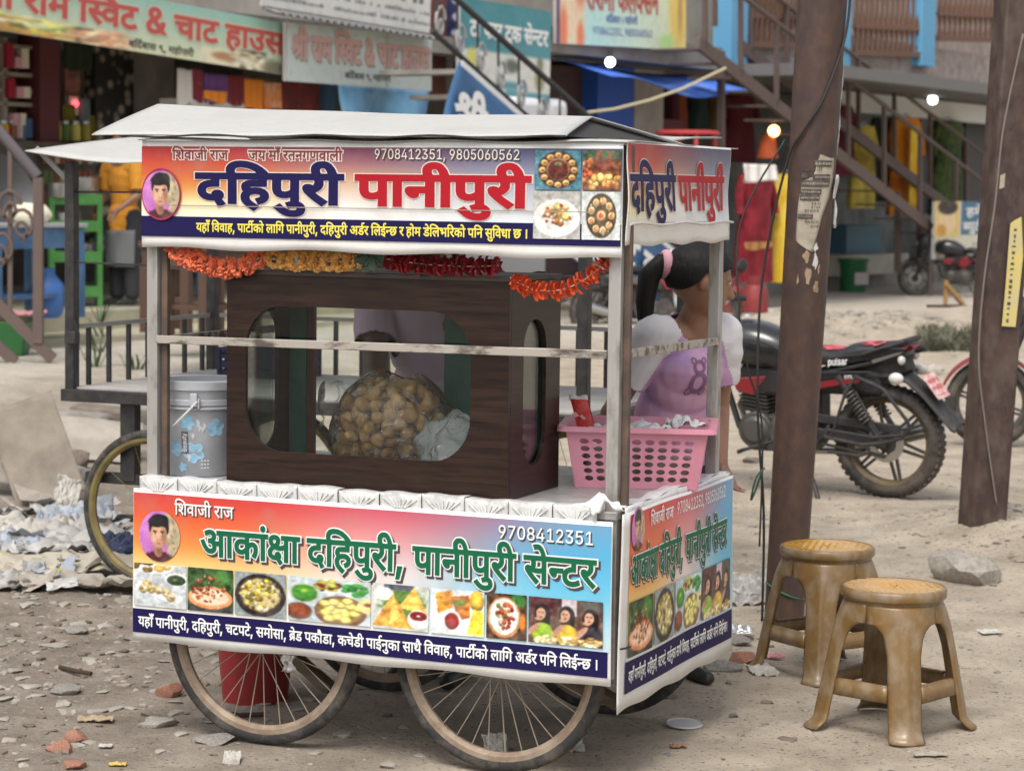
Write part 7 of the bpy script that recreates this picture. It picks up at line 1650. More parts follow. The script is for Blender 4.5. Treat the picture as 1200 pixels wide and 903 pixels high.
# middle and right buildings
b2_ = froot('shop_building', 'shop building in the middle with brown shutter and blue pillar', 'building')
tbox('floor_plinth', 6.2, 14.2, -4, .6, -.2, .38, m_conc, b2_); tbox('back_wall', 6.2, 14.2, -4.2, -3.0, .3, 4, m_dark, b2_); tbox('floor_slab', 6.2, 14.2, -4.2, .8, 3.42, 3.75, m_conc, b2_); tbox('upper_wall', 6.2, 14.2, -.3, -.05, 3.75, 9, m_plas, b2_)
fl(fbox('shutter', 640, 78, 700, 330, -.15, .08, m_shut), b2_); fl(fbox('pillar', 699, 78, 741, 330, .1, .4, m_blue), b2_); fl(fbox('pillar', 742, 82, 776, 330, .05, .4, m_plas), b2_)
fl(fbox('side_panel', 545, 112, 640, 330, -.1, .1, K('white tiled wall', (.55, .55, .53), .5)), b2_)
b3_ = froot('shop_building', 'two storey building on the right with railed balconies and light blue columns', 'building')
tbox('floor_plinth', 14.2, 40, -4, -.6, -.2, .34, m_conc, b3_); tbox('back_wall', 14.2, 40, -3.4, -1.6, .3, 3.4, K('blue grey shop wall', (.26, .28, .28), .85, col2=(.12, .13, .13), scale=1.2), b3_); tbox('floor_slab', 14.2, 40, -4, .9, 3.42, 3.72, m_conc, b3_)
tbox('upper_back_wall', 14.2, 40, -2.2, -2.0, 3.7, 9, K('old brick plaster', (.36, .30, .27), .9, col2=(.22, .17, .15), scale=3), b3_)
fl(fbox('balcony_wall', 872, 50, 1240, 92, .75, .15, K('pinkish brick band', (.42, .35, .32), .9, col2=(.26, .21, .19), scale=5, bump=.2)), b3_)
fl(fbox('canopy', 960, 91, 1240, 104, 2.2, 1.5, K('grey canopy sheet', (.16, .155, .15), .6)), b3_); fl(fbox('shop_beam', 960, 118, 1240, 140, .3, .2, K('white beam', (.60, .60, .57), .6)), b3_)
for u0, u1 in ((858, 868), (869, 877), (988, 998), (1082, 1097)): fl(fbox('column', u0, -60, u1, 78, .95, .3, m_ltblue), b3_)
for u0, u1, v1 in ((876, 936, 52), (1000, 1083, 62), (1098, 1170, 45)):
 for k in range(int((u1 - u0) / 6)):
  u = u0 + 3 + 6 * k; mb = MB(); z0, z1 = FP(u, v1, .85)[2], FP(u, -25, .85)[2]; c = fpt(u, v1, .85)
  mb.lathe([(.03, 0), (.045, .08), (.025, .2), (.06, .42), (.03, .7), (.045, z1 - z0)], 8); o = mb.build('baluster', K('brown balcony railing', (.17, .095, .065), .8), b3_, loc=c)
 a, b = fpt(u0, v1, .86), fpt(u1, v1 + (u1 - u0) * .03, .86); mb = MB(); mb.bar(a, b, .12, .09); mb.bar(a + Vector((0, 0, .42)), b + Vector((0, 0, .42)), .07, .05); mb.build('balcony_rail', K('brown balcony railing', (.17, .095, .065), .8), b3_)
for u0, u1, col in ((1130, 1160, (.045, .04, .04)), (775, 800, (.12, .02, .03))): fl(fbox('door', u0, 140, u1, 320, -.2, .1, K('door paint %d' % u0, col, .6)), b3_)
fl(fbox('dark_doorway', 830, 0, 856, 50, -.3, .1, m_dark), b3_)

# ------------------------------------------------------------------ shop signs
def sign(label, ua, va, ub, vb, hpx, w, pic, group=None, m=None, dep=.05, cat='shop sign', name='shop_sign'):
 """board with its top edge from (ua,va) to (ub,vb) and hpx high at its middle"""
 a, b = FP(ua, va, w), FP(ub, vb, w); t0, t1 = a[0], b[0]
 h = FP((ua + ub) / 2, (va + vb) / 2, w)[2] - FP((ua + ub) / 2, (va + vb) / 2 + hpx, w)[2]
 L_ = math.hypot(t1 - t0, b[2] - a[2]); ang = math.atan2(b[2] - a[2], t1 - t0)
 r_ = thing(name, label, cat, FW(t0, w, a[2]), FTH, group); r_.rotation_euler = Euler((0, -ang, FTH), 'XYZ')
 mb = MB(); mb.box2((0, .002, -h), (L_, dep, 0)); mb.build('board', m or K('sign back', (.45, .44, .42), .6), r_)
 if pic is not None: printed('sign_print', pic, P_sign, r_, 0, -h, L_, h, .002)
 return r_, L_, h
P_sign = print_mat('sign print', .5, .3)
m_let1 = K('faded red letters', (.50, .09, .075), .6); m_let2 = K('very faded pink letters', (.62, .36, .31), .6); m_edge = K('cream letter edge', (.66, .60, .46), .6); dark_mark = K('dark letters', (.05, .05, .045), .6)
p = Pic(160, 34, (150, 190, 176)); p.a = (np.array((148, 192, 180)) * (1 - p.y[..., None]) + np.array((214, 216, 180)) * p.y[..., None]) / 255
p.rc(0, .72, .34, 1, (220, 214, 160)); p.many(60, .16, .86, .18, .12, .02, [(220, 220, 120), (120, 140, 60), (240, 236, 200), (196, 150, 70)], 3); p.rc(.335, .74, .47, 1, (90, 70, 60)); p.many(34, .40, .88, .065, .12, .018, [(226, 170, 130), (240, 200, 160)], 4)
p.rc(.71, .70, .845, 1, (226, 220, 190)); p.el(.79, .84, .05, .10, (176, 130, 90), .4, n=.4); p.rc(.845, .64, .93, 1, (56, 48, 44)); p.many(22, .885, .84, .04, .14, .016, [(230, 224, 200), (214, 200, 160)], 6); p.el(.96, .92, .05, .2, (120, 120, 96), .5, n=.3)
s1, L1_, h1 = sign('long mint green shop sign with red Devanagari letters and food pictures', -60, -46, 336, 28, 66, 1.2, p)
lettering('shop', m_edge, s1, L1_ * .07, -h1 * .61, L1_ * .92, h1 * .38, .006, 70); lettering('shop', m_let1, s1, L1_ * .07, -h1 * .61, L1_ * .92, h1 * .38, .010, 34)
lettering('bardi', dark_mark, s1, L1_ * .49, -h1 * .93, L1_ * .2, h1 * .11, .006, 20)
p = Pic(90, 30, (200, 210, 204)).noise(.1, 4, 2); p.rc(.34, 0, .345, 1, (150, 170, 160)); p.rc(.67, 0, .675, 1, (150, 170, 160))
s2, L2_, h2 = sign('smaller pale shop sign with faded pink letters, hanging below a white board', 336, 26, 506, 44, 66, 1.3, p)
lettering('shop', K('letter shadow', (.30, .27, .24), .7), s2, L2_ * .03, -h2 * .60, L2_ * .95, h2 * .38, .006, 40, dx=.02, dz=-.02); lettering('shop', m_let2, s2, L2_ * .03, -h2 * .60, L2_ * .95, h2 * .38, .010, 40); lettering('bardi', dark_mark, s2, L2_ * .38, -h2 * .88, L2_ * .32, h2 * .10, .006, 20)
p = Pic(120, 40, (214, 214, 208)).noise(.12, 5, 4); q = random.Random(2)
for row, (yy, hh, n) in enumerate(((.32, .16, 26), (.58, .10, 44), (.80, .09, 50))):
 for k in range(n):
  if q.random() < .84: p.rc(k / n, yy - hh * q.random() * .5, k / n + .6 / n, yy + hh * .5, (84, 84, 92))
s3, L3_, h3 = sign('white board of small dark writing, topmost above the pale hanging sign', 310, -52, 505, -14, 56, 1.35, p)
mb = MB(); mb.grid(lambda s, t: (L3_ * s, .02 - .25 * t, -h3 - .03 - .06 * t + .018 * math.sin(s * 150)), 220, 2); mb.build('corrugated_edge', K('zinc edge', (.25, .25, .25), .5, metal=.5), s3, solid=.01)
p = Pic(60, 50, (70, 140, 150)); p.rc(0, .52, 1, .93, (214, 214, 206)); p.noise(.08, 6, 3); p.el(.88, .60, .04, .10, (120, 120, 90), .2); p.el(.88, .75, .06, .14, (150, 146, 110), .2); p.el(.14, .66, .09, .16, (214, 206, 110), .3, n=.4); p.el(.56, .64, .1, .08, (90, 100, 90), .5, n=.6); p.el(.55, .85, .2, .05, (90, 140, 150), .4); p.rc(.5, .90, 1, 1, (80, 146, 156))
s6, L6, h6 = sign('teal and white shop sign with white letters behind the dark staircase', 540, -4, 646, 14, 112, 1.0, p); lettering('truck', M_white, s6, L6 * .10, -h6 * .38, L6 * .86, h6 * .15, .008, 40)
p = Pic(90, 60, (226, 240, 236)); p.a = (np.array((170, 226, 236)) * (1 - p.x[..., None]) + np.array((240, 240, 200)) * p.x[..., None]) / 255
p.el(.10, .5, .13, .7, (240, 214, 180), .5); p.el(.17, .15, .06, .5, (226, 110, 96), .5); p.rc(.0, 0, .025, 1, (90, 60, 110)); p.el(.05, .85, .03, .3, (236, 130, 90), .4); p.el(.17, .92, .03, .2, (236, 130, 90), .4); p.el(.94, .5, .10, .7, (242, 212, 110), .5); p.el(.95, .5, .02, .4, (190, 150, 90), .6); p.el(.84, .92, .08, .12, (190, 230, 150), .7)
s4, L4, h4 = sign('bright clothes shop sign in yellow and pale blue with red letters', 652, -58, 804, -40, 104, .95, p)
lettering('coll', m_let1, s4, L4 * .21, -h4 * .60, L4 * .56, h4 * .26, .008, 30); lettering('bardi5', K('blue letters', (.12, .18, .45), .6), s4, L4 * .36, -h4 * .735, L4 * .24, h4 * .07, .008, 20); lettering('num1', K('blue letters', (.12, .18, .45), .6), s4, L4 * .26, -h4 * .875, L4 * .46, h4 * .07, .008, 10)
p = Pic(60, 64, (214, 208, 190)); p.rc(0, 0, .46, .62, (226, 196, 120)); p.el(.24, .34, .17, .24, (236, 206, 160), .2); p.el(.24, .10, .2, .14, (40, 30, 28), .2); p.el(.13, .5, .1, .12, (210, 150, 60), .4); p.rc(.50, 0, 1, .60, (62, 110, 140)); p.el(.36, .82, .1, .14, (60, 60, 56), .3); p.el(.36, .86, .06, .12, (214, 208, 190), .3); p.many(14, .75, .85, .2, .1, .03, [(150, 150, 140), (180, 176, 160)], 2)
s5, L5, h5 = sign('small square beauty parlour sign with a portrait, above the parked dark motorcycle', 1096, 236, 1156, 236, 66, 1.9, p); lettering('beauty1', M_white, s5, L5 * .60, -h5 * .26, L5 * .32, h5 * .14, .006, 30); lettering('beauty2', M_white, s5, L5 * .54, -h5 * .52, L5 * .4, h5 * .14, .006, 30)
mb = MB()
for t in (.05, L5 - .05): mb.bar((t, .06, -h5), (t, .06, -h5 - .75), .05, .05)
mb.build('stand_leg', m_rustm, s5)
# navy upright sign and its red-brown pillar
p = Pic(24, 60, (36, 40, 96)); q = random.Random(8)
for k in range(5): p.el(.5, .1 + .2 * k, .28, .05, (226, 226, 230), .2, n=.5); p.el(.62, .16 + .2 * k, .08, .07, (226, 226, 230), .2)
sign('narrow upright navy sign with white letters beside the dark staircase', 524, -30, 548, -26, 96, .5, p)
tag(fbox('sign_post', 503, -20, 523, 110, .55, .2, K('red brown post', (.17, .06, .045), .7)), 'red brown square post left of the navy sign', 'post')
# stair 1 with its long blue banner
def rail_line(par, name, a, b, w, r_, m, sq=False):
 A, B = fpt(*a, w), fpt(*b, w); mb = MB()
 if sq: mb.bar(A, B, r_, r_ * 3)
 else: mb.tube([A, B], r_, 8)
 return mb.build(name, m, par)
st1 = froot('outdoor_staircase', 'dark iron staircase with scroll balusters descending behind the cart roof', 'staircase')
m_blk = K('dark stair iron', (.03, .028, .03), .55)
rail_line(st1, 'handrail', (520, -14), (800, 235), 2.4, .035, m_blk); rail_line(st1, 'handrail', (506, 36), (800, 300), 2.7, .03, m_blk); rail_line(st1, 'stringer', (545, 129), (800, 345), 2.7, .03, m_blk, True)
m_scr = K('grey painted scrolls', (.34, .34, .34), .6)
for k in range(10):
 u = 512 + k * 24; v = -14 + (u - 520) * .889; a = fpt(u, v, 2.4); b = fpt(u, v + 62, 2.4); mb = MB(); mb.tube([a, b], .014, 6); mb.build('baluster', m_blk, st1)
 mb = MB(); c = a.lerp(b, .7); mb.tube([c + Vector((.10 * (1 - i / 22) * math.cos(i * .62) + .06, 0, .17 * (1 - i / 22) * math.sin(i * .62) - i * .006)) for i in range(22)], .018, 6); mb.build('scroll', m_scr, st1)
for k in range(9):
 u = 500 + k * 34; a = fpt(u, 60 + (u - 470) * .85, 2.0); mb = MB(); mb.box(a, (.35, 1.0, .05)); mb.build('tread', m_conc, st1)
A, B = FP(538, 72, 2.85), FP(802, 306, 2.85); ang = math.atan2(B[2] - A[2], B[0] - A[0]); Lb = math.hypot(B[2] - A[2], B[0] - A[0])
bb = thing('banner', 'long blue banner with white letters and border, sloping along the dark staircase', 'banner', FW(A[0], 2.85, A[2]), FTH); bb.rotation_euler = Euler((0, -ang, FTH), 'XYZ')
hb_ = 1.0; mb = MB(); mb.grid(lambda s, t: (Lb * s, .03 * math.sin(s * 14 + t * 3), -hb_ * t), 40, 8); mb.build('sheet', K('blue banner cloth', (.045, .13, .28), .6, col2=(.06, .16, .33), scale=3), bb, solid=.008)
mb = MB(); mb.box2((0, -.045, -.05), (Lb, -.035, .01)); mb.box2((0, -.045, -hb_), (Lb, -.035, -hb_ + .22)); mb.box2((Lb - .05, -.046, -hb_), (Lb, -.036, 0)); mb.build('white_border', K('white banner border', (.68, .70, .72), .6), bb)
lettering('shop', M_white, bb, .05, -.60, Lb * 1.02, .30, .05, 40)
tag(fbox('goods_sack', 600, 114, 640, 150, 1.2, .3, K('white sacks', (.66, .66, .68), .8), bevel=.1), 'white sack standing behind the dark staircase rail', 'sack'); tag(fbox('goods_sack', 643, 116, 668, 150, 1.0, .3, K('white sacks', (.66, .66, .68), .8), bevel=.1), 'white bundle beside the brown shutter', 'sack')

# ------------------------------------------------------------------ cloths, tarps, garments
def hang(name, label, cat, u0, v0, u1, v1, w, m, group=None, fold=.04, nf=3, taper=1.0, z_m=None):
 a, b = fpt(u0, v0, w), fpt(u1, v0, w); hh = FP((u0 + u1) / 2, v0, w)[2] - FP((u0 + u1) / 2, v1, w)[2]; W_ = (b - a).length; q = random.Random(int(u0 * 7 + v0))
 ph = q.random() * 6; mb = MB()
 mb.grid(lambda s, t: (W_ * (.5 + (s - .5) * (taper + (1 - taper) * t)), fold * math.sin(s * nf * 6.283 + ph + t) * (.4 + .6 * t) - .03, -hh * t + .02 * math.sin(5 * s + ph) * t), 26, 8)
 o = mb.build(name, m, None, smooth=180, solid=.012, loc=FW(a.x, w, a.z), rot=(0, 0, FTH)); tag(o, label, cat, group); return o
def cl(n, r, g, b, **k): return K('cloth ' + n, rgb(r, g, b), .9, **k)
GR = 'cloths hanging under the mint sign'
for lab, u0, u1, v0, v1, m in (('narrow white cloth, leftmost under the mint sign', 205, 213, 80, 126, cl('white', 226, 222, 216)), ('second narrow white cloth under the mint sign', 214, 221, 82, 122, cl('white', 226, 222, 216)), ('maroon cloth with pale blots under the mint sign', 221, 235, 81, 118, cl('maroon', 130, 52, 66, col2=rgb(200, 150, 150), scale=6, lo=.55, hi=.7)),
  ('dark maroon cloth between purple and yellow cloths', 264, 284, 88, 122, cl('wine', 122, 42, 50)), ('orange yellow cloth with red top under the mint sign', 284, 306, 92, 128, cl('amber', 232, 140, 46)),
  ('orange printed cloth right of the yellow cloth', 306, 326, 96, 128, cl('orange print', 226, 130, 60, col2=rgb(226, 190, 160), scale=7)), ('wide dark red cloth at the right end under the mint sign', 326, 372, 92, 128, cl('deep red', 120, 48, 46, col2=rgb(90, 40, 36), scale=3))): hang('hanging_cloth', lab, 'cloth', u0, v0, u1, v1, .6, m, GR, .02)
o = hang('hanging_cloth', 'purple cloth with orange lower band under the mint sign', 'cloth', 236, 86, 264, 120, .6, cl('purple', 112, 70, 130), GR, .02)
o = hang('hanging_cloth', 'folded orange cloth below the purple cloth', 'cloth', 237, 106, 264, 118, .64, cl('amber', 232, 140, 46), GR, .02)
fbox('goods_box', 222, 117, 286, 150, .62, .4, K('white carton', (.66, .65, .62), .8), label='long white carton under the hanging cloths', cat='carton')
hang('tarpaulin', 'blue tarpaulin sagging below the pale faded sign', 'tarpaulin', 396, 98, 498, 134, .9, K('sky blue tarp', rgb(120, 170, 205), .5, col2=rgb(90, 140, 185), scale=3), None, .10, 1.5)
fbox('blue_pipe_post', 384, 92, 394, 150, .7, .1, K('dark blue post', (.04, .09, .16), .6), label='dark blue post at the right end of the hanging cloths', cat='post')
a, b = FP(640, 64, .3), FP(806, 72, .3); mb = MB(); mb.grid(lambda s, t: ((b[0] - a[0]) * s, -1.0 * t, -.30 * t - (.22 * s) * .3 + .06 * math.sin(s * 8) * t - .08 * math.sin(math.pi * s)), 30, 6); tag(mb.build('awning', K('blue awning sheet', rgb(60, 110, 215), .5, col2=rgb(110, 150, 230), scale=2), None, smooth=180, solid=.01, loc=FW(a[0], .3, a[2]), rot=(0, 0, FTH)), 'blue plastic awning sheet over the brown shutter', 'awning')
GR2 = 'garments on display at the clothes shop'
def garment(label, u, v0, v1, wpx, m, w=.5, sleeves=True):
 g = thing('garment', label, 'garment', FW(*[FP(u, v0, w)[i] for i in (0, 1, 2)]), FTH, GR2); hh = FP(u, v0, w)[2] - FP(u, v1, w)[2]; Wd = abs(FP(u + wpx / 2, v0, w)[0] - FP(u - wpx / 2, v0, w)[0])
 def fn(s, t):
  prof = (.34 + .16 * min(1, t / .08)) if t < .08 else (.5 - .13 * math.sin(min(1, (t - .08) / .45) * math.pi) + .12 * max(0, t - .5)); an = s * 2 * math.pi
  return (Wd * prof * 1.0 * math.cos(an), .16 * math.sin(an) * (1 + .25 * math.sin(an * 5 + t * 2) * t), -hh * t)
 mb = MB(); mb.grid(fn, 30, 14)
 mb.build('dress', m, g, smooth=180)
 if sleeves:
  for s in (-1, 1): mb = MB(); mb.tube([(s * Wd * .42, 0, -hh * .05), (s * Wd * .56, -.02, -hh * .22), (s * Wd * .58, -.05, -hh * .38)], [.07, .065, .055], 10); mb.build('sleeve', m, g)
 mb = MB(); mb.tube([(-Wd * .2, 0, 0), (0, 0, .06), (Wd * .2, 0, 0)], .02, 6); mb.build('hanger', m_stl, g); return g
c_red = cl('crimson', 120, 18, 34, col2=rgb(150, 40, 50), scale=5); c_yel = cl('yellow', 226, 180, 40, col2=rgb(236, 210, 90), scale=3); c_gold = cl('gold', 205, 130, 20, col2=rgb(180, 100, 20), scale=3); c_teal = cl('dark green', 30, 50, 46)
for lab, u, v0, v1, wp, m, w in (('golden kurta with a bright yellow stole, hanging right of the nearer pole', 1062, 138, 252, 30, c_gold, .6), ('pale yellow patterned garment hanging beside the nearer pole', 1012, 148, 244, 22, cl('pale yellow', 190, 170, 70, col2=rgb(150, 130, 60), scale=6), .5), ('dark crimson shawl hanging behind the nearer pole edge', 985, 124, 205, 26, cl('wine red', 90, 14, 36), .5), ('dark grey green garment between yellow and gold kurtas', 1034, 138, 236, 20, cl('slate', 60, 72, 68), .2), ('green leafy patterned curtain dress near the right doorway', 1112, 142, 252, 32, cl('leafy', 70, 90, 34, col2=rgb(30, 40, 22), scale=7), .3),
  ('red embroidered dress on a stand left of the nearer pole', 886, 202, 330, 36, c_red, 1.6), ('yellow kurta hanging against the nearer pole on its left', 921, 204, 330, 22, c_yel, 1.5), ('deep red dress inside the clothes shop, rightmost of the dark row', 866, 112, 190, 34, cl('dim crimson', 84, 16, 24), -.6), ('rust orange dress hung inside the clothes shop', 792, 104, 160, 16, cl('dim rust', 120, 60, 30), -.6), ('olive dress hung inside the clothes shop', 836, 104, 160, 18, cl('dim olive', 80, 60, 30), -.6), ('dark teal dress hung inside the clothes shop', 816, 104, 160, 16, c_teal, -.5), ('maroon dress hung beside the pale pillar', 784, 100, 175, 12, cl('dim maroon', 70, 20, 30), -.4)):
 garment(lab, u, v0, v1, wp, m, w, wp > 20)
hang('stole', 'bright yellow stole draped on the golden kurta', 'stole', 1066, 148, 1074, 245, .85, c_yel, None, .02)
hang('scarf', 'white scarf bunched on top of the red embroidered dress', 'scarf', 868, 192, 906, 212, 1.95, cl('white', 226, 222, 216), None, .06); hang('scarf', 'gold hem cloth tied round the red embroidered dress', 'scarf', 870, 284, 904, 292, 1.9, cl('hem', 170, 120, 70), None, .03)
for lab, u, v in (('red upturned plastic table in front of the clothes shop', 806, 155),):
 o = thing('plastic_table', lab, 'table', FW(FP(u, v, 1.6)[0], 1.6, FP(u, v, 1.6)[2]), FTH); mb = MB(); mb.lathe([(0, .02), (.40, .02), (.43, 0), (.43, -.03), (.38, -.03)], 30, cap=False); mb.build('table_top', K('red plastic', (.50, .05, .05), .4), o)
 for x, y in ((-.26, -.26), (.26, -.26), (.26, .26), (-.26, .26)): mb = MB(); mb.tube([(x, y, -.02), (x * 1.2, y * 1.2, -.85)], .03, 8); mb.build('leg', K('red plastic', (.50, .05, .05), .4), o)
# lamps
def lamp(name, label, u, v, w, r_, col, e):
 t = thing(name, label, 'lamp', FW(FP(u, v, w)[0], w, FP(u, v, w)[2]), FTH); mb = MB(); mb.ball((0, 0, 0), r_, 14, 10); mb.build('bulb', mat('lit ' + name, (1, 1, 1), .5, emit=(*col, e)), t); mb = MB(); mb.tube([(0, 0, r_), (0, 0, r_ + .12)], .03, 8); mb.build('holder', m_blk, t)
lamp('bulb', 'lit white bulb hanging under the blue awning', 715, 73, 1.5, .06, (.85, .93, 1), 9); lamp('tube_bulb', 'lit white lamp under the grey canopy on the right', 1093, 117, 1.0, .08, (.85, .93, 1), 6)
t = thing('hanging_lamp', 'orange lampshade with glowing bulb at the clothes shop', 'lamp', FW(FP(900, 168, 1.2)[0], 1.2, FP(900, 168, 1.2)[2]), FTH); mb = MB(); mb.lathe([(.10, .12), (.16, -.22), (.15, -.22), (.09, .12)], 20, closed=True); mb.build('lamp_shade', K('orange shade', (.62, .12, .03), .6), t); mb = MB(); mb.ball((-.02, -.1, .18), .085, 14, 10); mb.build('bulb', mat('lit warm bulb', (1, .7, .4), .5, emit=(1, .55, .2, 5)), t)
# right iron staircase
st2 = froot('iron_staircase', 'brown iron staircase crossing the right building down towards the farther pole', 'staircase')
for w, sl_, hr in ((1.75, ((818, 50), (1140, 307)), ((818, -44), (1150, 211))), (.95, ((865, 52), (1140, 264)), ((865, -37), (1155, 182)))):
 rail_line(st2, 'stringer', *sl_, w, .06, m_rustm, True); rail_line(st2, 'handrail', *hr, w, .035, m_rustm)
 for k in range(8):
  u = 826 + 42 * k + (12 if w < 1 else 0); f = lambda L_, u_: L_[0][1] + (u_ - L_[0][0]) * (L_[1][1] - L_[0][1]) / (L_[1][0] - L_[0][0])
  a, b = fpt(u, f(sl_, u), w), fpt(u, f(hr, u), w); mb = MB(); mb.bar(a, b, .06, .06); mb.build('post', m_rustm, st2)
for k in range(15):
 u = 830 + 21 * k; a = fpt(u, 58 + (u - 830) * .79, 1.75); mb = MB(); mb.box2((a.x - .16, a.y, a.z - .015), (a.x + .16, a.y + .8, a.z + .015)); mb.build('tread', m_rustm, st2)
for u, v0 in ((845, 60), (1052, 225), (1078, 240)): a, b = fpt(u, v0, 1.3), fpt(u, 318, 1.3); mb = MB(); mb.bar(a, b, .09, .09); mb.build('support_post', m_rustm, st2)
# floor level things on the right
def lathe_thing(name, label, cat, loc, parts, group=None, s=1.0, rz=0):
 t = thing(name, label, cat, loc, rz, group)
 for nm, prof, m in parts: mb = MB(); mb.lathe([(max(1e-4, a * s), b * s) for a, b in prof], 28, cap=True); mb.build(nm, m, t, smooth=40)
 return t
g_ = G(999, 341); lathe_thing('waste_bin', 'green plastic bin with a pale label on the paved apron', 'bin', g_, (('body', [(.22, 0), (.25, .5), (.255, .52), (.235, .52), (.2, .05)], K('green bin plastic', (.015, .14, .045), .45)), ('rim', [(.25, .50), (.275, .50), (.275, .56), (.25, .56)], K('green bin plastic', (.015, .14, .045), .45))))
o = fbox('bin_label', 1003, 318, 1012, 335, 3.0, .01, K('pale label', (.6, .55, .55), .6)); o.location = g_ + Vector((.12, -.24, .12)); o.rotation_euler = (0, 0, .4); o.parent = kids(bpy.data.objects['waste_bin'])[0]; o.matrix_parent_inverse = Matrix.Translation(g_).inverted()
m_gas = K('red gas cylinder paint', (.26, .03, .03), .5, col2=(.17, .025, .025), scale=6)
for lab, u, v, s in (('red gas cylinder standing behind the motorcycle tank', 884, 388, 1.0), ('darker red gas cylinder standing beside the first one', 858, 386, .95)):
 lathe_thing('gas_cylinder', lab, 'gas cylinder', G(u, v), (('body', [(.12, .03), (.155, .08), (.16, .30), (.16, .45), (.12, .55), (.05, .58)], m_gas), ('foot_ring', [(.13, 0), (.13, .07), (.12, .07), (.12, 0)], m_gas), ('collar', [(.09, .56), (.10, .66), (.095, .66), (.085, .56)], m_gas)), 'gas cylinders behind the motorcycle', s)
fbox('display_bench', 992, 264, 1032, 300, -.5, .6, K('teal bench', (.06, .15, .20), .6), label='teal blue bench at the foot of the display on the right', cat='bench'); fbox('shop_step', 985, 298, 1065, 322, -.1, .9, m_plas, label='pale concrete shop step on the right', cat='step', bevel=.02)
fbox('name_board', 1078, 136, 1096, 250, .25, .06, K('dark name board', (.03, .032, .04), .5), label='dark upright name board beside the green patterned dress', cat='sign')
t = thing('trestle', 'small brown wooden trestle lying by the far motorcycle wheel', 'trestle', G(1108, 360), .3); mb = MB(); mb.bar((-.3, 0, .02), (.35, 0, .02), .06, .04); mb.build('foot', m_brn, t); mb = MB(); mb.bar((0, 0, .03), (.02, .05, .40), .05, .05); mb.bar((.0, 0, .34), (.28, 0, .05), .10, .05); mb.build('strut', K('ochre wood', (.30, .17, .06), .7), t)
mb = MB(); P = [FW(*[FP(u, v, 2.2)[i] for i in (0, 1, 2)]) for u, v in ((688, 132), (720, 128), (760, 118), (800, 104), (850, 80))]; mb.tube(P, .018, 6); tag(mb.build('rope', K('pale yellow rope', (.55, .48, .30), .8), None), 'pale rope slung from the staircase past the blue pillar', 'rope')

# ------------------------------------------------------------------ sweet shop contents
sh = froot('wall_shelf', 'wooden wall shelf of boxes at the left edge under the mint sign', 'shelf')
for v in (48, 82, 102, 118, 164): a, b = fpt(-60, v, -.3), fpt(46, v + 2, -.3); mb = MB(); mb.box2((a.x, a.y, a.z - .02), (b.x, a.y + .4, a.z + .02)); mb.build('shelf_board', K('grey shelf wood', (.28, .24, .19), .8), sh)
for u in (6, 46): a, b = fpt(u, 44, -.3), fpt(u, 170, -.3); mb = MB(); mb.box2((a.x - .03, a.y, b.z), (a.x + .03, a.y + .4, a.z)); mb.build('upright', K('grey shelf wood', (.28, .24, .19), .8), sh)
q = random.Random(6)
for v, us in ((81, (12, 22, 30)), (116, (14, 24, 32)), (163, (10, 20, 27, 34))):
 for i, u in enumerate(us):
  c = ((150, 30, 50), (200, 150, 160), (210, 200, 180), (60, 90, 130))[i % 4]; fbox('goods_box', u - 4, v - q.choice((14, 24, 30)), u + 4, v - 1, -.25, .2, cl('box%d' % (i % 4), *c), label='small coloured goods box standing on the wall shelf', cat='box', group='boxes on the wall shelf')
fbox('wall_calendar', 76, 80, 94, 116, -.5, .03, cl('calendar', 120, 70, 62, col2=rgb(150, 110, 96), scale=6), label='reddish wall calendar inside the sweet shop', cat='calendar')
sb = fbox('switch_board', 81, 113, 93, 135, -.45, .06, K('cream switch board', (.5, .47, .42), .6), label='cream switch board with a red light inside the sweet shop', cat='switch board')
mb = MB(); mb.ball((0, -.01, .12), .04, 10, 8); mb.build('indicator_lamp', mat('lit red indicator', (1, .1, .1), .5, emit=(1, .08, .1, 2.5)), sb)
for u0, u1, v0, v1, c, lab in ((70, 84, 122, 166, (120, 110, 30), 'yellow packet hung below the red calendar'), (92, 102, 115, 166, (110, 120, 120), 'grey apron hung right of the switch board'), (72, 112, 50, 80, (44, 56, 36), 'dark green garland cloth at the top of the sweet shop doorway'), (102, 110, 135, 165, (110, 100, 30), 'ochre packet hung beside the stone patterned wall')): hang('hung_goods', lab, 'hanging goods', u0, v0, u1, v1, -.45, cl('goods%d' % u0, *c), None, .03)
ct = fbox('shop_counter', -40, 166, 112, 258, -.05, .7, K('dark counter front', (.05, .04, .03), .6, col2=(.09, .075, .05), scale=3), label='dark glass fronted shop counter in the sweet shop', cat='counter')
for i, (u, c) in enumerate(((4, (190, 160, 60)), (14, (120, 90, 40)), (24, (90, 110, 120)), (66, (150, 150, 60)), (76, (90, 110, 60)), (88, (190, 180, 90)), (100, (140, 130, 60)))):
 P0 = FP(u, 165, -.3); lathe_thing('sweet_jar', 'small jar of sweets lined up on the dark shop counter', 'jar', FW(P0[0], -.3, P0[2]), (('jar_body', [(.05, 0), (.055, .02), (.055, .15), (.04, .17)], cl('jar%d' % i, *c)), ('lid', [(.045, .17), (.045, .2), (.0, .2)], m_stl)), 'jars on the shop counter')
q = random.Random(12)
for r_ in range(3):
 for k in range(9): fbox('snack_packet', 52 + k * 6.5, 176 + r_ * 24, 57 + k * 6.5, 192 + r_ * 24, .02, .03, cl('packet%d' % q.randrange(5), *q.choice(((150, 130, 50), (90, 100, 60), (120, 70, 50), (160, 150, 120), (70, 80, 60)))), label='small snack packet in a row on the dark counter front', cat='packet', group='snack packets on the counter front')
zf = .47
def fg(u, v): return G(u, v, zf)
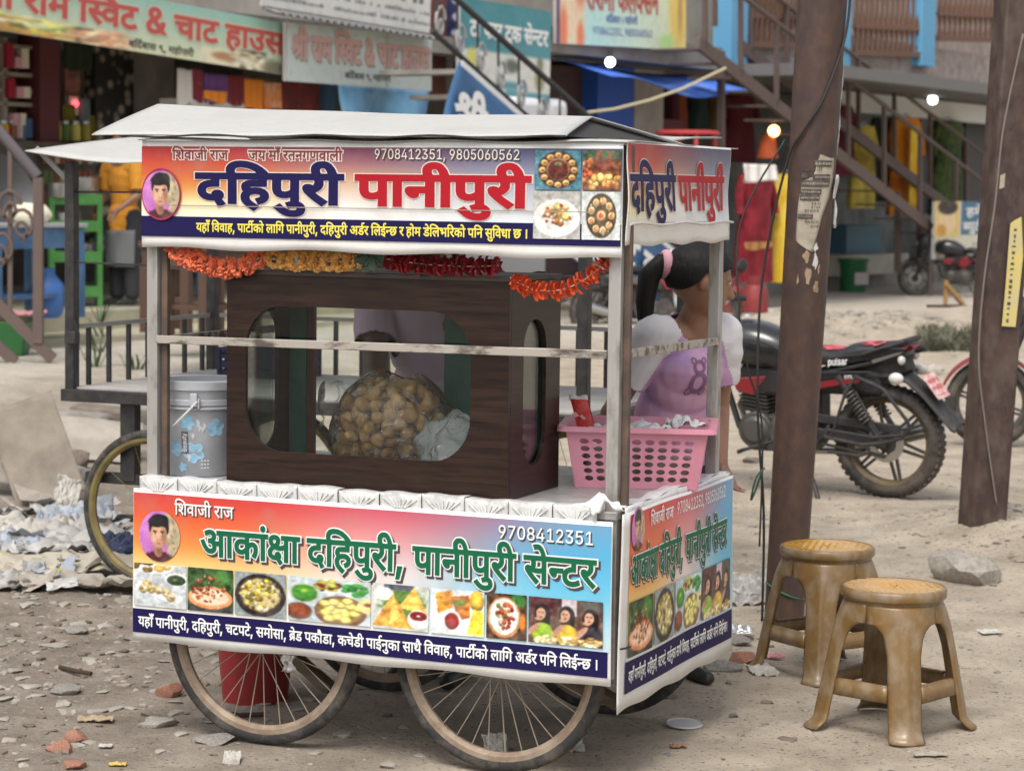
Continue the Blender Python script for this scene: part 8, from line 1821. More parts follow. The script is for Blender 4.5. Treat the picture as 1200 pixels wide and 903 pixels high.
bt_ = thing('work_table', 'blue work table with a steel top at the left edge of the shop', 'table', fg(36, 372), FTH)
mb = MB(); mb.box2((-.75, -.3, .80), (.42, .4, .84)); mb.build('table_top', K('worn steel top', (.42, .43, .45), .4, metal=.4), bt_, bevel=.01); mb = MB(); mb.box2((-.72, -.28, .62), (.39, .38, .795)); mb.build('apron', K('blue table paint', (.07, .16, .30), .6, col2=(.04, .10, .2), scale=4), bt_)
for x, y in ((-.68, -.24), (.36, -.24), (.36, .34), (-.68, .34)): mb = MB(); mb.box2((x - .04, y - .04, 0), (x + .04, y + .04, .62)); mb.build('leg', K('blue table paint', (.07, .16, .30), .6), bt_)
mb = MB(); mb.box2((-.72, -.25, .18), (.39, .35, .22)); mb.build('lower_shelf', K('blue table paint', (.07, .16, .30), .6), bt_)
def on_tab(x, y, z=.842): return bt_.location + Matrix.Rotation(FTH, 3, 'Z') @ Vector((x, y, z))
mb = MB(); mb.ball((0, 0, .07), (.20, .16, .10), 16, 10); mb.v = [tuple(Vector(p) * (1 + .2 * mnoise.noise(Vector(p) * 8))) for p in mb.v]; tag(mb.build('dough_cloth', cl('cream', 222, 214, 190), None, loc=on_tab(-.1, -.1, .84)), 'cream cloth bundle on the blue work table', 'bundle')
lathe_thing('wok', 'large grey iron wok leaning behind the blue work table', 'wok', on_tab(-.25, .30, 1.0), (('bowl', [(.02, .0), (.25, .06), (.40, .22), (.42, .30), (.38, .22), (.2, .08)], K('grey iron', (.10, .10, .105), .5, metal=.3)),), s=.9).rotation_euler = (R(70), 0, FTH)
lathe_thing('water_jar', 'blue plastic water jar on the shop floor', 'jar', fg(56, 372), (('body', [(.10, 0), (.14, .05), (.15, .2), (.14, .3), (.07, .38), (.06, .42)], K('blue jar plastic', (.05, .15, .42), .4)), ('cap', [(.065, .40), (.065, .44), (0, .44)], K('blue jar plastic', (.05, .15, .42), .4))))
gr_ = thing('plastic_rack', 'green plastic three tier rack beside the man in orange', 'rack', fg(88, 357), .25); m_gp = K('green rack plastic', (.05, .20, .04), .5, col2=(.08, .27, .06), scale=5)
for z in (.08, .42, .72, .98): mb = MB(); mb.box2((-.24, -.18, z), (.24, .18, z + .02)); mb.bar((-.25, -.18, z + .06), (.25, -.18, z + .06), .02, .10); mb.bar((-.25, .18, z + .06), (.25, .18, z + .06), .02, .10); mb.build('tray', m_gp, gr_)
for x in (-.23, .0, .23):
 for y in (-.16, .16): mb = MB(); mb.box2((x - .025, y - .025, 0), (x + .025, y + .025, 1.04)); mb.build('upright', m_gp, gr_)
for lab, dx, s in (('large steel pot on the green rack', .10, 1.0), ('smaller steel pot on the green rack by its post', -.2, .7)): lathe_thing('steel_pot', lab, 'pot', gr_.location + Matrix.Rotation(FTH, 3, 'Z') @ Vector((dx, 0, 1.05)), (('body', [(.15, 0), (.17, .03), (.17, .2), (.185, .21), (.16, .2)], m_stl),), 'steel pots on the green rack', s)
for lab, dx, z in (('steel vessel on the middle tray of the green rack', -.1, .74), ('steel tumbler tray on the lower shelf of the green rack', .12, .44)): lathe_thing('steel_pot', lab, 'pot', gr_.location + Matrix.Rotation(FTH, 3, 'Z') @ Vector((dx, 0, z)), (('body', [(.12, 0), (.13, .03), (.13, .16), (.14, .17), (.12, .16)], m_stl),), 'steel pots on the green rack')
# brown wooden tables behind the display case
for i, (lab, u, v, c) in enumerate((('brown wooden table with a drawer behind the grey bucket', 246, 400, 0), ('brown wooden stool table behind the case, nearer the cart post', 214, 388, .2))):
 t = thing('wooden_table', lab, 'table', G(u, v, .42), FTH + c); mb = MB(); mb.box2((-.34, -.24, .72), (.34, .24, .77)); mb.build('table_top', K('brown table wood', (.085, .045, .03), .6), t); mb = MB(); mb.box2((-.31, -.22, .58), (.31, .22, .718)); mb.box2((-.29, -.2, .26), (.29, .2, .30)); mb.build('apron', K('brown table wood', (.085, .045, .03), .6), t)
 for x, y in ((-.29, -.19), (.29, -.19), (.29, .19), (-.29, .19)): mb = MB(); mb.box2((x - .04, y - .04, 0), (x + .04, y + .04, .58)); mb.build('leg', K('brown table wood', (.085, .045, .03), .6), t)
fbox('yellow_can', 218, 333, 226, 372, .9, .2, cl('yellow can', 226, 170, 40), label='yellow can between the brown tables', cat='can', bevel=.02); fbox('blue_door_post', 238, 290, 262, 400, .2, .1, K('blue door paint', (.05, .14, .24), .6), label='blue painted door leaf behind the brown tables', cat='door'); fbox('red_can', 190, 300, 200, 345, .9, .2, cl('red can', 150, 40, 40), label='red container on the brown table near the cart post', cat='can', bevel=.02)
# dark railing and planter at the left edge
YR = 19.0
rl = thing('stair_railing', 'dark brown iron stair railing with scrolls at the left edge', 'railing', PY(45, 402, YR)); o0 = Vector(rl.location)
def rp(u, v): return PY(u, v, YR) - o0
mb = MB(); mb.bar(rp(45, 402), rp(45, 208), .075, .075); mb.build('post', m_rustm, rl); mb = MB(); mb.tube([rp(-60, 92), rp(0, 155), rp(44, 207)], .045, 10); mb.build('handrail', K('grey brown handrail', (.10, .085, .09), .5), rl)
mb = MB(); mb.bar(rp(-40, 318), rp(62, 421), .05, .09); mb.build('stringer', m_rustm, rl); mb = MB(); mb.bar(rp(-20, 390), rp(18, 424), .05, .09); mb.build('stringer', m_rustm, rl)
for u, v0, v1 in ((12, 170, 370), (-20, 140, 340)): mb = MB(); mb.bar(rp(u, v0), rp(u, v1), .035, .035); mb.build('baluster', m_rustm, rl)
for u, v, s in ((11, 240, 1), (4, 290, -1), (28, 262, -1)): mb = MB(); c = rp(u, v); mb.tube([c + Vector((s * .10 * (1 - i / 26) * math.cos(i * .55), -.03, .13 * (1 - i / 26) * math.sin(i * .55) - .002 * i * i * .12)) for i in range(26)], .016, 6); mb.build('scroll', m_rustm, rl)
pl_ = thing('planter', 'green plastic planter tub at the left edge below the railing', 'planter', GG(10, 416), 0); mb = MB(); mb.box((0, 0, .15), (.30, .24, .30), None, 1.25); mb.build('tub', K('green planter plastic', (.02, .12, .03), .5), pl_, bevel=.02); mb = MB(); mb.box((0, 0, .31), (.37, .30, .03)); mb.build('soil', m_brn, pl_)
o = crumple(.30, .22, .08, 71, 14, 10).build('cloth', cl('dusty pink', 190, 130, 130), None, smooth=180, solid=.004, loc=GG(28, 416) + Vector((.0, .1, .33))); tag(o, 'dusty pink cloth lying on the green planter', 'cloth')

# ------------------------------------------------------------------ people (built facing -y; x is their left)
def hand(mb, wr, d, nrm, side, s=1.0, curl=.35):
 d = Vector(d).normalized(); n = (Vector(nrm) - d * d.dot(Vector(nrm))).normalized(); x = d.cross(n) * side
 wr = Vector(wr); P = lambda a, b, c: wr + (x * a + d * b + n * c) * s
 for a in (-.026, -.009, .009, .024): mb.cone(P(a * .6, .01, 0), P(a, .078, 0), .014 * s, .0115 * s, 8)
 for a, l, r_ in ((-.029, .060, .0078), (-.010, .076, .0085), (.010, .080, .0085), (.028, .070, .0082)):
  p = P(a, .082, 0); an = curl * .5
  for k, f in enumerate((.45, .32, .25)):
   q = p + (d * math.cos(an) - n * math.sin(an)) * l * f * s + x * a * .10 * s; mb.cone(p, q, r_ * (1 - .08 * k) * s, r_ * (.92 - .08 * k) * s, 8); p = q; an += curl
 p = P(.020, .022, -.004); q = P(.050, .052, -.014); mb.cone(p, q, .0135 * s, .0105 * s, 8); mb.cone(q, P(.060, .082, -.022), .0105 * s, .0085 * s, 8)
def figure(label, loc, yaw, Hh, arms, skin, tops, pants, hair, headyaw=0.0, headtilt=0.0, lean=0.0, female=False, neck=None, voxel=.0065, shirt_len=.50, sleeve=.55):
 """arms: ((elbow, wrist, hand direction, palm normal, curl) for the person's right, then left), in metres from the feet"""
 root = thing('person', label, 'person', loc, yaw)
 h = Hh; sw = h * (.098 if female else .112); zs, zh = h * .815, h * .525
 L = lambda z: Vector((0, -lean * max(0, z - zh) / (zs - zh), z))
 hc = L(h * .925) + Vector((0, -.008, 0)); hr = h * .0605
 def torso(mb, g):
  mb.ball(L(zh), (h * .092 + g, h * .064 + g, h * .075 + g)); mb.ball(L(zh + .09 * h), (h * .082 + g, h * .056 + g, h * .09 + g)); mb.ball(L(h * .73), (h * .094 + g, h * .064 + g, h * .11 + g)); mb.cone(L(h * .795) - Vector((sw * .8, 0, 0)), L(h * .795) + Vector((sw * .8, 0, 0)), h * .042 + g, h * .042 + g)
  if female: mb.ball(L(h * .72) + Vector((0, -h * .030, 0)), (h * .082 + g, h * .050 + g, h * .055 + g))
 sh = [L(zs - .012 * h) + Vector((-sw, 0, 0)), L(zs - .012 * h) + Vector((sw, 0, 0))]
 mb = MB(); torso(mb, 0)
 mb.cone(L(h * .80), hc - Vector((0, -.012, h * .055)), h * .038, h * .032)
 Mh = Matrix.Translation(hc) @ Euler((headtilt, 0, headyaw)).to_matrix().to_4x4(); hp = lambda x, y, z: Mh @ Vector((x * hr, y * hr, z * hr)); er = (headtilt, 0, headyaw)
 mb.ball(hp(0, .08, .18), (hr * .98, hr * 1.18, hr * 1.12), rot=er); mb.ball(hp(0, -.28, -.35), (hr * .76, hr * .82, hr * .95), rot=er); mb.ball(hp(0, -.62, -.92), hr * .34)
 mb.cone(hp(0, -1.02, .12), hp(0, -1.24, -.28), hr * .12, hr * .19); mb.ball(hp(0, -.98, -.62), (hr * .30, hr * .16, hr * .09), rot=er); mb.ball(hp(0, -.95, -.76), (hr * .26, hr * .15, hr * .09), rot=er)
 for s in (-1, 1): mb.ball(hp(s * .96, .08, -.05), (hr * .15, hr * .25, hr * .36), rot=er); mb.ball(hp(s * .38, -.92, .26), (hr * .30, hr * .14, hr * .10), rot=er)
 for k, (el, wr, hd, nr, cu) in enumerate(arms):
  el, wr = Vector(el), Vector(wr); mb.cone(sh[k], el, h * .034, h * .025); mb.cone(el, wr, h * .026, h * .0165); hand(mb, wr, hd, nr, 1 if k == 0 else -1, h * .60, cu)
 for s in (-1, 1):
  hip, kn, an = Vector((s * h * .052, 0, zh - .02 * h)), Vector((s * h * .058, -.01, h * .285)), Vector((s * h * .06, .01, h * .045)); mb.cone(hip, kn, h * .056, h * .037); mb.cone(kn, an, h * .037, h * .024); mb.cone(an + Vector((0, .015, -.02 * h)), an + Vector((0, -.11 * h, -.028 * h)), h * .024, h * .017)
 me = bake(mb, voxel, 5); link('body', me, [skin, M_black], root, smooth=180); me.polygons.foreach_set('material_index', [int(c.center.z < .085) for c in me.polygons])
 for s in (-1, 1):
  mb = MB(); mb.ball(hp(s * .38, -.96, .16), (hr * .16, hr * .09, hr * .085), 10, 8, er); o = mb.build('eye', mat('eye white', (.7, .68, .64), .3), root); mb = MB(); mb.ball(hp(s * .38, -1.02, .16), hr * .07, 8, 6); mb.build('iris', M_dark, o)
 mb = MB(); torso(mb, .013); Sl = []
 for k, (el, wr, *_x) in enumerate(arms): e = sh[k].lerp(Vector(el), sleeve / .5); mb.cone(sh[k], e, h * .046, h * .044 if sleeve < .8 else h * .036); Sl.append((sh[k], e))
 mb.cone(L(zh - .01), L(zh + .02) - Vector((0, 0, h * .10)), h * .095, h * .094)
 me = bake(mb, min(voxel, .0065), 5); V = verts_of(me)
 wob = np.array([mnoise.noise(Vector(p) * 9) * .010 + mnoise.noise(Vector((p[0] * 6, p[1] * 6, p[2] * 22))) * .006 for p in V]); c0 = np.array([0, 0, zh]); dr = V * [1, 1, 0]; dr /= np.maximum(np.linalg.norm(dr, axis=1, keepdims=True), .02); V = V + dr * wob[:, None]; set_verts(me, V)
 nk = np.array(L(h * .842) + Vector((0, -.045, 0))); keep = (V[:, 2] > h * shirt_len)
 keep &= (((V - nk) / ([h * .062, h * .075, h * (.058 if female else .045)])) ** 2).sum(1) > 1
 for k, (a, e) in enumerate(Sl):
  d = (e - a).normalized(); keep &= ~(((V - np.array(e)) @ np.array(d) > -.005) & (np.linalg.norm(V - np.array(e), axis=1) < h * .053))
 cut(me, keep); V = verts_of(me)
 o = link('shirt', me, list(tops), root, smooth=180, solid=.004)
 if len(tops) > 1:                          # raglan sleeves in the second cloth
  me.polygons.foreach_set('material_index', [1 if (abs(c.center.x) > sw * .82 - (c.center.z - h * .76) * .55 and c.center.z > h * .60) else 0 for c in me.polygons])
 mb = MB(); mb.ball((0, 0, zh - .01), (h * .098, h * .074, h * .08))
 for s in (-1, 1): mb.cone((s * h * .052, 0, zh - .03), (s * h * .06, 0, h * .29), h * .066, h * .052); mb.cone((s * h * .06, 0, h * .29), (s * h * .062, .005, h * .075), h * .052, h * .047)
 link('trousers', bake(mb, .012, 4), pants, root, smooth=180)
 mb = MB()
 def cap(s, t):
  a = 2 * math.pi * s; lim = .84 + 1.30 * max(0, math.sin(a)) ** .7 + .62 * abs(math.cos(a)) ** 1.5; th = t * lim
  n = 1.06 + .03 * mnoise.noise(Vector((a * 3, th * 9, 1))); return hp(1.05 * n * math.sin(th) * math.cos(a), .12 + 1.24 * n * math.sin(th) * math.sin(a) - .02, .20 + 1.14 * n * math.cos(th))
 mb.grid(cap, 44, 18); hm = mb.build('hair', hair, root, smooth=180, solid=.006)
 if female:
  mb = MB(); mb.tube([hp(0, 1.1, .25), hp(0, 1.6, .25), hp(.06, 1.9, -.35), hp(.08, 1.8, -1.3), hp(.05, 1.55, -2.2), hp(0, 1.4, -2.9)], [hr * .38, hr * .36, hr * .42, hr * .36, hr * .26, hr * .06], 14)
  mb.v = [tuple(Vector(p) + Vector((1, 1, 0)) * .004 * mnoise.noise(Vector((p[0] * 90, p[1] * 90, p[2] * 10)))) for p in mb.v]; mb.build('ponytail', hair, hm, smooth=180)
  mb = MB(); mb.lathe([(hr * (.42 + .12 * math.cos(k)), hr * .17 * math.sin(k)) for k in np.linspace(0, 2 * math.pi, 11)[:-1]], 20, Matrix.Translation(hp(0, 1.42, .25)) @ Matrix.Rotation(headyaw, 4, 'Z') @ Matrix.Rotation(R(90), 4, 'X'), closed=True); mb.build('hair_tie', K('pink hair tie', (.62, .32, .40), .8), hm)
 return root
M_skin = mat('brown skin', (.29, .150, .092), .5, col2=(.23, .112, .068), scale=9); M_hair = mat('black hair', (.008, .007, .007), .6, spec=.25, bump=.5, bscale=70, stretch=(1, 1, .2))
m_tee = K('pink lavender tee', (.60, .34, .49), .85, col2=(.42, .28, .53), scale=3.0, lo=.42, hi=.6, bump=.1); m_teew = K('white tee sleeve', (.66, .65, .67), .85, bump=.1); m_trs = K('dark trousers', (.03, .03, .036), .85)
girl = figure('woman in a pink and white tee with a black ponytail, standing behind the basket', CW(-.378, 1.46, 0), R(33), 1.475, (((-.232, -.02, .92), (-.17, -.17, .74), (.1, -.6, -.75), (.3, .6, -.6), .3), ((.185, -.06, .92), (.09, -.20, .76), (0, -.6, -.7), (-.3, .6, -.6), .3)), M_skin, (m_tee, m_teew), m_trs, M_hair, R(66), R(14), .13, True, sleeve=.32)
# printed bear on the tee, a thin print that follows the chest
dgr = bpy.context.evaluated_depsgraph_get(); dgr.update()
tee = [c for c in kids(girl) if c.name.startswith('shirt')][0]; mb = MB()
for cx, cz, rx, rz in ((0, 0, .030, .036), (.0, .052, .024, .022), (-.020, .072, .010, .010), (.020, .072, .010, .010), (-.024, -.028, .012, .014), (.024, -.028, .012, .014)):
 ring = []
 for rr_ in (1.0, .62):
  for k in range(18):
   a = 2 * math.pi * k / 18; hit, p_, n_, _i = tee.ray_cast(Vector((-.022 + cx + rx * rr_ * math.cos(a), -.6, 1.03 + cz + rz * rr_ * math.sin(a))), Vector((0, 1, 0))); ring.append(p_ + n_ * .004 if hit else Vector((cx, -.2, 1)))
 mb.add(ring, [(k, (k + 1) % 18, 18 + (k + 1) % 18, 18 + k) for k in range(18)])
mb.build('bear_print', K('mauve print', (.22, .12, .22), .8), tee, smooth=180)
figure('vendor in a lavender shirt reaching into the display case from behind the cart', CW(-1.07, 1.14, 0), R(-16), 1.62, (((-.13, -.27, 1.04), (-.03, -.58, .90), (.1, -.75, -.45), (0, .45, -.9), .45), ((.24, -.02, 1.02), (.24, -.16, .84), (0, -.6, -.7), (-.3, .6, -.6), .3)), mat('dark brown skin', (.085, .040, .025), .5), (K('lavender shirt', (.40, .30, .37), .85, bump=.1),), m_trs, M_hair, 0, R(12), .10, False, voxel=.006, sleeve=.30)
o = crumple(.30, .22, .10, 91, 16, 12, 3, -3).build('cloth', K('deep maroon cloth', (.09, .012, .022), .85), None, smooth=180, solid=.004, loc=CW(-.79, .885, 1.285), rot=(R(80), 0, -YAW)); tag(o, 'maroon cloth hanging behind the display case beside the vendor', 'cloth')
mb = MB(); mb.tube([CW(-1.485, .915, 1.42), CW(-.79, .885, 1.40), CW(-.60, .44, 1.412)], .004, 6); tag(mb.build('cloth_line', M_black, None), 'thin line holding the maroon cloth behind the display case', 'line')
pm_ = G(146, 357, .47)
man = figure('man in an orange shirt and grey apron standing at the sweet shop counter', pm_, FTH - R(95), 1.70, (((-.24, -.05, 1.08), (-.17, -.22, .90), (.3, -.5, -.7), (.6, .4, 0), .4), ((.25, -.06, 1.08), (.16, -.24, .94), (-.3, -.5, -.7), (-.6, .4, 0), .4)), M_skin, (K('orange shirt', (.62, .26, .025), .85, bump=.1),), m_trs, M_hair, R(20), 0, .03, False, voxel=.012, shirt_len=.41, sleeve=.42)
mb = MB(); mb.grid(lambda s, t: (.215 * math.sin((s - .5) * 2.5), -.165 * math.cos((s - .5) * 2.5) + .012 * math.sin(s * 17) * t, .74 - .36 * t), 22, 8); mb.build('apron', K('grey apron', (.15, .155, .16), .85), man, smooth=180, solid=.005)

# ------------------------------------------------------------------ stones, rubble and litter on the ground
M_st = [mat('grey stone', (.27, .25, .22), .9, col2=(.17, .155, .135), scale=9, bump=.3), mat('pale stone', (.36, .33, .285), .9, col2=(.24, .215, .18), scale=8, bump=.3), mat('brown stone', (.19, .15, .12), .9, col2=(.12, .10, .08), scale=9, bump=.3), mat('broken brick', (.30, .12, .075), .9, col2=(.36, .25, .18), scale=9, lo=.45, hi=.7, bump=.3)]
def stone_bm(seed, flat=.5, ang=.9, n=2):
 b = bmesh.new(); bmesh.ops.create_icosphere(b, subdivisions=n, radius=1); q = random.Random(seed); cuts = [Vector((q.gauss(0, 1), q.gauss(0, 1), q.gauss(0, 1))).normalized() for _ in range(9)]
 for v in b.verts:
  p = v.co.copy()
  for c in cuts:
   d = p.dot(c) - .62 * ang
   if d > 0: p -= c * d * .85
  v.co = Vector((p.x, p.y * .8, p.z * flat)) * (1 + .10 * mnoise.noise(p * 2.5 + Vector((seed, 0, 0))))
 return b
def stone(label, u, v, size, kind, flat=.5, seed=0, cat='stone', rz=0.0, name=None):
 b = stone_bm(seed or int(u * 3 + v), flat, .9, 3); me = bpy.data.meshes.new('stone'); b.to_mesh(me); b.free(); p = GG(u, v)
 o = link(name or cat, me, M_st[kind], None, smooth=28, loc=(p.x, p.y, p.z + size * flat * .30), rot=(0, 0, rz)); o.scale = (size, size, size); return tag(o, label, cat)
for a in (('large flat pale stone just left of the front left wheel', 184, 850, .065, 1, .38), ('long pale slab stone half under the front left wheel', 250, 868, .075, 0, .3), ('grey river cobble on the dark dirt left of the cart', 76, 812, .06, 0, .45), ('reddish brick lump at the bottom left corner, left of its pair', 68, 880, .042, 3, .7), ('reddish brick lump at the bottom left corner, right of its pair', 90, 868, .040, 3, .7), ('flat broken brick piece at the bottom edge on the left', 88, 898, .05, 3, .4), ('red brick chunk leaning by the front left tyre', 198, 815, .055, 3, .75), ('flat white tile chip on the dirt left of the cart', 140, 768, .034, 1, .12),
  ('broad flat grey stone among the rubble left of the cart', 90, 738, .07, 0, .2), ('pale chipped slab in the rubble, below the plastic heap', 60, 757, .06, 1, .2), ('brown stone under the wheel of the second cart', 140, 688, .07, 2, .5), ('big pale angular rock between the stools and the farther pole', 1122, 678, .19, 1, .5), ('round brown stone behind the right rear wheel', 772, 812, .06, 2, .7), ('pinkish stone at the left of the farther stool', 873, 775, .07, 3, .5), ('long grey stone block left of the farther stool foot', 850, 785, .08, 0, .35), ('flat grey stone slab behind the side banner', 858, 752, .10, 0, .25), ('small dark round stone in front of the stools', 860, 840, .018, 2, .8), ('dark stone on the ground left of the nearer pole', 880, 542, .07, 2, .5), ('dark flat slate chip in front of the nearer stool', 922, 866, .04, 2, .2),
  ('grey boulder half buried behind the second cart wheel', 72, 562, .16, 0, .6), ('brown boulder lying on the rubbish heap', 85, 548, .15, 2, .6), ('white stone crumb right of the stools', 1052, 662, .02, 1, .6)):
 stone(a[0], *a[1:5], flat=a[5], cat='stone', name='loose_stone')
for k, (u, v, w) in enumerate(((40, 512, .55), (84, 506, .5), (122, 500, .45), (152, 495, .45))):
 p = GG(u, v); mb = MB(); mb.box((0, 0, .06), (w, .26, .16)); tag(mb.build('kerb_block', M_st[k % 3 if k % 3 != 1 else 0], None, bevel=.03, loc=p, rot=(.05 * k - .1, .06, -.3 + .1 * k)), ('leftmost rough kerb block behind the cardboard heap', 'second rough kerb block from the left behind the heap', 'third rough kerb block, behind the second cart wheel', 'rightmost rough kerb block, by the black cart post')[k], 'kerb block')
rs = np.random.RandomState(3)
def scatter(name, label, n, region, smin, smax, m, flat, seed, dens=None):
 base = []
 for k in range(5):
  b = stone_bm(seed + k, flat, .85, 1); b.verts.index_update(); base.append((np.array([v.co[:] for v in b.verts]), np.array([[v.index for v in f.verts] for f in b.faces]))); b.free()
 V = []; F = []; o = 0
 for i in range(n):
  for _ in range(40):
   x = rs.uniform(region[0], region[1]); y = region[2] + (region[3] - region[2]) * rs.rand() ** 1.3
   if dens is None or rs.rand() < dens(x, y): break
  s = smin * (smax / smin) ** (rs.rand() ** 2.2); a = rs.rand() * 6.28; v, f = base[i % 5]; c, t = math.cos(a), math.sin(a); v = v * s * rs.uniform(.7, 1.3, 3)
  V.append(np.stack([v[:, 0] * c - v[:, 1] * t + x, v[:, 0] * t + v[:, 1] * c + y, v[:, 2] + H(x, y) + s * flat * .12], 1)); F.append(f + o); o += len(v)
 V = np.concatenate(V); F = np.concatenate(F); mb = MB(); mb.v = [tuple(p) for p in V.tolist()]; mb.f = [tuple(q) for q in F.tolist()]; mb.mi = [0] * len(mb.f)
 tag(mb.build(name, m, None, smooth=25, recalc=False), label, 'rubble', kind='stuff')
left = lambda x, y: min(1, max(.03, (.0 - x) * .75) * (.35 + .65 * float(sm(6.2, 8.0, y))) * (.25 + 1.5 * float(vnoise(x * 1.7, y * 1.2, 4)))); rgt = lambda x, y: .25 + 1.2 * max(0, float(vnoise(x * 1.3, y * .9, 9)) - .45)
scatter('rubble', 'pale stone chips strewn over the dark dirt on the left', 2900, (-2.6, .1, 5.6, 9.6), .004, .052, M_st[1], .32, 100, left)
scatter('gravel', 'brown and grey pebbles strewn over the dirt', 2200, (-2.8, 1.0, 5.5, 10), .004, .034, M_st[2], .5, 200, left)
scatter('grit', 'small pebbles and chips on the dry dirt on the right', 1900, (.2, 3.6, 5.6, 14), .003, .028, M_st[0], .45, 300, rgt)
scatter('crumbs', 'pale crumbs of stone on the dry dirt on the right', 800, (.2, 3.6, 5.6, 14), .003, .024, M_st[1], .35, 400, rgt)
scatter('chips', 'heap of wood and stone chips at the foot of the farther pole', 700, (1.7, 3.6, 10.4, 12.2), .006, .045, mat('chip litter', (.25, .20, .15), .9, col2=(.12, .095, .07), scale=12, col3=(.42, .38, .32), scale3=7), .22, 500, lambda x, y: math.exp(-((x - 2.5) / .5) ** 2 - ((y - 11.3) / .6) ** 2))
scatter('verge_litter', 'strip of stones and litter along the edge of the apron', 500, (3.2, 7.5, 19, 30), .02, .10, M_st[1], .4, 600, lambda x, y: float(np.exp(-((((x - FO.x) * FN.x + (y - FO.y) * FN.y) - 4.9) / .5) ** 2)))
# dry grass on that verge and a weed behind the second cart
def tuft(name, label, pts, n, h, m, kind=None):
 mb = MB(); q = random.Random(len(pts) * 7 + n)
 for p in pts:
  for _ in range(n):
   a = q.random() * 6.28; d = Vector((math.cos(a), math.sin(a), 0)); l = h * q.uniform(.5, 1.2); b = Vector(p) + d * q.random() * .06; s = Vector((-d.y, d.x, 0)) * h * .045
   mb.add([b - s, b + s, b + d * l * .4 + Vector((0, 0, l * .7)) + s * .8, b + d * l * .4 + Vector((0, 0, l * .7)) - s * .8, b + d * l * .9 + Vector((0, 0, l * .8))], [(0, 1, 2, 3), (3, 2, 4)])
 return tag(mb.build(name, m, None, smooth=0, recalc=False), label, name.replace('_', ' '), kind=kind)
m_gr = mat('dusty grass', (.085, .095, .055), .85, col2=(.16, .145, .10), scale=3); q = random.Random(1); pts = []
for k in range(190): u = q.uniform(1075, 1150); p = GG(u, 412 - q.random() ** 1.5 * 24); pts.append((p.x, p.y, H(p.x, p.y)))
tuft('grass', 'low dusty grass and weeds on the verge right of the motorcycle', pts, 7, .16, m_gr, 'stuff')
tuft('weed', 'small leafy weed growing behind the railing of the second cart', [tuple(GG(u, 430) + Vector((0, 0, .12 * k))) for k, u in enumerate((112, 116, 121, 118))], 9, .22, mat('weed leaf', (.06, .10, .04), .7)); tuft('weed', 'smaller weed growing behind the second cart near the front post', [tuple(GG(u, 436)) for u in (158, 163)], 10, .18, mat('weed leaf', (.06, .10, .04), .7))
# paper, plastic and cardboard
shred_q = random.Random(5)
def sheet(label, cat, u, v, w, d, amp, m, seed, tilt=(0, 0, 0), name=None, dz=.01, sc=5.0, curl=0.0):
 p = GG(u, v); return tag(crumple(w, d, amp * (.55 if amp > .08 else .9), seed, 30, 22, sc, curl).build(name or cat.replace(' ', '_'), m, None, smooth=30, solid=.003, loc=(p.x, p.y, p.z + dz), rot=tilt), label, cat)
m_card = mat('pale wet cardboard', (.36, .325, .275), .9, col2=(.25, .22, .18), scale=4); m_card2 = mat('brown cardboard', (.25, .215, .17), .9, col2=(.17, .145, .12), scale=5); m_pl = mat('dirty white plastic', (.44, .43, .41), .5, col2=(.26, .24, .22), scale=5, bump=.2); m_pl2 = mat('blue white plastic', (.27, .31, .38), .45, col2=(.38, .37, .34), scale=5); m_ylp = mat('yellow striped sack', (.40, .36, .29), .7, col2=(.52, .44, .08), scale=3.2, lo=.6, hi=.63); m_wp = mat('white litter paper', (.50, .475, .43), .8, col2=(.34, .31, .27), scale=9)
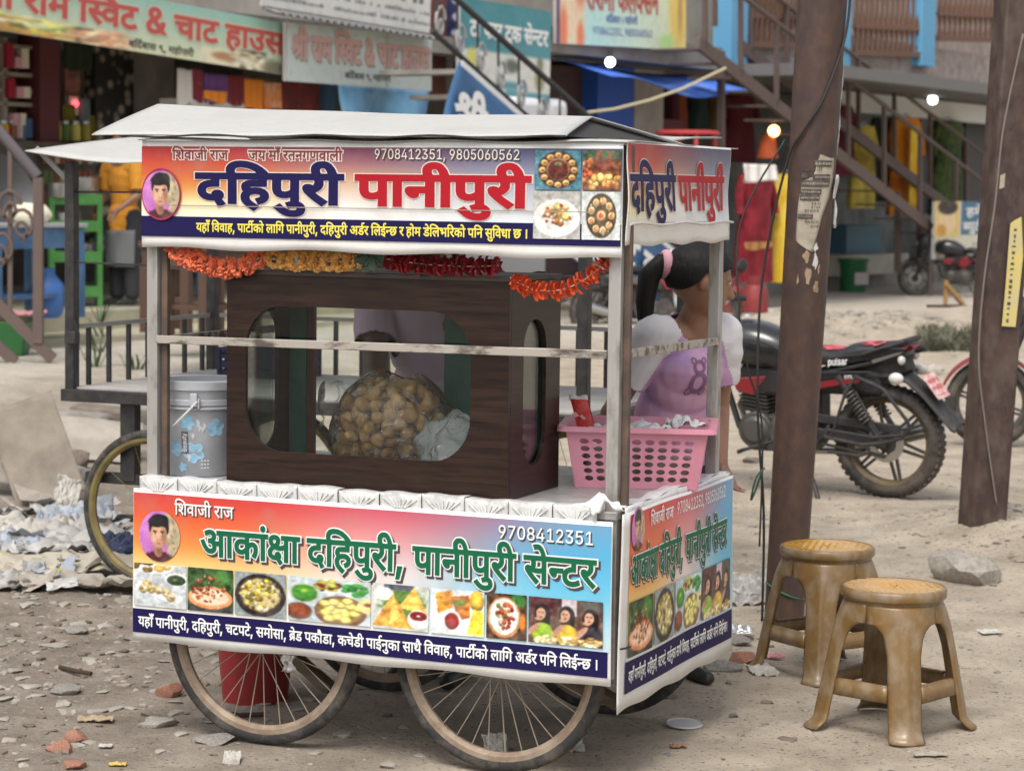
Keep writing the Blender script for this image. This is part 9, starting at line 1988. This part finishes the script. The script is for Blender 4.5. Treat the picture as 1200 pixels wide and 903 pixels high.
for a in (('large pale cardboard sheet leaning at the left edge of the heap', 'cardboard', 4, 575, .42, .4, .012, m_card, 1, (1.0, .15, .3), .22), ('bent pale cardboard sheet standing on the heap, right of the largest', 'cardboard', 42, 585, .34, .62, .012, m_card2, 2, (.9, -.35, .2), .24), ('wide cardboard sheet lying back on the heap by the second cart', 'cardboard', 88, 540, .75, .45, .012, m_card, 3, (.45, .1, .1), .14), ('pale cardboard box flap at the top of the heap', 'cardboard', 18, 520, .45, .25, .012, m_card2, 4, (.9, 0, .1), .14), ('small square of cardboard at the front of the heap', 'cardboard', 48, 590, .24, .2, .012, m_card, 5, (.3, .1, .4), .05), ('ridged cardboard flap at the right of the heap', 'cardboard', 116, 535, .42, .34, .012, m_card2, 6, (.6, .25, -.2), .10),
  ('grey plastic sheet spread along the rubbish behind the second cart wheel', 'plastic sheet', 100, 645, .62, .42, .16, m_pl, 11, (.1, 0, .1), .03), ('blue and white plastic wrapper at the left edge of the rubbish', 'plastic wrapper', 8, 650, .34, .3, .14, m_pl2, 12, (.2, 0, 0), .04), ('pale blue plastic bag on the rubbish beside the yellow wheel rim', 'plastic bag', 88, 622, .36, .24, .14, m_pl2, 13, (.3, 0, .3), .06), ('white plastic tuft standing up from the rubbish', 'plastic bag', 78, 602, .12, .22, .05, m_wp, 14, (1.0, .2, .2), .08), ('dirty sack with yellow print lying in front of the rubbish', 'sack', 62, 672, .75, .30, .12, m_ylp, 15, (.12, 0, .05), .03), ('flattened pale sack lying closest to the cart on the rubbish', 'sack', 92, 690, .52, .20, .07, m_card, 16, (.05, 0, -.05), .02), ('dark blue shoe shaped cloth under the yellow wheel', 'cloth', 146, 655, .30, .22, .16, mat('navy rag', (.03, .04, .09), .8), 17, (.3, 0, .4), .05), ('torn white plastic strip left of the rubbish heap front', 'plastic strip', 20, 690, .34, .16, .08, m_pl, 18, (.1, 0, .3), .02), ('cream crumpled bag in the middle of the rubbish', 'plastic bag', 40, 635, .36, .26, .14, m_wp, 19, (.2, .1, .1), .05),
  ('crumpled clear white wrapper at the bottom edge under the cart', 'wrapper', 665, 878, .09, .07, .05, m_wp, 21, (.3, 0, .2), .01), ('small twisted foil scrap at the bottom edge between the wheels', 'foil scrap', 272, 893, .05, .06, .03, m_wp, 22, (.4, 0, 0), .01), ('white torn paper wedge stuck at the front right wheel', 'paper', 580, 888, .07, .09, .04, m_wp, 23, (.9, 0, .3), .03), ('crumpled grey plastic film left of the nearer pole foot', 'plastic film', 880, 705, .24, .20, .14, m_pl, 24, (.5, 0, .2), .04), ('white paper scrap by the foot of the farther stool', 'paper', 893, 790, .10, .08, .04, m_wp, 25, (.3, 0, .4), .01), ('pink wrapper between the stools and the pole', 'wrapper', 905, 772, .08, .05, .02, K('pink wrapper', (.6, .25, .3), .5), 26, (.1, 0, .2), .01), ('silver foil plate behind the lower side banner', 'foil plate', 858, 745, .15, .10, .03, mat('foil', (.7, .7, .7), .3, .8), 27, (.1, 0, 0), .02), ('curled bark strip on the dirt right of the nearer stool', 'bark', 1090, 886, .10, .03, .02, m_card, 28, (0, 0, .1), .005), ('pale paper flake on the dirt right of the stools', 'paper', 1160, 742, .09, .06, .02, m_wp, 29, (0, 0, .3), .005), ('rusty brown scrap on the dirt before the right wheel', 'scrap', 795, 876, .05, .025, .02, M_st[3], 30, (0, 0, 0), .004), ('brown paper leaf on the dirt below the large left stone', 'paper', 112, 845, .11, .05, .03, mat('tan paper', (.36, .28, .18), .9), 31, (0, 0, .1), .005), ('small yellow wrapper at the bottom edge on the left', 'wrapper', 138, 897, .05, .025, .015, K('yellow wrapper', (.5, .36, .08), .6), 32, (0, 0, 0), .004), ('white chip of plaster on the dirt left of the bricks', 'plaster chip', 124, 876, .04, .03, .012, m_wp, 33, (0, 0, 0), .006), ('white paper bits on the verge behind the motorcycle tail', 'paper', 1085, 438, .30, .14, .08, m_wp, 34, (.1, 0, 0), .03)):
 sheet(*a[:8], a[8], a[9], None, a[10])
p = GG(802, 850); mb = MB(); mb.lathe([(0, .004), (.050, .004), (.054, .007), (.057, .003), (.052, .0)], 40, cap=False); tag(mb.build('plastic_disc', mat('translucent lid', (.50, .48, .47), .4), None, loc=p + Vector((0, 0, .004)), rot=(.06, .03, 0)), 'round white plastic lid lying on the dirt in front of the right wheel', 'lid')
for lab, pts in (('dark bent stick across the dirt left of the cart', ((70, 785), (90, 790), (107, 793))), ('dry twig lying on the heap at the farther pole', ((1120, 640), (1150, 628), (1178, 636))), ('dark stick under the front left wheel', ((250, 838), (280, 842), (310, 841))), ('thick dry branch on the dirt at the right edge', ((1186, 618), (1200, 622), (1212, 624)))):
 mb = MB(); mb.tube([GG(*a) + Vector((0, 0, .012)) for a in pts], .008, 7); tag(mb.build('stick', m_brn, None), lab, 'stick')

mb = MB(); q = random.Random(5)                # shreds too many and too torn to count
for k in range(85):
 u, v = q.uniform(-15, 150), 600 + 95 * q.random(); p = GG(u, v); s = q.uniform(.05, .17); one = crumple(s, s * q.uniform(.5, 1), s * .28, k, 7, 6, 4); M = Matrix.Translation(p + Vector((0, 0, .012 + s * .12))) @ Euler((q.uniform(-.6, .7), q.uniform(-.5, .5), q.random() * 6)).to_matrix().to_4x4()
 mb.cur = q.choice((0, 0, 1, 1, 2, 3, 4)); mb.add(one.v, one.f, M)
tag(mb.build('litter', [m_pl, m_card, m_wp, m_pl2, M_st[2]], None, smooth=0, solid=.002), 'torn plastic and paper shreds covering the rubbish behind the second cart wheel', 'litter', kind='stuff')
